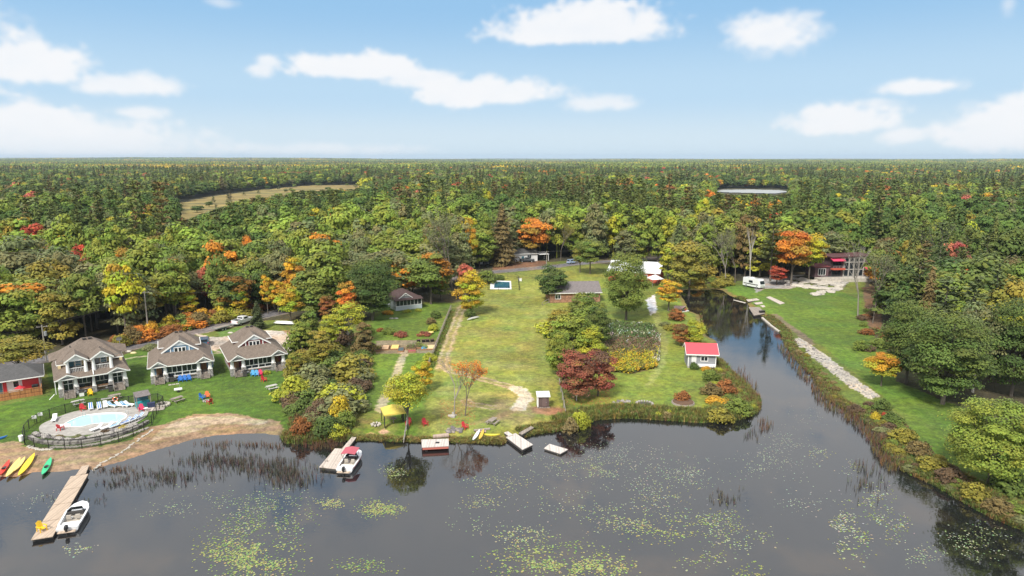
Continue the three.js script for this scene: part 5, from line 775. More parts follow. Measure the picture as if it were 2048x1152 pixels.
// ---- furniture builders
function adirondack(m, label, pos, turn, group) {
  const t = thing('adirondack_chair', label, 'chair', pos, turn, group);
  part('seat', [box(.54, .05, .56, 0, .36, .05, 0, .16)], m, t); part('backrest', [-2, -1, 0, 1, 2].map((i) => box(.11, .82 - Math.abs(i) * .06, .04, i * .115, .72 - Math.abs(i) * .03, -.34, 0, -.38)), m, t);
  for (const k of [-1, 1]) { part('armrest', box(.14, .04, .72, k * .36, .6, .02), m, t); part('leg', [box(.06, .6, .1, k * .34, .3, .32), box(.06, .4, .1, k * .3, .18, -.36)], m, t); }
  return t;
}
function lounger(m, label, pos, turn, group) {
  const t = thing('sun_lounger', label, 'sun lounger', pos, turn, group);
  part('frame', [box(.06, .06, 1.9, -.31, .3, 0), box(.06, .06, 1.9, .31, .3, 0), box(.62, .06, .06, 0, .3, .92)], M.whitePlain, t);
  for (const x of [-.3, .3]) for (const z of [-.75, .75]) part('leg', box(.06, .3, .06, x, .15, z), M.whitePlain, t);
  const s = part('seat', rbox(.6, .06, 1.25, 0, .35, .3, .02), M.whitePlain, t), b = part('backrest', rbox(.6, .06, .72, 0, .58, -.6, .02, 0, .7), M.whitePlain, t);
  if (m) { for (const x of [-.14, .14]) { part('stripe', box(.16, .012, 1.24, x, .386, .3), m, s); part('stripe', box(.16, .012, .71, x, .605, -.576, 0, .7), m, b); } }
  return t;
}
function picnicTable(label, pos, turn, m = M.woodGrey) {
  const t = thing('picnic_table', label, 'table', pos, turn);
  for (let i = 0; i < 4; i++) part('top_plank', box(1.8, .05, .19, 0, .74, -.3 + i * .2), m, t);
  for (const k of [-1, 1]) { part('bench', box(1.8, .05, .28, 0, .44, k * .72), m, t); part('leg_frame', [beam([k * .62, .02, -.7], [k * .62, .72, -.22], .06, .1), beam([k * .62, .02, .7], [k * .62, .72, .22], .06, .1), box(.06, .1, 1.5, k * .62, .4, 0)], m, t); }
  return t;
}
function grill(label, pos, turn, m = M.black) { const t = thing('grill', label, 'grill', pos, turn); part('lid', new THREE.CylinderGeometry(.27, .27, .75, 12, 1, false, 0, Math.PI).rotateZ(Math.PI / 2).rotateX(-Math.PI / 2).translate(0, .92, 0), m, t); part('firebox', box(.75, .2, .52, 0, .82, 0), M.dark, t); part('cart', [box(.68, .62, .46, 0, .4, 0)], m === M.steel ? M.whitePlain : M.dark, t); for (const k of [-1, 1]) { part('side_shelf', box(.32, .04, .46, k * .55, .86, 0), M.steel, t); part('wheel', new THREE.CylinderGeometry(.09, .09, .05, 10).rotateZ(Math.PI / 2).translate(k * .34, .09, -.18), M.rubber, t); } return t; }

// ---- swimming pool
{
  const y = DECK, P = (pts) => smoothLine(plan(pts, y), 90, true);
  const outline = P([[78, 858], [84, 848], [121, 832], [148, 823], [182, 818], [240, 814], [280, 811], [296, 820], [292, 832], [272, 845], [245, 855], [191, 866], [148, 871], [104, 870], [84, 865]]);
  const pool = P([[128, 851], [136, 844], [165, 832], [200, 827], [234, 825.5], [251, 829], [248, 837], [226, 845], [200, 846.5], [182, 848.5], [165, 852.5], [146, 853.5]]);
  const d = thing('pool_deck', 'grey concrete terrace around the kidney shaped pool', 'terrace'); d.userData.kind = 'structure';
  part('paving', plate(outline, .55, y, [pool]), M.concrete, d);
  const b = thing('swimming_pool', 'kidney shaped pale aqua swimming pool in the grey terrace', 'pool');
  const cx = pool.reduce((a, p) => a + p[0], 0) / pool.length, cz = pool.reduce((a, p) => a + p[1], 0) / pool.length, grow = (k) => pool.map(([x, z]) => [cx + (x - cx) * k, cz + (z - cz) * k]);
  part('basin', plate(pool, .3, y - 1.2), mat([.5, .78, .8]), b); part('basin_wall', plate(grow(1.015), 1.2, y - .02, [grow(.985)]), mat([.62, .8, .8]), b); part('coping', plate(grow(1.035), .06, y + .04, [grow(.99)]), M.trim, b);
  part('water', plate(grow(.99), .02, y - .1), new THREE.MeshPhysicalMaterial({ color: lin(.42, .74, .75), roughness: .05 }), b);
  const st = G(125, 850.5, y); part('steps', [rbox(1.7, .1, 1, st.x, y - .03, st.z, .05, .5), rbox(1.1, .1, .7, st.x + .6, y - .06, st.z, .05, .5)], M.whitePlain, b);
  part('ladder', [[252, 829], [166, 833]].flatMap(([a, c]) => { const q = G(a, c, y); return [bar([q.x, y - .3, q.z], [q.x, y + .6, q.z], .03), bar([q.x + .4, y - .3, q.z], [q.x + .4, y + .6, q.z], .03), bar([q.x, y + .6, q.z], [q.x + .4, y + .6, q.z], .03)]; }), M.steel, b);
  // loungers and chairs
  const at = (px, py) => G(px, py, y), face = (px, py) => { const q = G(px, py, y); return Math.atan2(-q.x, -q.z); }, L = 'pool loungers';
  const rows = [[182, 818, M.plasticBlue, 0, 'blue striped lounger beside the red chair on the pool terrace'], [199, 816.5, M.plasticBlue, 0, 'blue striped lounger next to the plain white one behind the pool'], [211, 814, null, 0, 'plain white lounger beside the two blue ones behind the pool'], [225, 814, M.plasticSky, .7, 'slanted blue and white lounger under the life ring'], [241, 813.5, null, .8, 'slanted white lounger behind the pool'], [250, 813.5, M.plasticSky, .7, 'blue striped lounger between two white ones behind the pool'], [259, 812, null, .8, 'white lounger nearest the pump shelter'], [109, 841, null, 1.7, 'white lounger alone at the open end of the terrace'], [194, 860, null, .9, 'single white lounger above the stone wall'], [215, 857, null, .9, 'white lounger beside a blue one above the stone wall'], [231, 854, M.plasticSky, .9, 'blue and white lounger beside the white pair above the stone wall'], [252, 847.5, M.plasticBlue, .95, 'blue striped lounger first of three above the stone wall'], [265, 843, M.plasticBlue, .95, 'blue striped lounger middle of three above the stone wall'], [277, 838, M.plasticBlue, .95, 'blue striped lounger last of three by the fence']];
  for (const [px, py, m, tw, l] of rows) lounger(m, l, at(px, py), face(px, py) + (py > 836 ? tw - 1.9 : tw), L);
  adirondack(M.plasticRed, 'red armchair at the back of the pool terrace', at(166, 821), face(166, 821) + .3); adirondack(M.plasticRed, 'red armchair near the pool steps', at(121, 860), face(121, 860) + 2.4); adirondack(M.plasticPink, 'dark red armchair beside the pump shelter', at(283, 822), face(283, 822));
  const tb = thing('side_table', 'small white round table by the pump shelter', 'table', at(292, 822)); part('top', cyl(.35, .35, .04, 0, .48), M.whitePlain, tb); part('pedestal', cyl(.05, .04, .48), M.whitePlain, tb);
  const ps = thing('pump_shelter', 'small shelter with brown sloping roof and teal counter beside the pool', 'shelter', at(287, 814), face(287, 814) + .2); part('roof', slab([[-1.1, 2.0, .7], [1.1, 2.0, .7], [1.1, 2.45, -1], [-1.1, 2.45, -1]], .08), M.roofGrey, ps); for (const x of [-1, 1]) for (const z of [-.9, .6]) part('post', box(.1, 2.1, .1, x, 1.05, z), M.woodGrey, ps); part('counter', [box(2, .9, .7, 0, .45, -.3)], M.plasticTeal, ps); part('back_panel', box(2, 1.1, .06, 0, 1.4, -.9), M.sidingTeal, ps);
  const nv = thing('storage_box', 'navy storage box beside the pump shelter', 'box', at(303, 814), .4); part('box', rbox(1.1, .7, .6, 0, .35, 0), mat([.02, .03, .08]), nv); part('lid', rbox(1.16, .08, .66, 0, .73, 0), mat([.03, .04, .1]), nv);
  const tubSpot = onLand(326, 812), ft = thing('fire_pit', 'round pale stone fire pit outside the pool fence', 'fire pit', tubSpot); for (let i = 0; i < 14; i++) { const a = i / 14 * 6.283; part('stone', rbox(.42, .4, .3, Math.cos(a) * .9, .2, Math.sin(a) * .9, .06, -a), M.rockPale, ft); } part('ash', cyl(.75, .75, .08), M.dark, ft);
  const ramp = thing('timber_platform', 'low timber platform between pool gate and fire pit', 'platform', onLand(312, 818), .35); for (let i = 0; i < 7; i++) part('plank', box(2.6, .08, .3, 0, .1, -1 + i * .32), M.dockPale, ramp);
  // fence
  const fenceLine = smoothLine(plan([[50, 890], [47, 879], [53, 864], [70, 849], [97, 837], [121, 830], [148, 821], [174, 816], [215, 812], [257, 809], [292, 805], [312, 804], [327, 806], [318, 822], [306, 842], [303, 851], [296, 856], [276, 868], [252, 880], [220, 888], [191, 893], [160, 898], [128, 899], [100, 899], [73, 897]]), 260, true);
  const fn = thing('pool_fence', 'black mesh fence all round the pool terrace', 'fence'), mesh = new THREE.MeshStandardMaterial({ color: lin(.015, .017, .015), transparent: true, opacity: .38, roughness: .7, side: THREE.DoubleSide });
  let acc = 0, lastPost = null; const posts = [];
  fenceLine.forEach((p, i) => { if (i) acc += Math.hypot(p[0] - fenceLine[i - 1][0], p[1] - fenceLine[i - 1][1]); if (!lastPost || acc > 2.1) { posts.push(p); acc = 0; lastPost = p; } });
  posts.push(posts[0]);
  posts.forEach((p, i) => { if (i === posts.length - 1) return; const q = posts[i + 1], g0 = ground(...p), g1 = ground(...q); part('post', box(.08, 1.6, .08, p[0], g0 + .7, p[1]), M.black, fn); const rails = [beam([p[0], g0 + 1.42, p[1]], [q[0], g1 + 1.42, q[1]], .05, .05), beam([p[0], g0 + .08, p[1]], [q[0], g1 + .08, q[1]], .04, .04)]; const r = part('rail', rails, M.black, fn); const dx = q[0] - p[0], dz = q[1] - p[1], len = Math.hypot(dx, dz), m = new THREE.PlaneGeometry(len - .1, 1.28); m.rotateY(-Math.atan2(dz, dx)); part('mesh_panel', m.translate((p[0] + q[0]) / 2, (g0 + g1) / 2 + .75, (p[1] + q[1]) / 2), mesh, fn); });
  // stone wall, rock garden
  const r = rng(8), wallLine = smoothLine(plan([[60, 877], [75, 884], [100, 888], [150, 888], [200, 881], [245, 869], [280, 855], [294, 847]]), 64), sw = thing('stone_wall', 'curved grey stone retaining wall below the pool terrace', 'wall');
  wallLine.forEach(([x, z], i) => { const n = wallLine[Math.min(i + 1, 64)], tn = -Math.atan2(n[1] - z, n[0] - x); for (let k = 0; k < 2; k++) { const s = part('stone', rbox(.44 + .14 * r(), .34, .5, 0, 0, 0, .07, tn + (r() - .5) * .2), r() < .3 ? M.rockDark : M.rock, sw); s.position.set(x + (r() - .5) * .1, ground(x, z) - .02 + k * .31, z + (r() - .5) * .12); } });
  const fl = smoothLine(plan([[58, 893], [80, 900], [101, 899]]), 8).concat(smoothLine(plan([[104, 895], [150, 894], [200, 887], [250, 873], [294, 857]]), 34)), edge = thing('stone_edging', 'line of flat pale stones edging the sand below the pool', 'edging');
  fl.forEach(([x, z]) => { const s = part('stone', rbox(.5 + .3 * r(), .16, .32 + .15 * r(), 0, 0, 0, .05, r() * 3), M.rockPale, edge); s.position.set(x, ground(x, z) + .05, z); });
  const step = smoothLine(plan([[184, 936], [196, 924], [214, 915], [236, 905], [258, 892], [285, 874], [305, 860]]), 30), sp = thing('stepping_stones', 'line of small pale stones crossing the sand from dock to pool', 'stones');
  step.forEach(([x, z]) => { const s = part('stone', rbox(.3 + .25 * r(), .1, .22 + .12 * r(), 0, 0, 0, .04, r() * 3), M.rockPale, sp); s.position.set(x + (r() - .5) * .3, ground(x, z) + .03, z + (r() - .5) * .3); });
  const bedLine = smoothLine(plan([[70, 868], [100, 876], [140, 880], [190, 874], [235, 863], [275, 850]]), 44), bed = thing('rock_garden', 'rock garden of grey boulders between terrace and stone wall', 'rock garden');
  bedLine.forEach(([x, z]) => { const g = new THREE.IcosahedronGeometry(.28 + .25 * r(), 1); const p = g.attributes.position; for (let i = 0; i < p.count; i++) p.setXYZ(i, p.getX(i) * (1 + .3 * Math.sin(i * 3.1)), p.getY(i) * .6, p.getZ(i) * (1 + .2 * Math.cos(i * 1.7))); g.computeVertexNormals(); const s = part('boulder', g, r() < .25 ? M.rockDark : M.rock, bed); s.position.set(x + (r() - .5) * .5, LAND + .12, z + (r() - .5) * .5); });
  for (const [px, py, h, l] of [[118, 876, 'straw', 'straw coloured tuft in the rock garden'], [210, 866, 'brown', 'brown ornamental grass in the rock garden'], [248, 857, 'yellow', 'yellow green tuft in the rock garden'], [155, 876, 'sage', 'grey green tuft in the rock garden']]) { const s = G(px, py); plant('garden_plant', 'low', h, s, .7, 1.5, l, 'shrub'); }
  const lr = thing('life_ring', 'orange life ring hanging on the pool fence', 'life ring', G(232, 811).setY(LAND + 1.05), face(232, 811)); part('ring', new THREE.TorusGeometry(.33, .1, 8, 20), M.plasticOrange, lr); for (let i = 0; i < 4; i++) part('band', new THREE.TorusGeometry(.33, .105, 8, 5, .35).rotateZ(i * 1.5708), M.whitePlain, lr);
  for (const [px, py, l] of [[70, 849, 'white notice board on the pool fence beside the lawn'], [82, 843, 'second white notice board on the pool fence facing the white lounger'], [277, 806, 'white notice board on the fence behind the pump shelter']]) { const n = thing('notice_board', l, 'sign', G(px, py).setY(LAND), face(px, py)); part('board', box(.6, .5, .03, 0, 1.2, .08), M.whitePlain, n); part('post', box(.05, 1.4, .05, 0, .7, 0), M.black, n); }
  const wb = thing('white_bin', 'white bin at the sandy corner of the pool fence', 'bin', onLand(43, 882)); part('body', cyl(.26, .32, .75, 0, 0, 0, 12), M.whitePlain, wb); part('lid', cyl(.34, .3, .08, 0, .75, 0, 12), M.whitePlain, wb);
}
// ---- lawn furniture of the cottages
{
  const f = (px, py) => { const q = onLand(px, py); return [q, Math.atan2(-q.x, -q.z)]; };
  const chair = (px, py, m, l, dt = 0) => { const [q, a] = f(px, py); adirondack(m, l, q, a + dt); };
  chair(181, 791, M.plasticYellow, 'yellow chair in front of the duplex porch'); chair(361, 763, M.plasticBlue, 'blue chair beside the grill of the blue gabled cottage'); chair(369.5, 762, M.plasticBlue, 'middle blue chair in front of the blue gabled cottage'); chair(378, 761, M.plasticBlue, 'blue chair nearest the steps of the blue gabled cottage');
  chair(506, 752, M.plasticSky, 'sky blue chair beside the grill of the red gabled cottage'); chair(513.5, 752, M.plasticSky, 'sky blue chair next to the pink chair'); chair(521, 751, M.plasticPink, 'pink chair in front of the red gabled cottage'); chair(528, 763, M.plasticRed, 'red chair out on the lawn of the red gabled cottage', .7);
  chair(405, 799, M.plasticBlue, 'blue chair at the lawn fire ring', .9); chair(415, 796, M.plasticOrange, 'orange chair at the lawn fire ring', .1); chair(420, 808, M.plasticRed, 'red chair at the lawn fire ring', 3.6);
  chair(850, 851, M.plasticRed, 'red chair on the worn lawn near the driftwood fence', .4); chair(930, 857, M.plasticRed, 'red chair beside the shore fire place', .8); chair(817, 850, M.plasticRed, 'red chair in the shade of the gazebo', -.4);
  const fr = thing('fire_ring', 'small lawn fire ring between the coloured chairs', 'fire pit', onLand(413, 803)); for (let i = 0; i < 9; i++) { const a = i * .698; part('stone', rbox(.28, .22, .2, Math.cos(a) * .45, .1, Math.sin(a) * .45, .05, -a), M.rock, fr); }
  let [q, a] = f(164, 793); grill('white and steel grill in front of the duplex', q, a, M.steel); [q, a] = f(222, 783); grill('black covered grill at the duplex steps', q, a); [q, a] = f(344, 764); grill('black grill in front of the blue gabled cottage', q, a); [q, a] = f(490, 753); grill('black grill in front of the red gabled cottage', q, a);
  [q, a] = f(157, 810); picnicTable('grey picnic table outside the pool fence below the duplex', q, a + .2, M.offwhite); [q, a] = f(216, 805); picnicTable('pale picnic table at the pool fence beside the life ring', q, a + .1, M.offwhite); [q, a] = f(230, 798); picnicTable('grey picnic table between duplex and pool', q, a + .15, M.woodGrey); [q, a] = f(355, 804); picnicTable('weathered picnic table alone on the cottage lawn', q, a + .5, M.woodGrey); [q, a] = f(544, 779); picnicTable('whitish picnic table below the red gabled cottage', q, a + .4, M.offwhite); [q, a] = f(985, 848); picnicTable('dark picnic table on the worn lawn by the track', q, a + 1.1, M.woodGrey);
  [q, a] = f(347, 769); const pv = thing('paving_slab', 'pale paving slabs under the grill of the blue gabled cottage', 'paving', q, a); for (const x of [-.55, .05, .65]) part('slab', box(.5, .06, .5, x, .04, 0), M.rockPale, pv);
  [q, a] = f(357, 784); const gc = thing('garden_cart', 'white garden cart with upright handle on the lawn', 'cart', q, a); part('tub', [rbox(1.3, .35, .7, 0, .5, 0, .14)], M.whitePlain, gc); for (const k of [-1, 1]) part('wheel', new THREE.CylinderGeometry(.2, .2, .08, 12).rotateX(Math.PI / 2).translate(0, .2, k * .4), M.rubber, gc); part('handle', [bar([.2, .6, 0], [.3, 1.25, 0], .03), box(.04, .04, .5, .3, 1.25, 0)], M.steel, gc);
  for (const [px, py, l, m] of [[257, 703, 'white stone on the grass behind the duplex', M.rockPale], [267, 706, 'yellowish stone on the grass behind the duplex', M.cream], [461, 666, 'flat white stone on the verge by the trailer', M.rockPale], [783, 637, 'white garden stone on the neighbours lawn', M.rockPale], [792, 637, 'grey white stone beside the white garden stone', M.rock]]) { const g = new THREE.IcosahedronGeometry(.55, 1).scale(1.2, .5, .8), s = thing('boulder', l, 'stone', onLand(px, py)); part('stone', g, m, s); }
  plant('garden_plant', 'low', 'lime', onLand(533, 748), 1.1, 1.6, 'yellow flowering plant beside the right porch steps', 'shrub').userData.label = 'yellow flowering plant beside the porch of the red gabled cottage';
}
// ---- docks and boats
function dock(name, label, corners, y, m, sections, floats = M.dark) {         // corners: near-left, far-left, far-right, near-right in plan
  const [a, b, c, d] = plan(corners, y), t = thing(name, label, 'dock'), mix = (p, q, k) => [lerp(p[0], q[0], k), lerp(p[1], q[1], k)];
  for (let i = 0; i < sections; i++) { const k0 = i / sections + .004, k1 = (i + 1) / sections - .004; part('deck_section', plate([mix(a, b, k0), mix(a, b, k1), mix(d, c, k1), mix(d, c, k0)], .09, y - .002 * (i % 2)), m, t); }
  const ins = (p, q, k) => mix(p, q, k), A = ins(a, c, .02), B = ins(b, d, .02), C = ins(c, a, .02), D = ins(d, b, .02);
  part('float', plate([A, B, C, D], .34, y - .1), floats, t); return t;
}
const H1 = .42;
dock('dock', 'long tan timber dock with a yellow chair at its end', [[61.5, 1080], [142, 952], [177, 947], [105, 1073]], H1, M.dock, 4);
dock('dock_ramp', 'tan timber ramp from the sand to the long dock', [[151, 951], [164, 932], [178.5, 929.5], [171.5, 946.5]], H1 + .05, M.dock, 1);
{ const q = G(84, 1062, H1); adirondack(M.plasticYellow, 'yellow chair at the end of the long tan dock', q, Math.atan2(-q.x, -q.z) + .5); }
dock('swim_platform', 'square pale timber platform beside the red topped boat', [[638, 934], [670, 896.5], [704, 898], [675, 938]], H1, M.dockPale, 3);
dock('gangway', 'narrow timber gangway from the grass to the square platform', [[684, 897], [704, 873.5], [712.5, 874.5], [695, 897.5]], H1 + .06, M.dockPale, 2);
dock('timber_raft', 'weathered timber dock pulled half ashore', [[1012, 874], [1031, 866], [1066, 889], [1045, 899]], .5, M.dockWhite, 3);
dock('dock_ramp', 'short plank ramp behind the weathered half ashore dock', [[1008, 865], [1016, 862.5], [1026, 869], [1018, 872]], .62, M.dockWhite, 1);
dock('timber_raft', 'loose little raft floating off the reeds', [[1088, 896.5], [1099, 887.5], [1136, 898.5], [1121, 907]], .3, M.dockWhite, 2);
dock('lift_frame', 'grey plank frame lying on the bank behind the half ashore dock', [[1037, 866], [1062, 852], [1068, 855], [1044, 869]], .62, M.woodGrey, 3);
dock('boat_slip', 'grey dock arm of the boat slip nearest the motorhome lawn', [[1492, 599], [1531, 594.5], [1538, 597.5], [1496, 603]], .55, M.dockPale, 3); dock('boat_slip', 'middle dock arm of the boat slip', [[1507, 605.5], [1543, 601], [1549, 604], [1512, 609]], .55, M.dockPale, 3); dock('boat_slip', 'lower dock arm of the boat slip beside the square float', [[1520, 611], [1556, 606], [1564, 609], [1525, 614.5]], .55, M.dockPale, 3);
dock('boat_slip', 'slanting dock joining the boat slip arms on the grass', [[1532, 594.5], [1540, 592.5], [1570, 606], [1560, 608.5]], .72, M.dockPale, 2);
dock('square_float', 'square grey float moored at the bank below the boat slip', [[1508, 631], [1497, 614], [1519, 614], [1530, 627]], .5, M.woodGrey, 3);
{ const s = thing('dock_box', 'black box on the square grey float', 'box', G(1524, 625, .5), .4); part('box', rbox(1.5, .45, .7, 0, .24, 0), M.black, s); part('lid', rbox(1.56, .08, .76, 0, .5, 0), M.dark, s); }
{ // white swim raft on wheels
  const t = dock('launch_platform', 'white planked platform on wheels at the water edge', [[844, 894.5], [842.5, 879], [897, 877], [898, 891.5]], .75, M.dockWhite, 8, mat([.4, .12, .09])); const q = G(853, 895, .2); const w = part('wheel', new THREE.TorusGeometry(.3, .13, 8, 14).translate(q.x, .28, q.z), M.rubber, t); part('hub', cyl(.2, .2, .3, 0, -.15, 0, 10).rotateX(Math.PI / 2).translate(q.x, .28, q.z), M.whitePlain, w); const v = G(875, 885, .78); part('hatch', box(.55, .04, .5, v.x, .775, v.z), M.black, t);
}
// lofted shapes along z: rows of [z, half width, depth below the sheer, sheer height]
function loft(rows, n = 8, close = true) {
  const pos = [], ix = [], R = rows.length;
  for (const [z, hw, dp, sh] of rows) for (let i = 0; i <= n; i++) { const a = Math.PI * i / n, c = Math.cos(a), s = Math.sin(a); pos.push(hw * Math.sign(c) * Math.abs(c) ** .75, sh - dp * s ** .8, z); }
  for (let j = 0; j < R - 1; j++) for (let i = 0; i < n; i++) { const a = j * (n + 1) + i, b = a + n + 1; ix.push(a, a + 1, b, a + 1, b + 1, b); }
  if (close) { const s = (R - 1) * (n + 1); for (let i = 1; i < n; i++) { ix.push(s, s + i, s + i + 1); ix.push(0, i + 1, i); } }
  const g = new THREE.BufferGeometry(); g.setAttribute('position', new THREE.Float32BufferAttribute(pos, 3)); g.setIndex(ix); g.computeVertexNormals(); return g;
}
function topSheet(rows, k = 1, lift = 0) { const L = rows.map(([z, hw, , sh]) => [-hw * k, sh + lift, z]), R = rows.map(([z, hw, , sh]) => [hw * k, sh + lift, z]), pos = []; for (let i = 0; i < rows.length - 1; i++) pos.push(...L[i], ...R[i + 1], ...R[i], ...L[i], ...L[i + 1], ...R[i + 1]); const g = new THREE.BufferGeometry(); g.setAttribute('position', new THREE.Float32BufferAttribute(pos, 3)); g.computeVertexNormals(); const p = g.attributes.normal; for (let i = 0; i < p.count; i++) p.setXYZ(i, 0, 1, 0); return g; }
function kayak(label, a, b, m, y = .2, open = true, name = 'kayak', cat = 'kayak', flip = false) {
  const A = G(...a, y), B = G(...b, y), len = A.distanceTo(B), mid = A.clone().add(B).multiplyScalar(.5); mid.y = Math.max(ground(mid.x, mid.z), 0) + .02;
  const slope = Math.atan2(Math.max(ground(B.x, B.z), 0) - Math.max(ground(A.x, A.z), 0), len), t = thing(name, label, cat, mid, 0); t.rotation.order = 'YXZ'; t.rotation.y = heading(A, B); t.rotation.x = -slope;
  const w = Math.min(.42, len * .085), rows = []; for (let i = 0; i <= 14; i++) { const k = i / 14 * 2 - 1, q = Math.max(.02, 1 - Math.abs(k) ** 2.2); rows.push([k * len / 2, w * q ** .8, .28 * q ** .5 + .03, .3 + .1 * k * k]); }
  if (flip) { part('hull', loft(rows).rotateZ(Math.PI).translate(0, .62, 0), m, t); part('keel', box(.05, .06, len * .8, 0, .6, 0), m, t); return t; }
  part('hull', loft(rows), m, t); part('deck', topSheet(rows, .96, -.01), m, t);
  if (open) { part('cockpit_rim', new THREE.TorusGeometry(.28, .035, 6, 18).scale(1, 1.9, 1).rotateX(Math.PI / 2).translate(0, .32, -.1), m, t); part('cockpit', cyl(.25, .25, .02, 0, .3, 0, 14).scale(1, 1, 1.9), M.dark, t); part('seat', rbox(.34, .28, .08, 0, .42, -.42, .03, 0, -.3), M.black, t); }
  return t;
}
kayak('red kayak at the end of the beached row', [-1, 953], [20.5, 928], M.kayakRed); kayak('pale yellow kayak beside the red one on the sand', [12.5, 956], [42, 924], M.kayakPale, .2, false); kayak('pale yellow kayak between two longer yellow ones', [27, 947], [52, 923], M.kayakPale, .2, false); kayak('long bright yellow kayak on the sand', [36.5, 954], [71, 916], M.kayakYellow, .2, false); kayak('green kayak alone on the wet sand', [84.5, 951], [103, 922], M.plasticGreen);
kayak('white board beached beside two yellow ones', [945.5, 880], [959.5, 864], M.whitePlain, .4, false, 'paddle_board', 'paddle board'); kayak('orange yellow kayak between white and yellow boards', [958.5, 879], [967.5, 863], mat([.6, .4, .06], { roughness: .45 }), .4, false); kayak('bright yellow kayak lying along the shore', [968, 870], [1000, 870], mat([.7, .62, .06], { roughness: .45 }), .5, false);
kayak('overturned pale aluminium canoe on the wide lawn', [934, 642], [959, 636], M.offwhite, .6, false, 'canoe', 'canoe', true); kayak('blue canoe lying on the grass above the sand', [-14, 882], [16, 876], M.plasticBlue, .6, false, 'canoe', 'canoe');
function motorboat(label, bow, stern, { canopy = null, y = .15, beam: bm = 1.1 } = {}) {
  const A = G(...stern, .5), B = G(...bow, .5), len = A.distanceTo(B), mid = A.clone().add(B).multiplyScalar(.5); mid.y = y - .35;
  const t = thing('motorboat', label, 'boat', mid, heading(A, B)), rows = []; for (let i = 0; i <= 14; i++) { const k = i / 14, q = k < .55 ? 1 - .06 * (1 - k / .55) : Math.sqrt(Math.max(.003, 1 - ((k - .55) / .45) ** 2.3)); rows.push([(k - .5) * len, bm * q, .75 * (k < .8 ? 1 : 1 - (k - .8) * 2), .85 + .16 * k * k]); }
  part('hull', loft(rows, 10), M.hull, t); const z = (k) => (k - .5) * len, fore = rows.slice(9), aft = rows.slice(0, 3);
  part('foredeck', topSheet(fore, .97), M.hull, t); part('aft_deck', topSheet(aft, .97), M.hull, t); part('cockpit_floor', topSheet(rows.slice(2, 10), .86, -.42), M.seat, t);
  part('gunwale', [-1, 1].flatMap((s) => rows.slice(2, 10).map((r, i) => { const n = rows[i + 3]; return beam([s * r[1] * .93, r[3], r[0]], [s * n[1] * .93, n[3], n[0]], .2, .08); })), M.hull, t);
  const wz = z(.62); part('windshield', [beam([-.8, 1.05, wz - .35], [-.5, 1.2, wz + .15], .04, .4), beam([.5, 1.2, wz + .15], [.8, 1.05, wz - .35], .04, .4), box(1, .4, .04, 0, 1.2, wz + .15, 0, -.4)], M.glass, t);
  for (const s of [-1, 1]) { const c = part('seat', rbox(.5, .18, .5, s * .45, .62, z(.45), .06), M.whitePlain, t); part('seat_back', rbox(.5, .5, .14, s * .45, .88, z(.45) - .26, .06), M.seat, c); }
  part('rear_bench', rbox(1.6, .3, .5, 0, .62, z(.22), .08), M.whitePlain, t); part('dashboard', rbox(1.6, .3, .25, 0, .88, wz - .25, .06), M.dark, t);
  const o = part('outboard', [rbox(.34, .5, .5, 0, 1.0, z(0) - .25, .1), box(.16, .8, .2, 0, .5, z(0) - .3)], M.black, t); part('swim_step', box(1.7, .06, .5, 0, .5, z(0) - .2), M.dock, t); part('stripe', [-1, 1].flatMap((s) => rows.slice(1, 11).map((r, i) => { const n = rows[i + 2]; return beam([s * (r[1] + .012), r[3] - .14, r[0]], [s * (n[1] + .012), n[3] - .14, n[0]], .02, .07); })), canopy || M.sidingGrey, t);
  if (canopy) { const pts = []; const g = new THREE.CylinderGeometry(2.2, 2.2, 1.7, 10, 1, true, -.42, .84).rotateX(-Math.PI / 2).rotateZ(0); part('canopy', [slab([[-.95, 2.1, z(.3)], [0, 2.24, z(.3)], [0, 2.28, z(.66)], [-.95, 2.12, z(.66)]], .05), slab([[.95, 2.1, z(.3)], [0, 2.24, z(.3)], [0, 2.28, z(.66)], [.95, 2.12, z(.66)]], .05)], canopy, t); part('canopy_frame', [-1, 1].flatMap((s) => [bar([s * .95, .95, z(.45)], [s * .93, 2.1, z(.32)], .025), bar([s * .95, .95, z(.45)], [s * .93, 2.1, z(.64)], .025)]), M.black, t); }
  return t;
}
motorboat('white open motorboat moored at the long tan dock', [165, 1006], [134, 1058], { beam: 1.15 });
motorboat('white motorboat with dark red canopy beside the square platform', [715, 902], [688, 940], { canopy: mat([.42, .09, .12], { roughness: .85 }), beam: 1.15 });
{ const s = onLand(1368, 622); s.y = .1; const t = thing('watercraft', 'white and red personal watercraft beached at the inlet', 'watercraft', s, 1.9); const rows = []; for (let i = 0; i <= 10; i++) { const k = i / 10 * 2 - 1, q = Math.max(.05, 1 - Math.abs(k) ** 3); rows.push([k * 1.5, .55 * q ** .7, .4, .5 + .1 * k]); } part('hull', loft(rows), M.hull, t); part('deck', topSheet(rows, .97), M.hull, t); part('seat', rbox(.4, .35, 1.4, 0, .7, -.4, .12), M.dark, t); part('handlebar', [box(.7, .05, .05, 0, 1.0, .4), box(.2, .4, .3, 0, .78, .45)], M.plasticRed, t);
  dock('watercraft_dock', 'small pinkish plank dock beside the beached watercraft', [[1342, 616], [1350, 611], [1372, 612], [1364, 618]], .55, mat([.5, .34, .29], { map: T.board }), 2); }
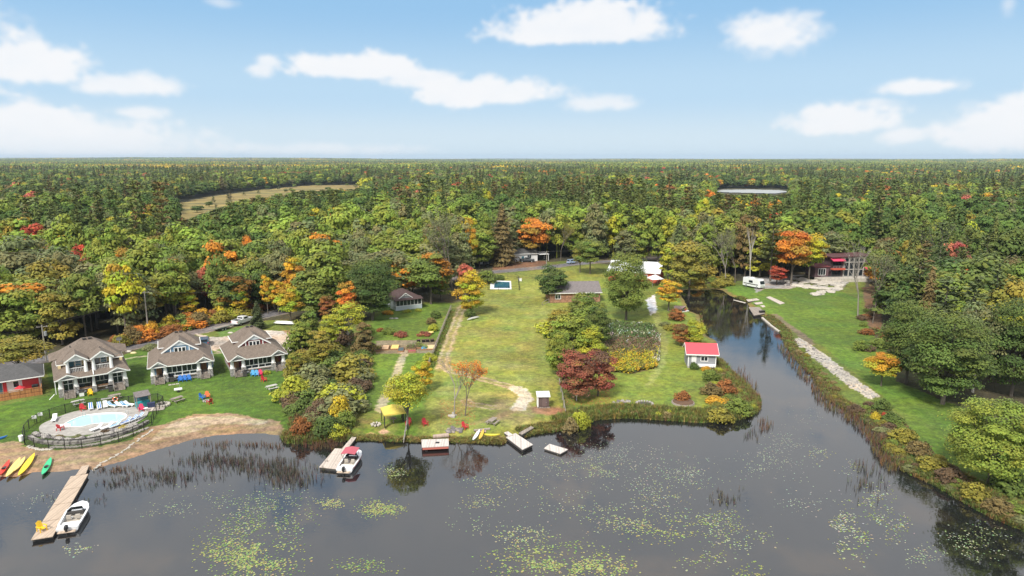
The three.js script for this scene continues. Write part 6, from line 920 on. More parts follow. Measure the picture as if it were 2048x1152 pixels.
// ---- vehicles
function wheelAt(t, x, z, r = .37) { const w = part('wheel', new THREE.CylinderGeometry(r, r, .26, 16).rotateZ(Math.PI / 2).translate(x, r, z), M.rubber, t); part('rim', new THREE.CylinderGeometry(r * .6, r * .6, .28, 12).rotateZ(Math.PI / 2).translate(x, r, z), M.steel, w); }
function profile(pts, w, z0 = 0) { const s = new THREE.Shape(pts.map(([z, y]) => new THREE.Vector2(z, y))); return new THREE.ExtrudeGeometry(s, { depth: w - .16, bevelEnabled: true, bevelThickness: .08, bevelSize: .06, bevelSegments: 2 }).translate(0, 0, -w / 2 + .08).rotateY(-Math.PI / 2); }
function pickup(label, pos, turn, paint) {                                    // local +z is forward
  const t = thing('pickup_truck', label, 'truck', pos, turn);
  part('body', [profile([[-2.8, .5], [2.8, .5], [2.85, 1.0], [2.6, 1.16], [1.35, 1.2], [-2.8, 1.2]], 1.95)], paint, t); part('cab', profile([[-.75, 1.15], [1.4, 1.15], [.75, 1.82], [-.6, 1.85]], 1.75), paint, t); part('bed', box(1.6, .06, 1.85, 0, 1.24, -1.85), M.black, t); part('bed_rail', [box(.12, .14, 2, -.9, 1.3, -1.8), box(.12, .14, 2, .9, 1.3, -1.8), box(1.9, .14, .1, 0, 1.3, -2.8)], paint, t);
  part('windshield', box(1.5, .62, .04, 0, 1.5, 1.13, 0, -.78), M.glass, t); part('rear_window', box(1.4, .4, .04, 0, 1.58, -.74), M.glass, t); for (const s of [-1, 1]) { part('side_window', box(.04, .4, 1.15, s * .9, 1.52, .2), M.glass, t); part('headlight', box(.4, .2, .06, s * .7, .95, 2.88), M.whitePlain, t); part('tail_light', box(.14, .3, .06, s * .86, 1.0, -2.88), M.plasticRed, t); for (const z of [-1.8, 1.85]) wheelAt(t, s * .88, z); } part('bumper', [box(1.9, .2, .16, 0, .55, 2.9), box(1.9, .18, .16, 0, .58, -2.92)], M.steel, t); return t;
}
function car(name, label, pos, turn, paint) {
  const t = thing(name, label, 'car', pos, turn); part('body', profile([[-2.25, .45], [2.2, .45], [2.25, .85], [1.2, 1.02], [-2.25, 1.05]], 1.85), paint, t); part('cabin', profile([[-2.1, 1.0], [1.15, 1.0], [.35, 1.62], [-1.85, 1.66]], 1.66), paint, t); part('windshield', box(1.45, .75, .04, 0, 1.34, .86, 0, -.92), M.glass, t); part('rear_window', box(1.35, .5, .04, 0, 1.36, -2.06, 0, .25), M.glass, t);
  for (const s of [-1, 1]) { part('side_window', box(.04, .42, 2.2, s * .86, 1.34, -.6), M.glass, t); part('headlight', box(.35, .16, .06, s * .65, .78, 2.28), M.whitePlain, t); part('tail_light', box(.18, .3, .06, s * .76, .9, -2.3), M.plasticRed, t); for (const z of [-1.4, 1.4]) wheelAt(t, s * .82, z, .34); } return t;
}
{
  const a = onLand(470, 652), b = onLand(500, 642), mid = a.clone().add(b).multiplyScalar(.5); pickup('white pickup with dark load bed on the verge', mid, heading(a, b), M.carWhite);
  const c = onLand(431, 663), d = onLand(460, 655.5), tm = c.clone().add(d).multiplyScalar(.5), tr = thing('flat_trailer', 'flat grey two axle trailer behind the white pickup', 'trailer', tm, heading(c, d)); part('bed', box(2, .12, 4.2, 0, .72, -.3), M.woodGrey, tr); part('rail', [box(.06, .2, 4.2, -1.02, .84, -.3), box(.06, .2, 4.2, 1.02, .84, -.3), box(2, .2, .06, 0, .84, -2.4)], M.steel, tr); part('drawbar', [beam([-.6, .6, 1.8], [0, .55, 3.2], .08, .08), beam([.6, .6, 1.8], [0, .55, 3.2], .08, .08)], M.steel, tr); for (const s of [-1, 1]) { for (const z of [-.95, -.2]) wheelAt(tr, s * 1.1, z, .32); part('fender', rbox(.3, .08, 1.6, s * 1.12, .68, -.58), M.black, tr); }
  car('parked_car', 'blue grey car parked on gravel behind the blue gabled cottage', onLand(410, 689), heading(onLand(410, 689), onLand(414, 670)), M.carBlue);
  pickup('black pickup parked in front of the white roadside house', onLand(1054, 524), 1.5, M.carDark); car('parked_car', 'blue and white car under the trees beyond the far lawn', onLand(1145, 527), 2.2, new THREE.MeshPhysicalMaterial({ color: lin(.3, .4, .55), roughness: .3, clearcoat: 1 }));
  const r = thing('motorhome', 'white motorhome parked on gravel at the inlet head', 'motorhome', onLand(1507, 575), .55); part('body', profile([[-3.2, .5], [3.1, .5], [3.25, 1.3], [2.7, 2.7], [2.4, 2.95], [-3.1, 2.95], [-3.2, 2.7]], 2.3), M.carWhite, r); part('windshield', box(1.9, 1.0, .05, 0, 2.0, 3.1, 0, -.38), M.glass, r); for (const s of [-1, 1]) { part('side_window', box(.05, .7, 1.4, s * 1.2, 2.0, -.2), M.glass, r); part('stripe', box(.03, .22, 5.4, s * 1.2, 1.25, -.2), M.dark, r); for (const z of [-1.9, 2.1]) wheelAt(r, s * 1.05, z, .4); part('headlight', box(.35, .2, .06, s * .8, 1.0, 3.3), M.whitePlain, r); } part('roof_unit', rbox(.9, .25, .8, 0, 3.08, -.6), M.whitePlain, r); part('rear_ladder', box(.5, 1.8, .06, .4, 1.8, -3.28), M.steel, r);
  kayak('white overturned boat lying by the gravel drive', [547, 649], [590, 651], M.whitePlain, .6, false, 'rowing_boat', 'boat', true).scale.set(1.9, 1.5, 1);
}
// ---- poles and wires
{
  const tops = [], make = (px, py, top, label, can) => { const s = onLand(px, py), h = heightAt(top, s) - s.y, t = thing('utility_pole', label, 'utility pole', s, .5); part('pole', cyl(.17, .11, h + .5, 0, -.5, 0, 8), M.pole, t); part('crossarm', box(1.9, .1, .1, 0, h - .35, 0), M.pole, t); for (const x of [-.8, 0, .8]) part('insulator', cyl(.05, .04, .16, x, h - .3, 0, 6), M.rockPale, t); if (can) part('transformer', cyl(.27, .27, .85, .42, h - 2.2, 0, 12), M.steel, t); tops.push([s.x, s.y + h - .15, s.z]); };
  make(93, 722, 650, 'weathered utility pole with transformer behind the red cottage', true); make(298, 676, 582, 'slim utility pole among the roadside trees', false); make(549, 618, 575, 'pale utility pole with crossarm behind the yellow maple', false); make(1093, 537, 502, 'pale utility pole beside the far lawn road', false);
  const left = G(-160, 790); const chain = [[left.x, 9, left.z], ...tops.slice(0, 3), [tops[3][0] - 40, 9, tops[3][2] - 6], tops[3], [tops[3][0] + 60, 9, tops[3][2] - 12]];
  const w = thing('overhead_wire', 'thin overhead wires strung between the utility poles', 'wire');
  for (let i = 0; i < chain.length - 1; i++) for (const o of [-.7, .7]) { const a = new THREE.Vector3(...chain[i]), b = new THREE.Vector3(...chain[i + 1]), m = a.clone().add(b).multiplyScalar(.5); m.y -= 1.2; a.x += o; b.x += o; m.x += o; part('wire', new THREE.TubeGeometry(new THREE.QuadraticBezierCurve3(a, m, b), 14, .02, 4), M.dark, w); }
}
// ---- fences, garden, gardens of the neighbours
function railFence(label, pts, every, h, m = M.woodGrey, rails = 2) { const p = plan(pts), t = thing('rail_fence', label, 'fence'); for (let i = 0; i < p.length - 1; i++) { const L = Math.hypot(p[i + 1][0] - p[i][0], p[i + 1][1] - p[i][1]), n = Math.max(1, Math.round(L / every)); for (let k = 0; k < n; k++) { const q = (j) => { const x = lerp(p[i][0], p[i + 1][0], j / n), z = lerp(p[i][1], p[i + 1][1], j / n); return [x, ground(x, z), z]; }, a = q(k), b = q(k + 1); part('post', box(.16, h + .25, .16, a[0], a[1] + h / 2, a[2]), m, t); for (let r = 0; r < rails; r++) part('rail', beam([a[0], a[1] + h * (.95 - r * .45), a[2]], [b[0], b[1] + h * (.95 - r * .45), b[2]], .07, .16), m, t); } } return t; }
railFence('weathered split rail fence between garden and dirt track', [[902, 619], [892, 643], [880, 674], [868, 706], [857, 735]], 2.6, 1.15); railFence('broken driftwood fence running from gazebo into the water', [[815, 838], [813, 858], [807, 880]], 2, .9, mat([.4, .37, .34], { map: T.board }));
railFence('thin pale wire fence post line beside the little shed', [[1119, 770], [1125, 800], [1131, 832]], 3.2, 1.1, M.pole, 1);
{
  const bed = (px, py, w, d, m, label, fill) => { const t = thing('raised_bed', label, 'planter', onLand(px, py), .08); part('frame', [box(w, .3, .07, 0, .15, d / 2), box(w, .3, .07, 0, .15, -d / 2), box(.07, .3, d, -w / 2, .15, 0), box(.07, .3, d, w / 2, .15, 0)], M.wood, t); part('cover', rbox(w - .15, .12, d - .15, 0, .26, 0, .05), m, t); if (fill) { const f = new Foliage(px); const r = rng(px); for (let i = 0; i < 90; i++) f.add((r() - .5) * w, .35 + r() * .5, (r() - .5) * d, 0, 1, 0, .16); const o = new THREE.Mesh(f.build(), leafMat(fill)); o.name = 'leaves'; t.add(o); } };
  bed(771, 697, 1.5, 3, mat([.6, .4, .24]), 'raised bed under a peach coloured sheet'); bed(790, 696, 1.7, 3, M.kayakPale, 'raised bed under a yellow sheet', null); bed(802, 701, 1.2, 2.6, mat([.06, .09, .1]), 'raised bed under a dark green sheet'); bed(757, 700, 1.2, 2.4, M.soil, 'raised bed of bare soil at the garden corner', 'olive'); bed(823, 696, 2, 3.4, M.soil, 'raised bed full of dark leaves beside the path', 'deep'); bed(838, 693, 1.3, 3.4, M.soil, 'raised bed of mixed green leaves', 'green'); bed(849, 697, 1.4, 2.4, M.plasticSky, 'raised bed under a light blue sheet', 'fresh'); bed(862, 696, 1.9, 3, mat([.62, .48, .26]), 'raised bed under a pale tan sheet by the rail fence'); bed(824, 704, 1.6, .9, M.maroon, 'low bed with a dark red sheet');
  for (const [px, py, l] of [[837, 684, 'black planter pot first in the row behind the beds'], [847, 684, 'black planter pot second in the row behind the beds'], [855, 683.5, 'black planter pot third in the row behind the beds'], [864.5, 683, 'black planter pot last in the row by the rail fence']]) { const t = thing('planter_pot', l, 'pot', onLand(px, py)); part('pot', cyl(.36, .44, .55, 0, 0, 0, 12), M.black, t); part('earth', cyl(.38, .38, .04, 0, .53, 0, 12), M.soil, t); }
  for (const [px, py, l] of [[845, 672, 'pale stone bowl in the purple bed'], [861.5, 668, 'small pale stone bowl beside the lime shrub']]) { const t = thing('stone_bowl', l, 'bowl', onLand(px, py)); part('bowl', new THREE.LatheGeometry([[.2, 0], [.6, .3], [.7, .5], [.6, .48], [.15, .3], [0, .3]].map((p) => new THREE.Vector2(...p)), 14), M.kayakPale, t); }
  // fenced rectangular pool up the lawn
  const c = plan([[980, 578], [981, 561], [1022, 562], [1023, 578]], LAND + .1), t = thing('swimming_pool', 'rectangular blue pool in white surround up the wide lawn', 'pool'), ins = (k) => { const mx = c.reduce((a, p) => a + p[0], 0) / 4, mz = c.reduce((a, p) => a + p[1], 0) / 4; return c.map(([x, z]) => [mx + (x - mx) * k + (k < 1 ? .4 : 0), mz + (z - mz) * (k < 1 ? k + .05 : k)]); };
  part('surround', plate(c, .25, LAND + .12, [ins(.74)]), M.whitePlain, t); part('water', plate(ins(.755), .1, LAND + .05), new THREE.MeshPhysicalMaterial({ color: lin(.03, .13, .19), roughness: .08 }), t);
  const sl = G(985, 563, LAND + .12); part('slide', [box(.9, 1.3, .3, sl.x - .3, LAND + .75, sl.z), box(.8, .2, 1.6, sl.x + .5, LAND + .5, sl.z + .6, .3, .5)], M.whitePlain, t);
  const fp = plan([[976, 580], [975, 558], [1036, 557], [1039, 581]]), f = thing('pool_fence', 'black railing around the rectangular pool', 'fence'); for (let i = 0; i < 4; i++) { const a = fp[i], b = fp[(i + 1) % 4], n = Math.max(2, Math.round(Math.hypot(a[0] - b[0], a[1] - b[1]) / 3)); for (let k = 0; k < n; k++) part('post', box(.09, 1.3, .09, lerp(a[0], b[0], k / n), LAND + .65, lerp(a[1], b[1], k / n)), M.black, f); part('rail', [1.25, .2, .72].map((y) => beam([a[0], LAND + y, a[1]], [b[0], LAND + y, b[1]], .04, .05)), M.black, f); }
  { const gp = onLand(1038, 580), g = thing('gate_post', 'tall black gate post at the rectangular pool corner', 'post', gp); part('post', cyl(.07, .06, 4.2), M.black, g); part('bracket', box(.9, .06, .06, -.4, 3.9, 0), M.black, g); const wbx = thing('pump_box', 'white pump box beside the rectangular pool', 'box', onLand(1040, 562)); part('box', rbox(1.1, .8, .9, 0, .4, 0), M.whitePlain, wbx); part('lid', rbox(1.2, .1, 1, 0, .82, 0), M.offwhite, wbx); }
  { const s = onLand(1310, 571), g = thing('canopy_tent', 'white canopy tent beside the red walled building', 'tent', s, .3); part('canopy', new THREE.ConeGeometry(3, 1.3, 4).rotateY(.785).translate(0, 2.9, 0), M.whitePlain, g); for (const x of [-1.9, 1.9]) for (const z of [-1.9, 1.9]) part('post', box(.08, 2.4, .08, x, 1.2, z), M.steel, g); }
}
// ---- stones, logs, fire places
function boulder(m, w, h, d, seed, parent, x, y, z, turn) { const g = new THREE.IcosahedronGeometry(.5, 2), p = g.attributes.position, r = rng(seed), f = [0, 0, 0, 0, 0, 0].map(() => r() * 6); for (let i = 0; i < p.count; i++) { const a = p.getX(i), b = p.getY(i), c = p.getZ(i), k = 1 + .16 * Math.sin(a * 7 + f[0]) * Math.cos(c * 6 + f[1]) + .1 * Math.sin(b * 11 + f[2]); p.setXYZ(i, clamp(a * k, -.44, .44) * w, clamp(b * k, -.4, .34) * h, clamp(c * k, -.44, .44) * d); } g.deleteAttribute('normal'); g.deleteAttribute('uv'); const q = g; q.computeVertexNormals(); const s = part('stone', q, m, parent); s.position.set(x, y, z); s.rotation.y = turn; return s; }
{
  const r = rng(21), strip = thing('rock_revetment', 'broad strip of broken pale rock along the inlet lawn', 'rock strip');
  const xs = STONEPATH.map((p) => p[0]), zs = STONEPATH.map((p) => p[1]), spots = []; for (let i = 0; i < 4000 && spots.length < 290; i++) { const x = lerp(Math.min(...xs), Math.max(...xs), r()), z = lerp(Math.min(...zs), Math.max(...zs), r()); if (inside(STONEPATH, x, z) && !spots.some((s) => Math.hypot(s[0] - x, s[1] - z) < .42)) spots.push([x, z]); }
  spots.forEach(([x, z], i) => boulder(r() < .08 ? M.rockDark : r() < .45 ? M.rockPale : M.rock, .3 + .8 * r() ** 2, .14 + .2 * r(), .28 + .5 * r() ** 2, i, strip, x, ground(x, z) + .04, z, r() * 3));
  const heap = (name, label, poly, n, mats, size, hgt, cat = 'rocks') => { const t = thing(name, label, cat), P = plan(poly), X = P.map((p) => p[0]), Z = P.map((p) => p[1]); let made = 0; for (let i = 0; i < 3000 && made < n; i++) { const x = lerp(Math.min(...X), Math.max(...X), r()), z = lerp(Math.min(...Z), Math.max(...Z), r()); if (!inside(P, x, z)) continue; made++; const w = size * (.6 + .8 * r()); boulder(mats[Math.floor(r() * mats.length)], w * 1.5, w * hgt, w, i + 900, t, x, ground(x, z) + w * hgt * .2, z, r() * 3); } return t; };
  heap('rock_terrace', 'pale flat rock slabs stepping down from the modern house', [[1590, 572], [1596, 558], [1640, 560], [1695, 566], [1680, 574], [1650, 580], [1618, 577]], 46, [M.rockPale, M.rockPale, M.rock], 2.4, .4); heap('rock_heap', 'dark rubble heap beside the motorhome drive', [[1560, 570], [1565, 556], [1592, 556], [1592, 572]], 34, [M.rockDark, M.rockDark, M.rock], 1.3, .7); heap('rock_ledge', 'grey blue rock tongue on the lawn below the modern house', [[1620, 589], [1640, 582], [1675, 575], [1680, 580], [1650, 588], [1630, 591]], 22, [M.rock, M.rockPale], 1.8, .3);
  heap('brush_pile', 'grey pile of brush and stones on the point lawn', [[1214, 816], [1225, 804], [1255, 800], [1258, 808], [1240, 816]], 40, [M.rockDark, M.woodGrey, M.rock], .5, .6, 'brush pile'); heap('shore_stones', 'scattered white stones on the bank of the point', [[1310, 820], [1325, 815], [1342, 818], [1330, 823]], 12, [M.rockPale], .55, .5); heap('shore_rubble', 'dark driftwood and stones by the shore fire place', [[888, 860], [900, 854], [925, 856], [922, 862], [900, 864]], 22, [M.rockDark, M.woodGrey], .5, .6); heap('tree_stones', 'pale stones around the foot of the thin orange tree', [[898, 834], [906, 826], [918, 828], [914, 836]], 9, [M.rockPale, M.rock], .45, .7);
  const ring = (px, py, rad, label, m) => { const t = thing('fire_ring', label, 'fire pit', onLand(px, py)); const n = Math.round(rad * 14); for (let i = 0; i < n; i++) { const a = i / n * 6.283; part('stone', rbox(.4, .3, .28, Math.cos(a) * rad, .13, Math.sin(a) * rad, .08, -a), m, t); } part('ash', cyl(rad * .8, rad * .8, .06), M.dark, t); };
  ring(1289, 809, 1.3, 'large stone fire ring on the point lawn', M.rock); ring(752, 850, .6, 'small white stone fire ring near the gazebo', M.rockPale);
  const log = (a, b, rad, m, label, name = 'log') => { const A = onLand(...a), B = onLand(...b), mid = A.clone().add(B).multiplyScalar(.5), t = thing(name, label, 'log', [mid.x, Math.min(A.y, B.y), mid.z], heading(A, B)), L = A.distanceTo(B); part('trunk', new THREE.CylinderGeometry(rad, rad * .85, L, 10).rotateX(Math.PI / 2).translate(0, rad * .9, 0), m, t); part('cut_end', new THREE.CylinderGeometry(rad * .9, rad * .9, .03, 10).rotateX(Math.PI / 2).translate(0, rad * .9, L / 2 + .01), M.dark, t); };
  log([866, 872], [897, 869], .36, mat([.44, .34, .28], { map: T.board }), 'thick hollow log on the bank behind the wheeled platform'); log([948, 861], [980, 858], .2, M.woodGrey, 'grey driftwood log above the beached kayaks'); log([952, 863], [972, 862], .16, mat([.42, .3, .25]), 'reddish plank log above the beached kayaks'); log([1468, 596], [1492, 602], .4, M.rockPale, 'long pale timber edging the bank at the inlet head', 'bank_timber'); log([1525, 632], [1541, 646], .32, M.rockPale, 'pale timber edging the bank below the square float', 'bank_timber'); log([1541, 646], [1560, 660], .3, M.rockPale, 'pale timber edging the bank towards the rock strip', 'bank_timber'); log([1250, 837], [1395, 842], .14, M.wood, 'low brown timber edging the point at the water', 'bank_timber'); log([1585, 553], [1608, 552], .25, M.rockPale, 'pale log beside the orange maple');
  const wp = thing('garden_lamp', 'small white lamp post under the dark red maples', 'lamp', onLand(1153, 802)); part('post', cyl(.05, .05, .9), M.whitePlain, wp); part('globe', new THREE.SphereGeometry(.22, 10, 8).translate(0, 1, 0), M.whitePlain, wp);
  const fb = thing('flower_stand', 'wooden stand under the rusty bed shrub on the point', 'planter', onLand(1366, 806)); part('bed', cyl(1.9, 1.8, .25, 0, 0, 0, 16), M.woodGrey, fb); part('soil', cyl(1.7, 1.7, .05, 0, .24, 0, 16), M.soil, fb);
}
// ================================================================ reeds, pads, meadow: what nobody could count
{
  const r = rng(64);
  const tuft = (n, h, lean, w) => { const f = { p: [], c: [], i: [] }; for (let k = 0; k < n; k++) { const a = r() * 6.283, d = r() * .25, x = Math.cos(a) * d, z = Math.sin(a) * d, b = r() * 6.283, l = lean * (.4 + r()), hh = h * (.6 + .5 * r()), o = f.p.length / 3, t = .75 + .5 * r(); f.p.push(x - Math.sin(b) * w, 0, z + Math.cos(b) * w, x + Math.sin(b) * w, 0, z - Math.cos(b) * w, x + Math.cos(b) * l * .5 + Math.sin(b) * w * .7, hh * .6, z + Math.sin(b) * l * .5 - Math.cos(b) * w * .7, x + Math.cos(b) * l * .5 - Math.sin(b) * w * .7, hh * .6, z + Math.sin(b) * l * .5 + Math.cos(b) * w * .7, x + Math.cos(b) * l, hh, z + Math.sin(b) * l); for (let q = 0; q < 5; q++) f.c.push(t, t, t); f.i.push(o, o + 1, o + 2, o, o + 2, o + 3, o + 3, o + 2, o + 4); } const g = new THREE.BufferGeometry(); g.setAttribute('position', new THREE.Float32BufferAttribute(f.p, 3)); g.setAttribute('color', new THREE.Float32BufferAttribute(f.c, 3)); g.setIndex(f.i); return g; };
  const bladeMat = new THREE.MeshStandardMaterial({ vertexColors: true, roughness: .9, side: THREE.DoubleSide });
  const reedG = tuft(6, .8, .15, .02), sedgeG = tuft(16, .8, .35, .035);
  const put = (list, px, py, y, s, c) => { const g = G(px, py, y); list.push({ x: g.x, y, z: g.z, scale: s, color: c }); };
  const spread = () => r() + r() + r() - 1.5;                                     // bell shaped, -1.5 .. 1.5
  // reeds standing in the water
  const reeds = [], DK = [.085, .07, .055], BR = [.12, .07, .035], OL = [.13, .1, .03];
  for (const [cx, cy, rx, ry, n, c, h] of [[590, 945, 55, 26, 460, DK, .9], [500, 930, 70, 20, 320, DK, .8], [420, 922, 60, 16, 200, DK, .8], [330, 955, 60, 14, 200, DK, .7], [260, 968, 40, 10, 120, DK, .6], [230, 942, 40, 8, 90, BR, .6], [480, 892, 70, 8, 130, BR, .7], [620, 892, 50, 8, 170, BR, .9], [1455, 996, 26, 16, 70, DK, .6], [1500, 870, 14, 12, 70, DK, .9], [1530, 850, 12, 14, 50, BR, 1], [1735, 960, 30, 34, 130, DK, 1], [1505, 790, 12, 20, 120, BR, 1.2], [1485, 762, 10, 18, 110, BR, 1.2], [170, 1000, 60, 14, 40, DK, .5]])
    for (let i = 0; i < n; i++) { const k = .5 + .6 * r(), qx = cx + spread() * rx * 1.25, qy = cy + spread() * ry * 1.1, qg = G(qx, qy, 0); if (fbm(qg.x * .3, qg.z * .3, 3) < .46 && r() < .85) continue; put(reeds, qx, qy, 0, [k, h * (.8 + .5 * r()), k], c.map((v) => v * (.7 + .6 * r()))); }
  const bank = smoothLine(plan([[1570, 690], [1604, 731], [1638, 768], [1662, 803], [1707, 829], [1742, 856], [1767, 892], [1803, 940]], 0), 200);
  for (let i = 0; i < 900; i++) { const p = bank[Math.floor(r() * 200)], off = (r() - .3) * 3.4, k = .7 + .7 * r(); reeds.push({ x: p[0] - off, y: 0, z: p[1] + off * .5, scale: [k, .7 + .8 * r(), k], color: (r() < .3 ? OL : r() < .6 ? BR : DK).map((v) => v * (.7 + .7 * r())) }); }
  const wild = (name, label, cat) => { const g = new THREE.Group(); g.name = name; tag(g, label, cat, null, 'stuff'); scene.add(g); return g; };
  instanced('reed_stems', reedG, bladeMat, reeds, wild('reeds', 'brown and dark reeds standing in the shallow lake water', 'reeds'));
  // sedge and weeds along every unmown bank
  const sedge = [], S1 = [.15, .13, .032], S2 = [.13, .15, .03], S3 = [.22, .18, .05], S4 = [.15, .095, .035], S5 = [.085, .125, .025];
  const along = (pts, n, lo, hi, hgt, cols) => { const l = smoothLine(plan(pts, 0), 240); for (let i = 0; i < n; i++) { const j = 1 + Math.floor(r() * 238), p = l[j], q = l[j + 1], dx = q[0] - p[0], dz = q[1] - p[1], L = Math.hypot(dx, dz) || 1, o = lerp(lo, hi, r()), x = p[0] + dz / L * o, z = p[1] - dx / L * o, y = ground(x, z); if (y < -.12) continue; const k = .8 + .9 * r(), c = cols[Math.floor(r() * cols.length)]; sedge.push({ x, y: Math.max(y, 0) - .03, z, scale: [k, hgt * (.5 + .7 * r()), k], color: c.map((v) => v * (.7 + .6 * r())) }); } };
  along([[565, 872], [580, 884], [610, 886], [640, 883], [667, 881], [690, 880]], 900, -.8, 3.2, 1.3, [S1, S2, S2, S4]); along([[690, 880], [753, 881], [839, 884], [956, 885], [1000, 887]], 900, -.2, 1.3, .4, [S1, S3, S2]); along([[940, 886], [1005, 888], [1012, 880]], 200, 0, 2, .5, [S1, S3]);
  along([[1048, 873], [1071, 867], [1097, 864], [1131, 858], [1150, 850]], 700, -.3, 2.4, .6, [S1, S3, S1, S2]); along([[1131, 858], [1191, 839], [1258, 835], [1330, 839], [1413, 843], [1469, 839], [1502, 829]], 4200, -.3, 3.4, 1.15, [S2, S5, S1, S2, S3]); along([[1502, 829], [1515, 815], [1514, 798], [1497, 780], [1478, 760], [1452, 735], [1437, 720]], 1700, -.6, 4.5, 1.1, [S4, S1, S2, S5]);
  along([[1469, 595], [1494, 605]], 120, 0, 2, .6, [S1, S2]); along([[1526, 632], [1558, 659], [1572, 688], [1603, 728], [1638, 766], [1662, 800], [1707, 826]], 1400, -.3, 2, .6, [S1, S2, S5, S4]); along([[1707, 826], [1742, 853], [1767, 889], [1803, 938], [1870, 969], [1916, 996], [1983, 1032], [2060, 1064]], 4200, -.3, 4.6, .7, [S1, S2, S5, S5, S4]); along([[1399, 630], [1412, 671]], 150, 0, 2, .8, [S2, S4]);
  for (let i = 0; i < 900; i++) { const px = 580 + r() * 120, py = 770 + r() * 105; const g = onLand(px, py); const k = .8 + .8 * r(); sedge.push({ x: g.x, y: g.y - .03, z: g.z, scale: [k, .6 + .9 * r(), k], color: [S1, S2, S4, S5][Math.floor(r() * 4)].map((v) => v * (.7 + .6 * r())) }); }
  for (let i = 0; i < 420; i++) { const t = r(), px = lerp(905, 862, t) + (r() - .5) * 10, py = lerp(622, 735, t); const g = onLand(px, py); sedge.push({ x: g.x, y: g.y - .03, z: g.z, scale: [1, .3 + .5 * r(), 1], color: S2.map((v) => v * (.7 + .6 * r())) }); }
  instanced('sedge_tufts', sedgeG, bladeMat, sedge, wild('sedge', 'olive and rusty sedge growing along the unmown banks', 'sedge'));
  // wildflower meadow
  const flowerG = (() => { const f = new Foliage(5); for (let i = 0; i < 16; i++) f.add((r() - .5) * .7, .15 + r() * .6, (r() - .5) * .7, 0, 1, 0, .13); return f.build(); })();
  const mead = [], MP = plan([[1192, 742], [1190, 668], [1225, 645], [1305, 652], [1318, 690], [1310, 736], [1262, 747]]);
  for (let i = 0; i < 5200; i++) { const px = 1188 + r() * 134, py = 642 + r() * 108, g = onLand(px, py); if (!inside(MP, g.x, g.z)) continue; const t = (py - 650) / 95 + (r() - .5) * .25, c = t > .62 ? (r() < .62 ? [.42, .32, .02] : r() < .5 ? [.14, .15, .03] : [.1, .13, .03]) : t > .3 ? (r() < .6 ? [.16, .1, .06] : [.1, .12, .03]) : (r() < .07 ? [.5, .5, .45] : r() < .5 ? [.09, .14, .035] : [.07, .09, .03]); const k = .8 + .8 * r(); mead.push({ x: g.x, y: g.y, z: g.z, scale: [k, .8 + .8 * r(), k], color: c.map((v) => v * (.75 + .5 * r())) }); }
  for (let i = 0; i < 260; i++) { const g = onLand(1300 + r() * 18, 665 + r() * 60); mead.push({ x: g.x, y: g.y, z: g.z, scale: [1, .6 + .6 * r(), 1], color: r() < .4 ? [.6, .58, .52] : [.14, .14, .05] }); }
  instanced('flower_clumps', flowerG, new THREE.MeshStandardMaterial({ vertexColors: true, roughness: .9, side: THREE.DoubleSide }), mead, wild('wildflower_meadow', 'wild meadow with yellow goldenrod and brown seed heads', 'meadow'));
  // lily pads
  const padG = new THREE.CircleGeometry(.5, 9, .25, 5.8).rotateX(-Math.PI / 2), pads = [], Y1 = [.23, .27, .07], Y2 = [.31, .32, .12], P1 = [.3, .34, .2], P2 = [.36, .39, .28], G1 = [.14, .2, .07];
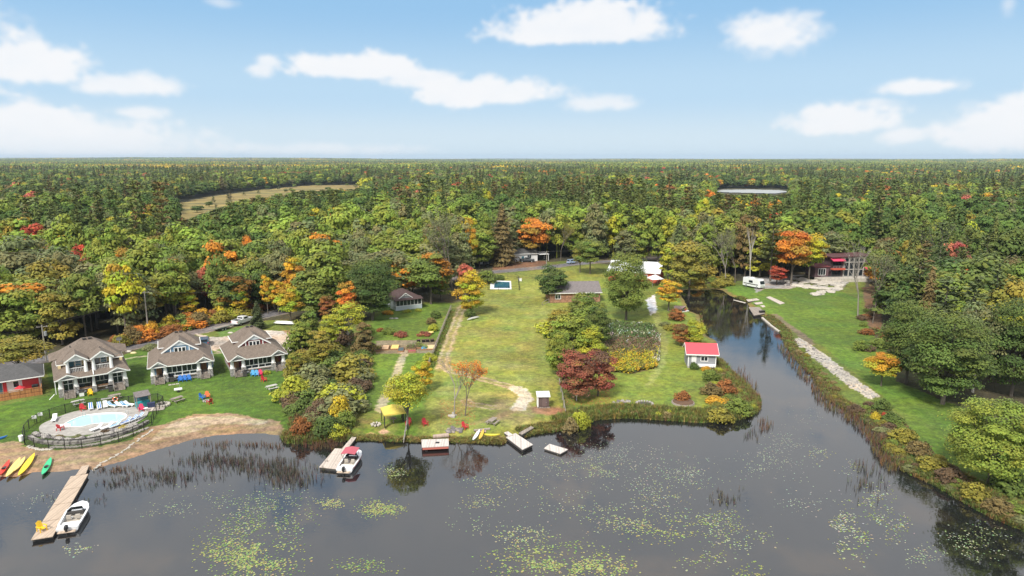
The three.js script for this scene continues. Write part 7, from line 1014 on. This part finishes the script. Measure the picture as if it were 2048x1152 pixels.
  const CL = [[505, 1115, 85, 42, 620, [Y1, G1, Y2], .36], [520, 1050, 90, 34, 330, [G1, P1, Y1], .3], [530, 1005, 90, 26, 260, [P1, G1], .26], [430, 1095, 40, 30, 60, [Y1], .3], [765, 1018, 42, 17, 240, [Y2, Y1], .3], [663, 1006, 24, 11, 70, [Y2], .3], [788, 945, 26, 14, 90, [P1, Y1], .26], [735, 1132, 60, 20, 120, [Y1, G1], .33], [1110, 1125, 110, 36, 560, [Y1, Y2, G1], .37], [1200, 1135, 60, 20, 160, [Y1, Y2], .36], [1045, 1072, 55, 20, 120, [Y2, P1], .3], [1000, 965, 60, 18, 120, [P1, Y2], .25], [955, 1005, 45, 14, 80, [Y2, P1], .26], [1080, 930, 90, 22, 130, [P2, P1], .24], [1230, 905, 110, 22, 200, [P2], .22], [1250, 945, 80, 20, 150, [P2, P1], .25], [1180, 935, 50, 16, 120, [P1, Y2], .26], [1375, 945, 50, 30, 170, [P2, P1], .25], [1330, 990, 70, 26, 130, [P2, Y2], .26], [1260, 1040, 90, 26, 170, [Y2, P1], .3], [1330, 1060, 80, 24, 150, [Y1, Y2], .32], [1430, 1040, 60, 20, 130, [P1, Y1], .3], [1480, 1075, 60, 24, 130, [Y1, P1], .3], [1540, 925, 70, 32, 200, [P2], .24], [1580, 880, 50, 26, 120, [P2], .2], [1640, 912, 22, 14, 70, [P2, Y2], .3], [1620, 830, 50, 20, 60, [P2], .18], [1690, 1050, 26, 50, 160, [P2, Y1], .3], [1715, 1095, 30, 36, 150, [Y1, P1], .33], [1755, 1010, 34, 40, 170, [P2, Y1], .28], [1790, 1060, 26, 26, 110, [P2, Y1], .28], [1850, 1110, 40, 22, 60, [P1], .26], [1950, 1085, 60, 34, 160, [G1, P1], .28], [1500, 1140, 30, 14, 50, [Y1], .33], [1700, 935, 22, 16, 40, [P2, Y2], .26], [330, 1020, 60, 16, 60, [P1], .24], [155, 1100, 26, 10, 30, [P2, Y2], .28], [90, 1000, 70, 24, 50, [P2], .22], [390, 990, 60, 20, 50, [P1], .24], [1130, 1005, 90, 30, 100, [P2, Y2], .26], [1600, 1000, 60, 26, 60, [P2], .24], [940, 1050, 60, 20, 40, [P1], .26], [1250, 985, 220, 60, 140, [P2, P1], .24], [1420, 1120, 60, 20, 60, [Y1, P1], .3]];
  for (const [cx, cy, rx, ry, n, cols, sz] of CL) for (let i = 0; i < n * 2.5; i++) {
    const px = cx + spread() * rx * 1.1, py = cy + spread() * ry * 1.05, g = G(px, py, .012); if (fbm(g.x * .55, g.z * .55, 2) < .45 && r() < .8) continue; if (signed(g.x, g.z) > -1.2) continue;
    const k = sz * (.25 + .68 * r()); pads.push({ x: g.x, y: .012 + .01 * r(), z: g.z, scale: [k * .8, 1, k * .8 * (.8 + .2 * r())], color: cols[Math.floor(r() * cols.length)].map((v) => v * (.75 + .5 * r())) });
  }
  instanced('pad_leaves', padG, new THREE.MeshStandardMaterial({ roughness: .45, side: THREE.DoubleSide }), pads, wild('lily_pads', 'yellow green lily pads floating in drifts on the lake', 'lily pads'));
  // fallen leaves and stray tufts that break up the mown grass
  const leaves = []; for (let i = 0; i < 1600; i++) { const z = r(), [px, py] = z < .3 ? [985 + r() * 105, 524 + r() * 16] : z < .55 ? [880 + r() * 70, 800 + r() * 50] : z < .75 ? [560 + r() * 60, 630 + r() * 45] : [1130 + r() * 90, 780 + r() * 30], g = onLand(px, py); leaves.push({ x: g.x, y: g.y + .02, z: g.z, scale: [.2, 1, .2], color: r() < .5 ? [.35, .14, .04] : [.3, .2, .06] }); }
  instanced('leaf_litter', padG, new THREE.MeshStandardMaterial({ roughness: .9, side: THREE.DoubleSide }), leaves, wild('fallen_leaves', 'scattered fallen orange leaves on the grass under the maples', 'leaves'));
}
renderer.render(scene, camera);
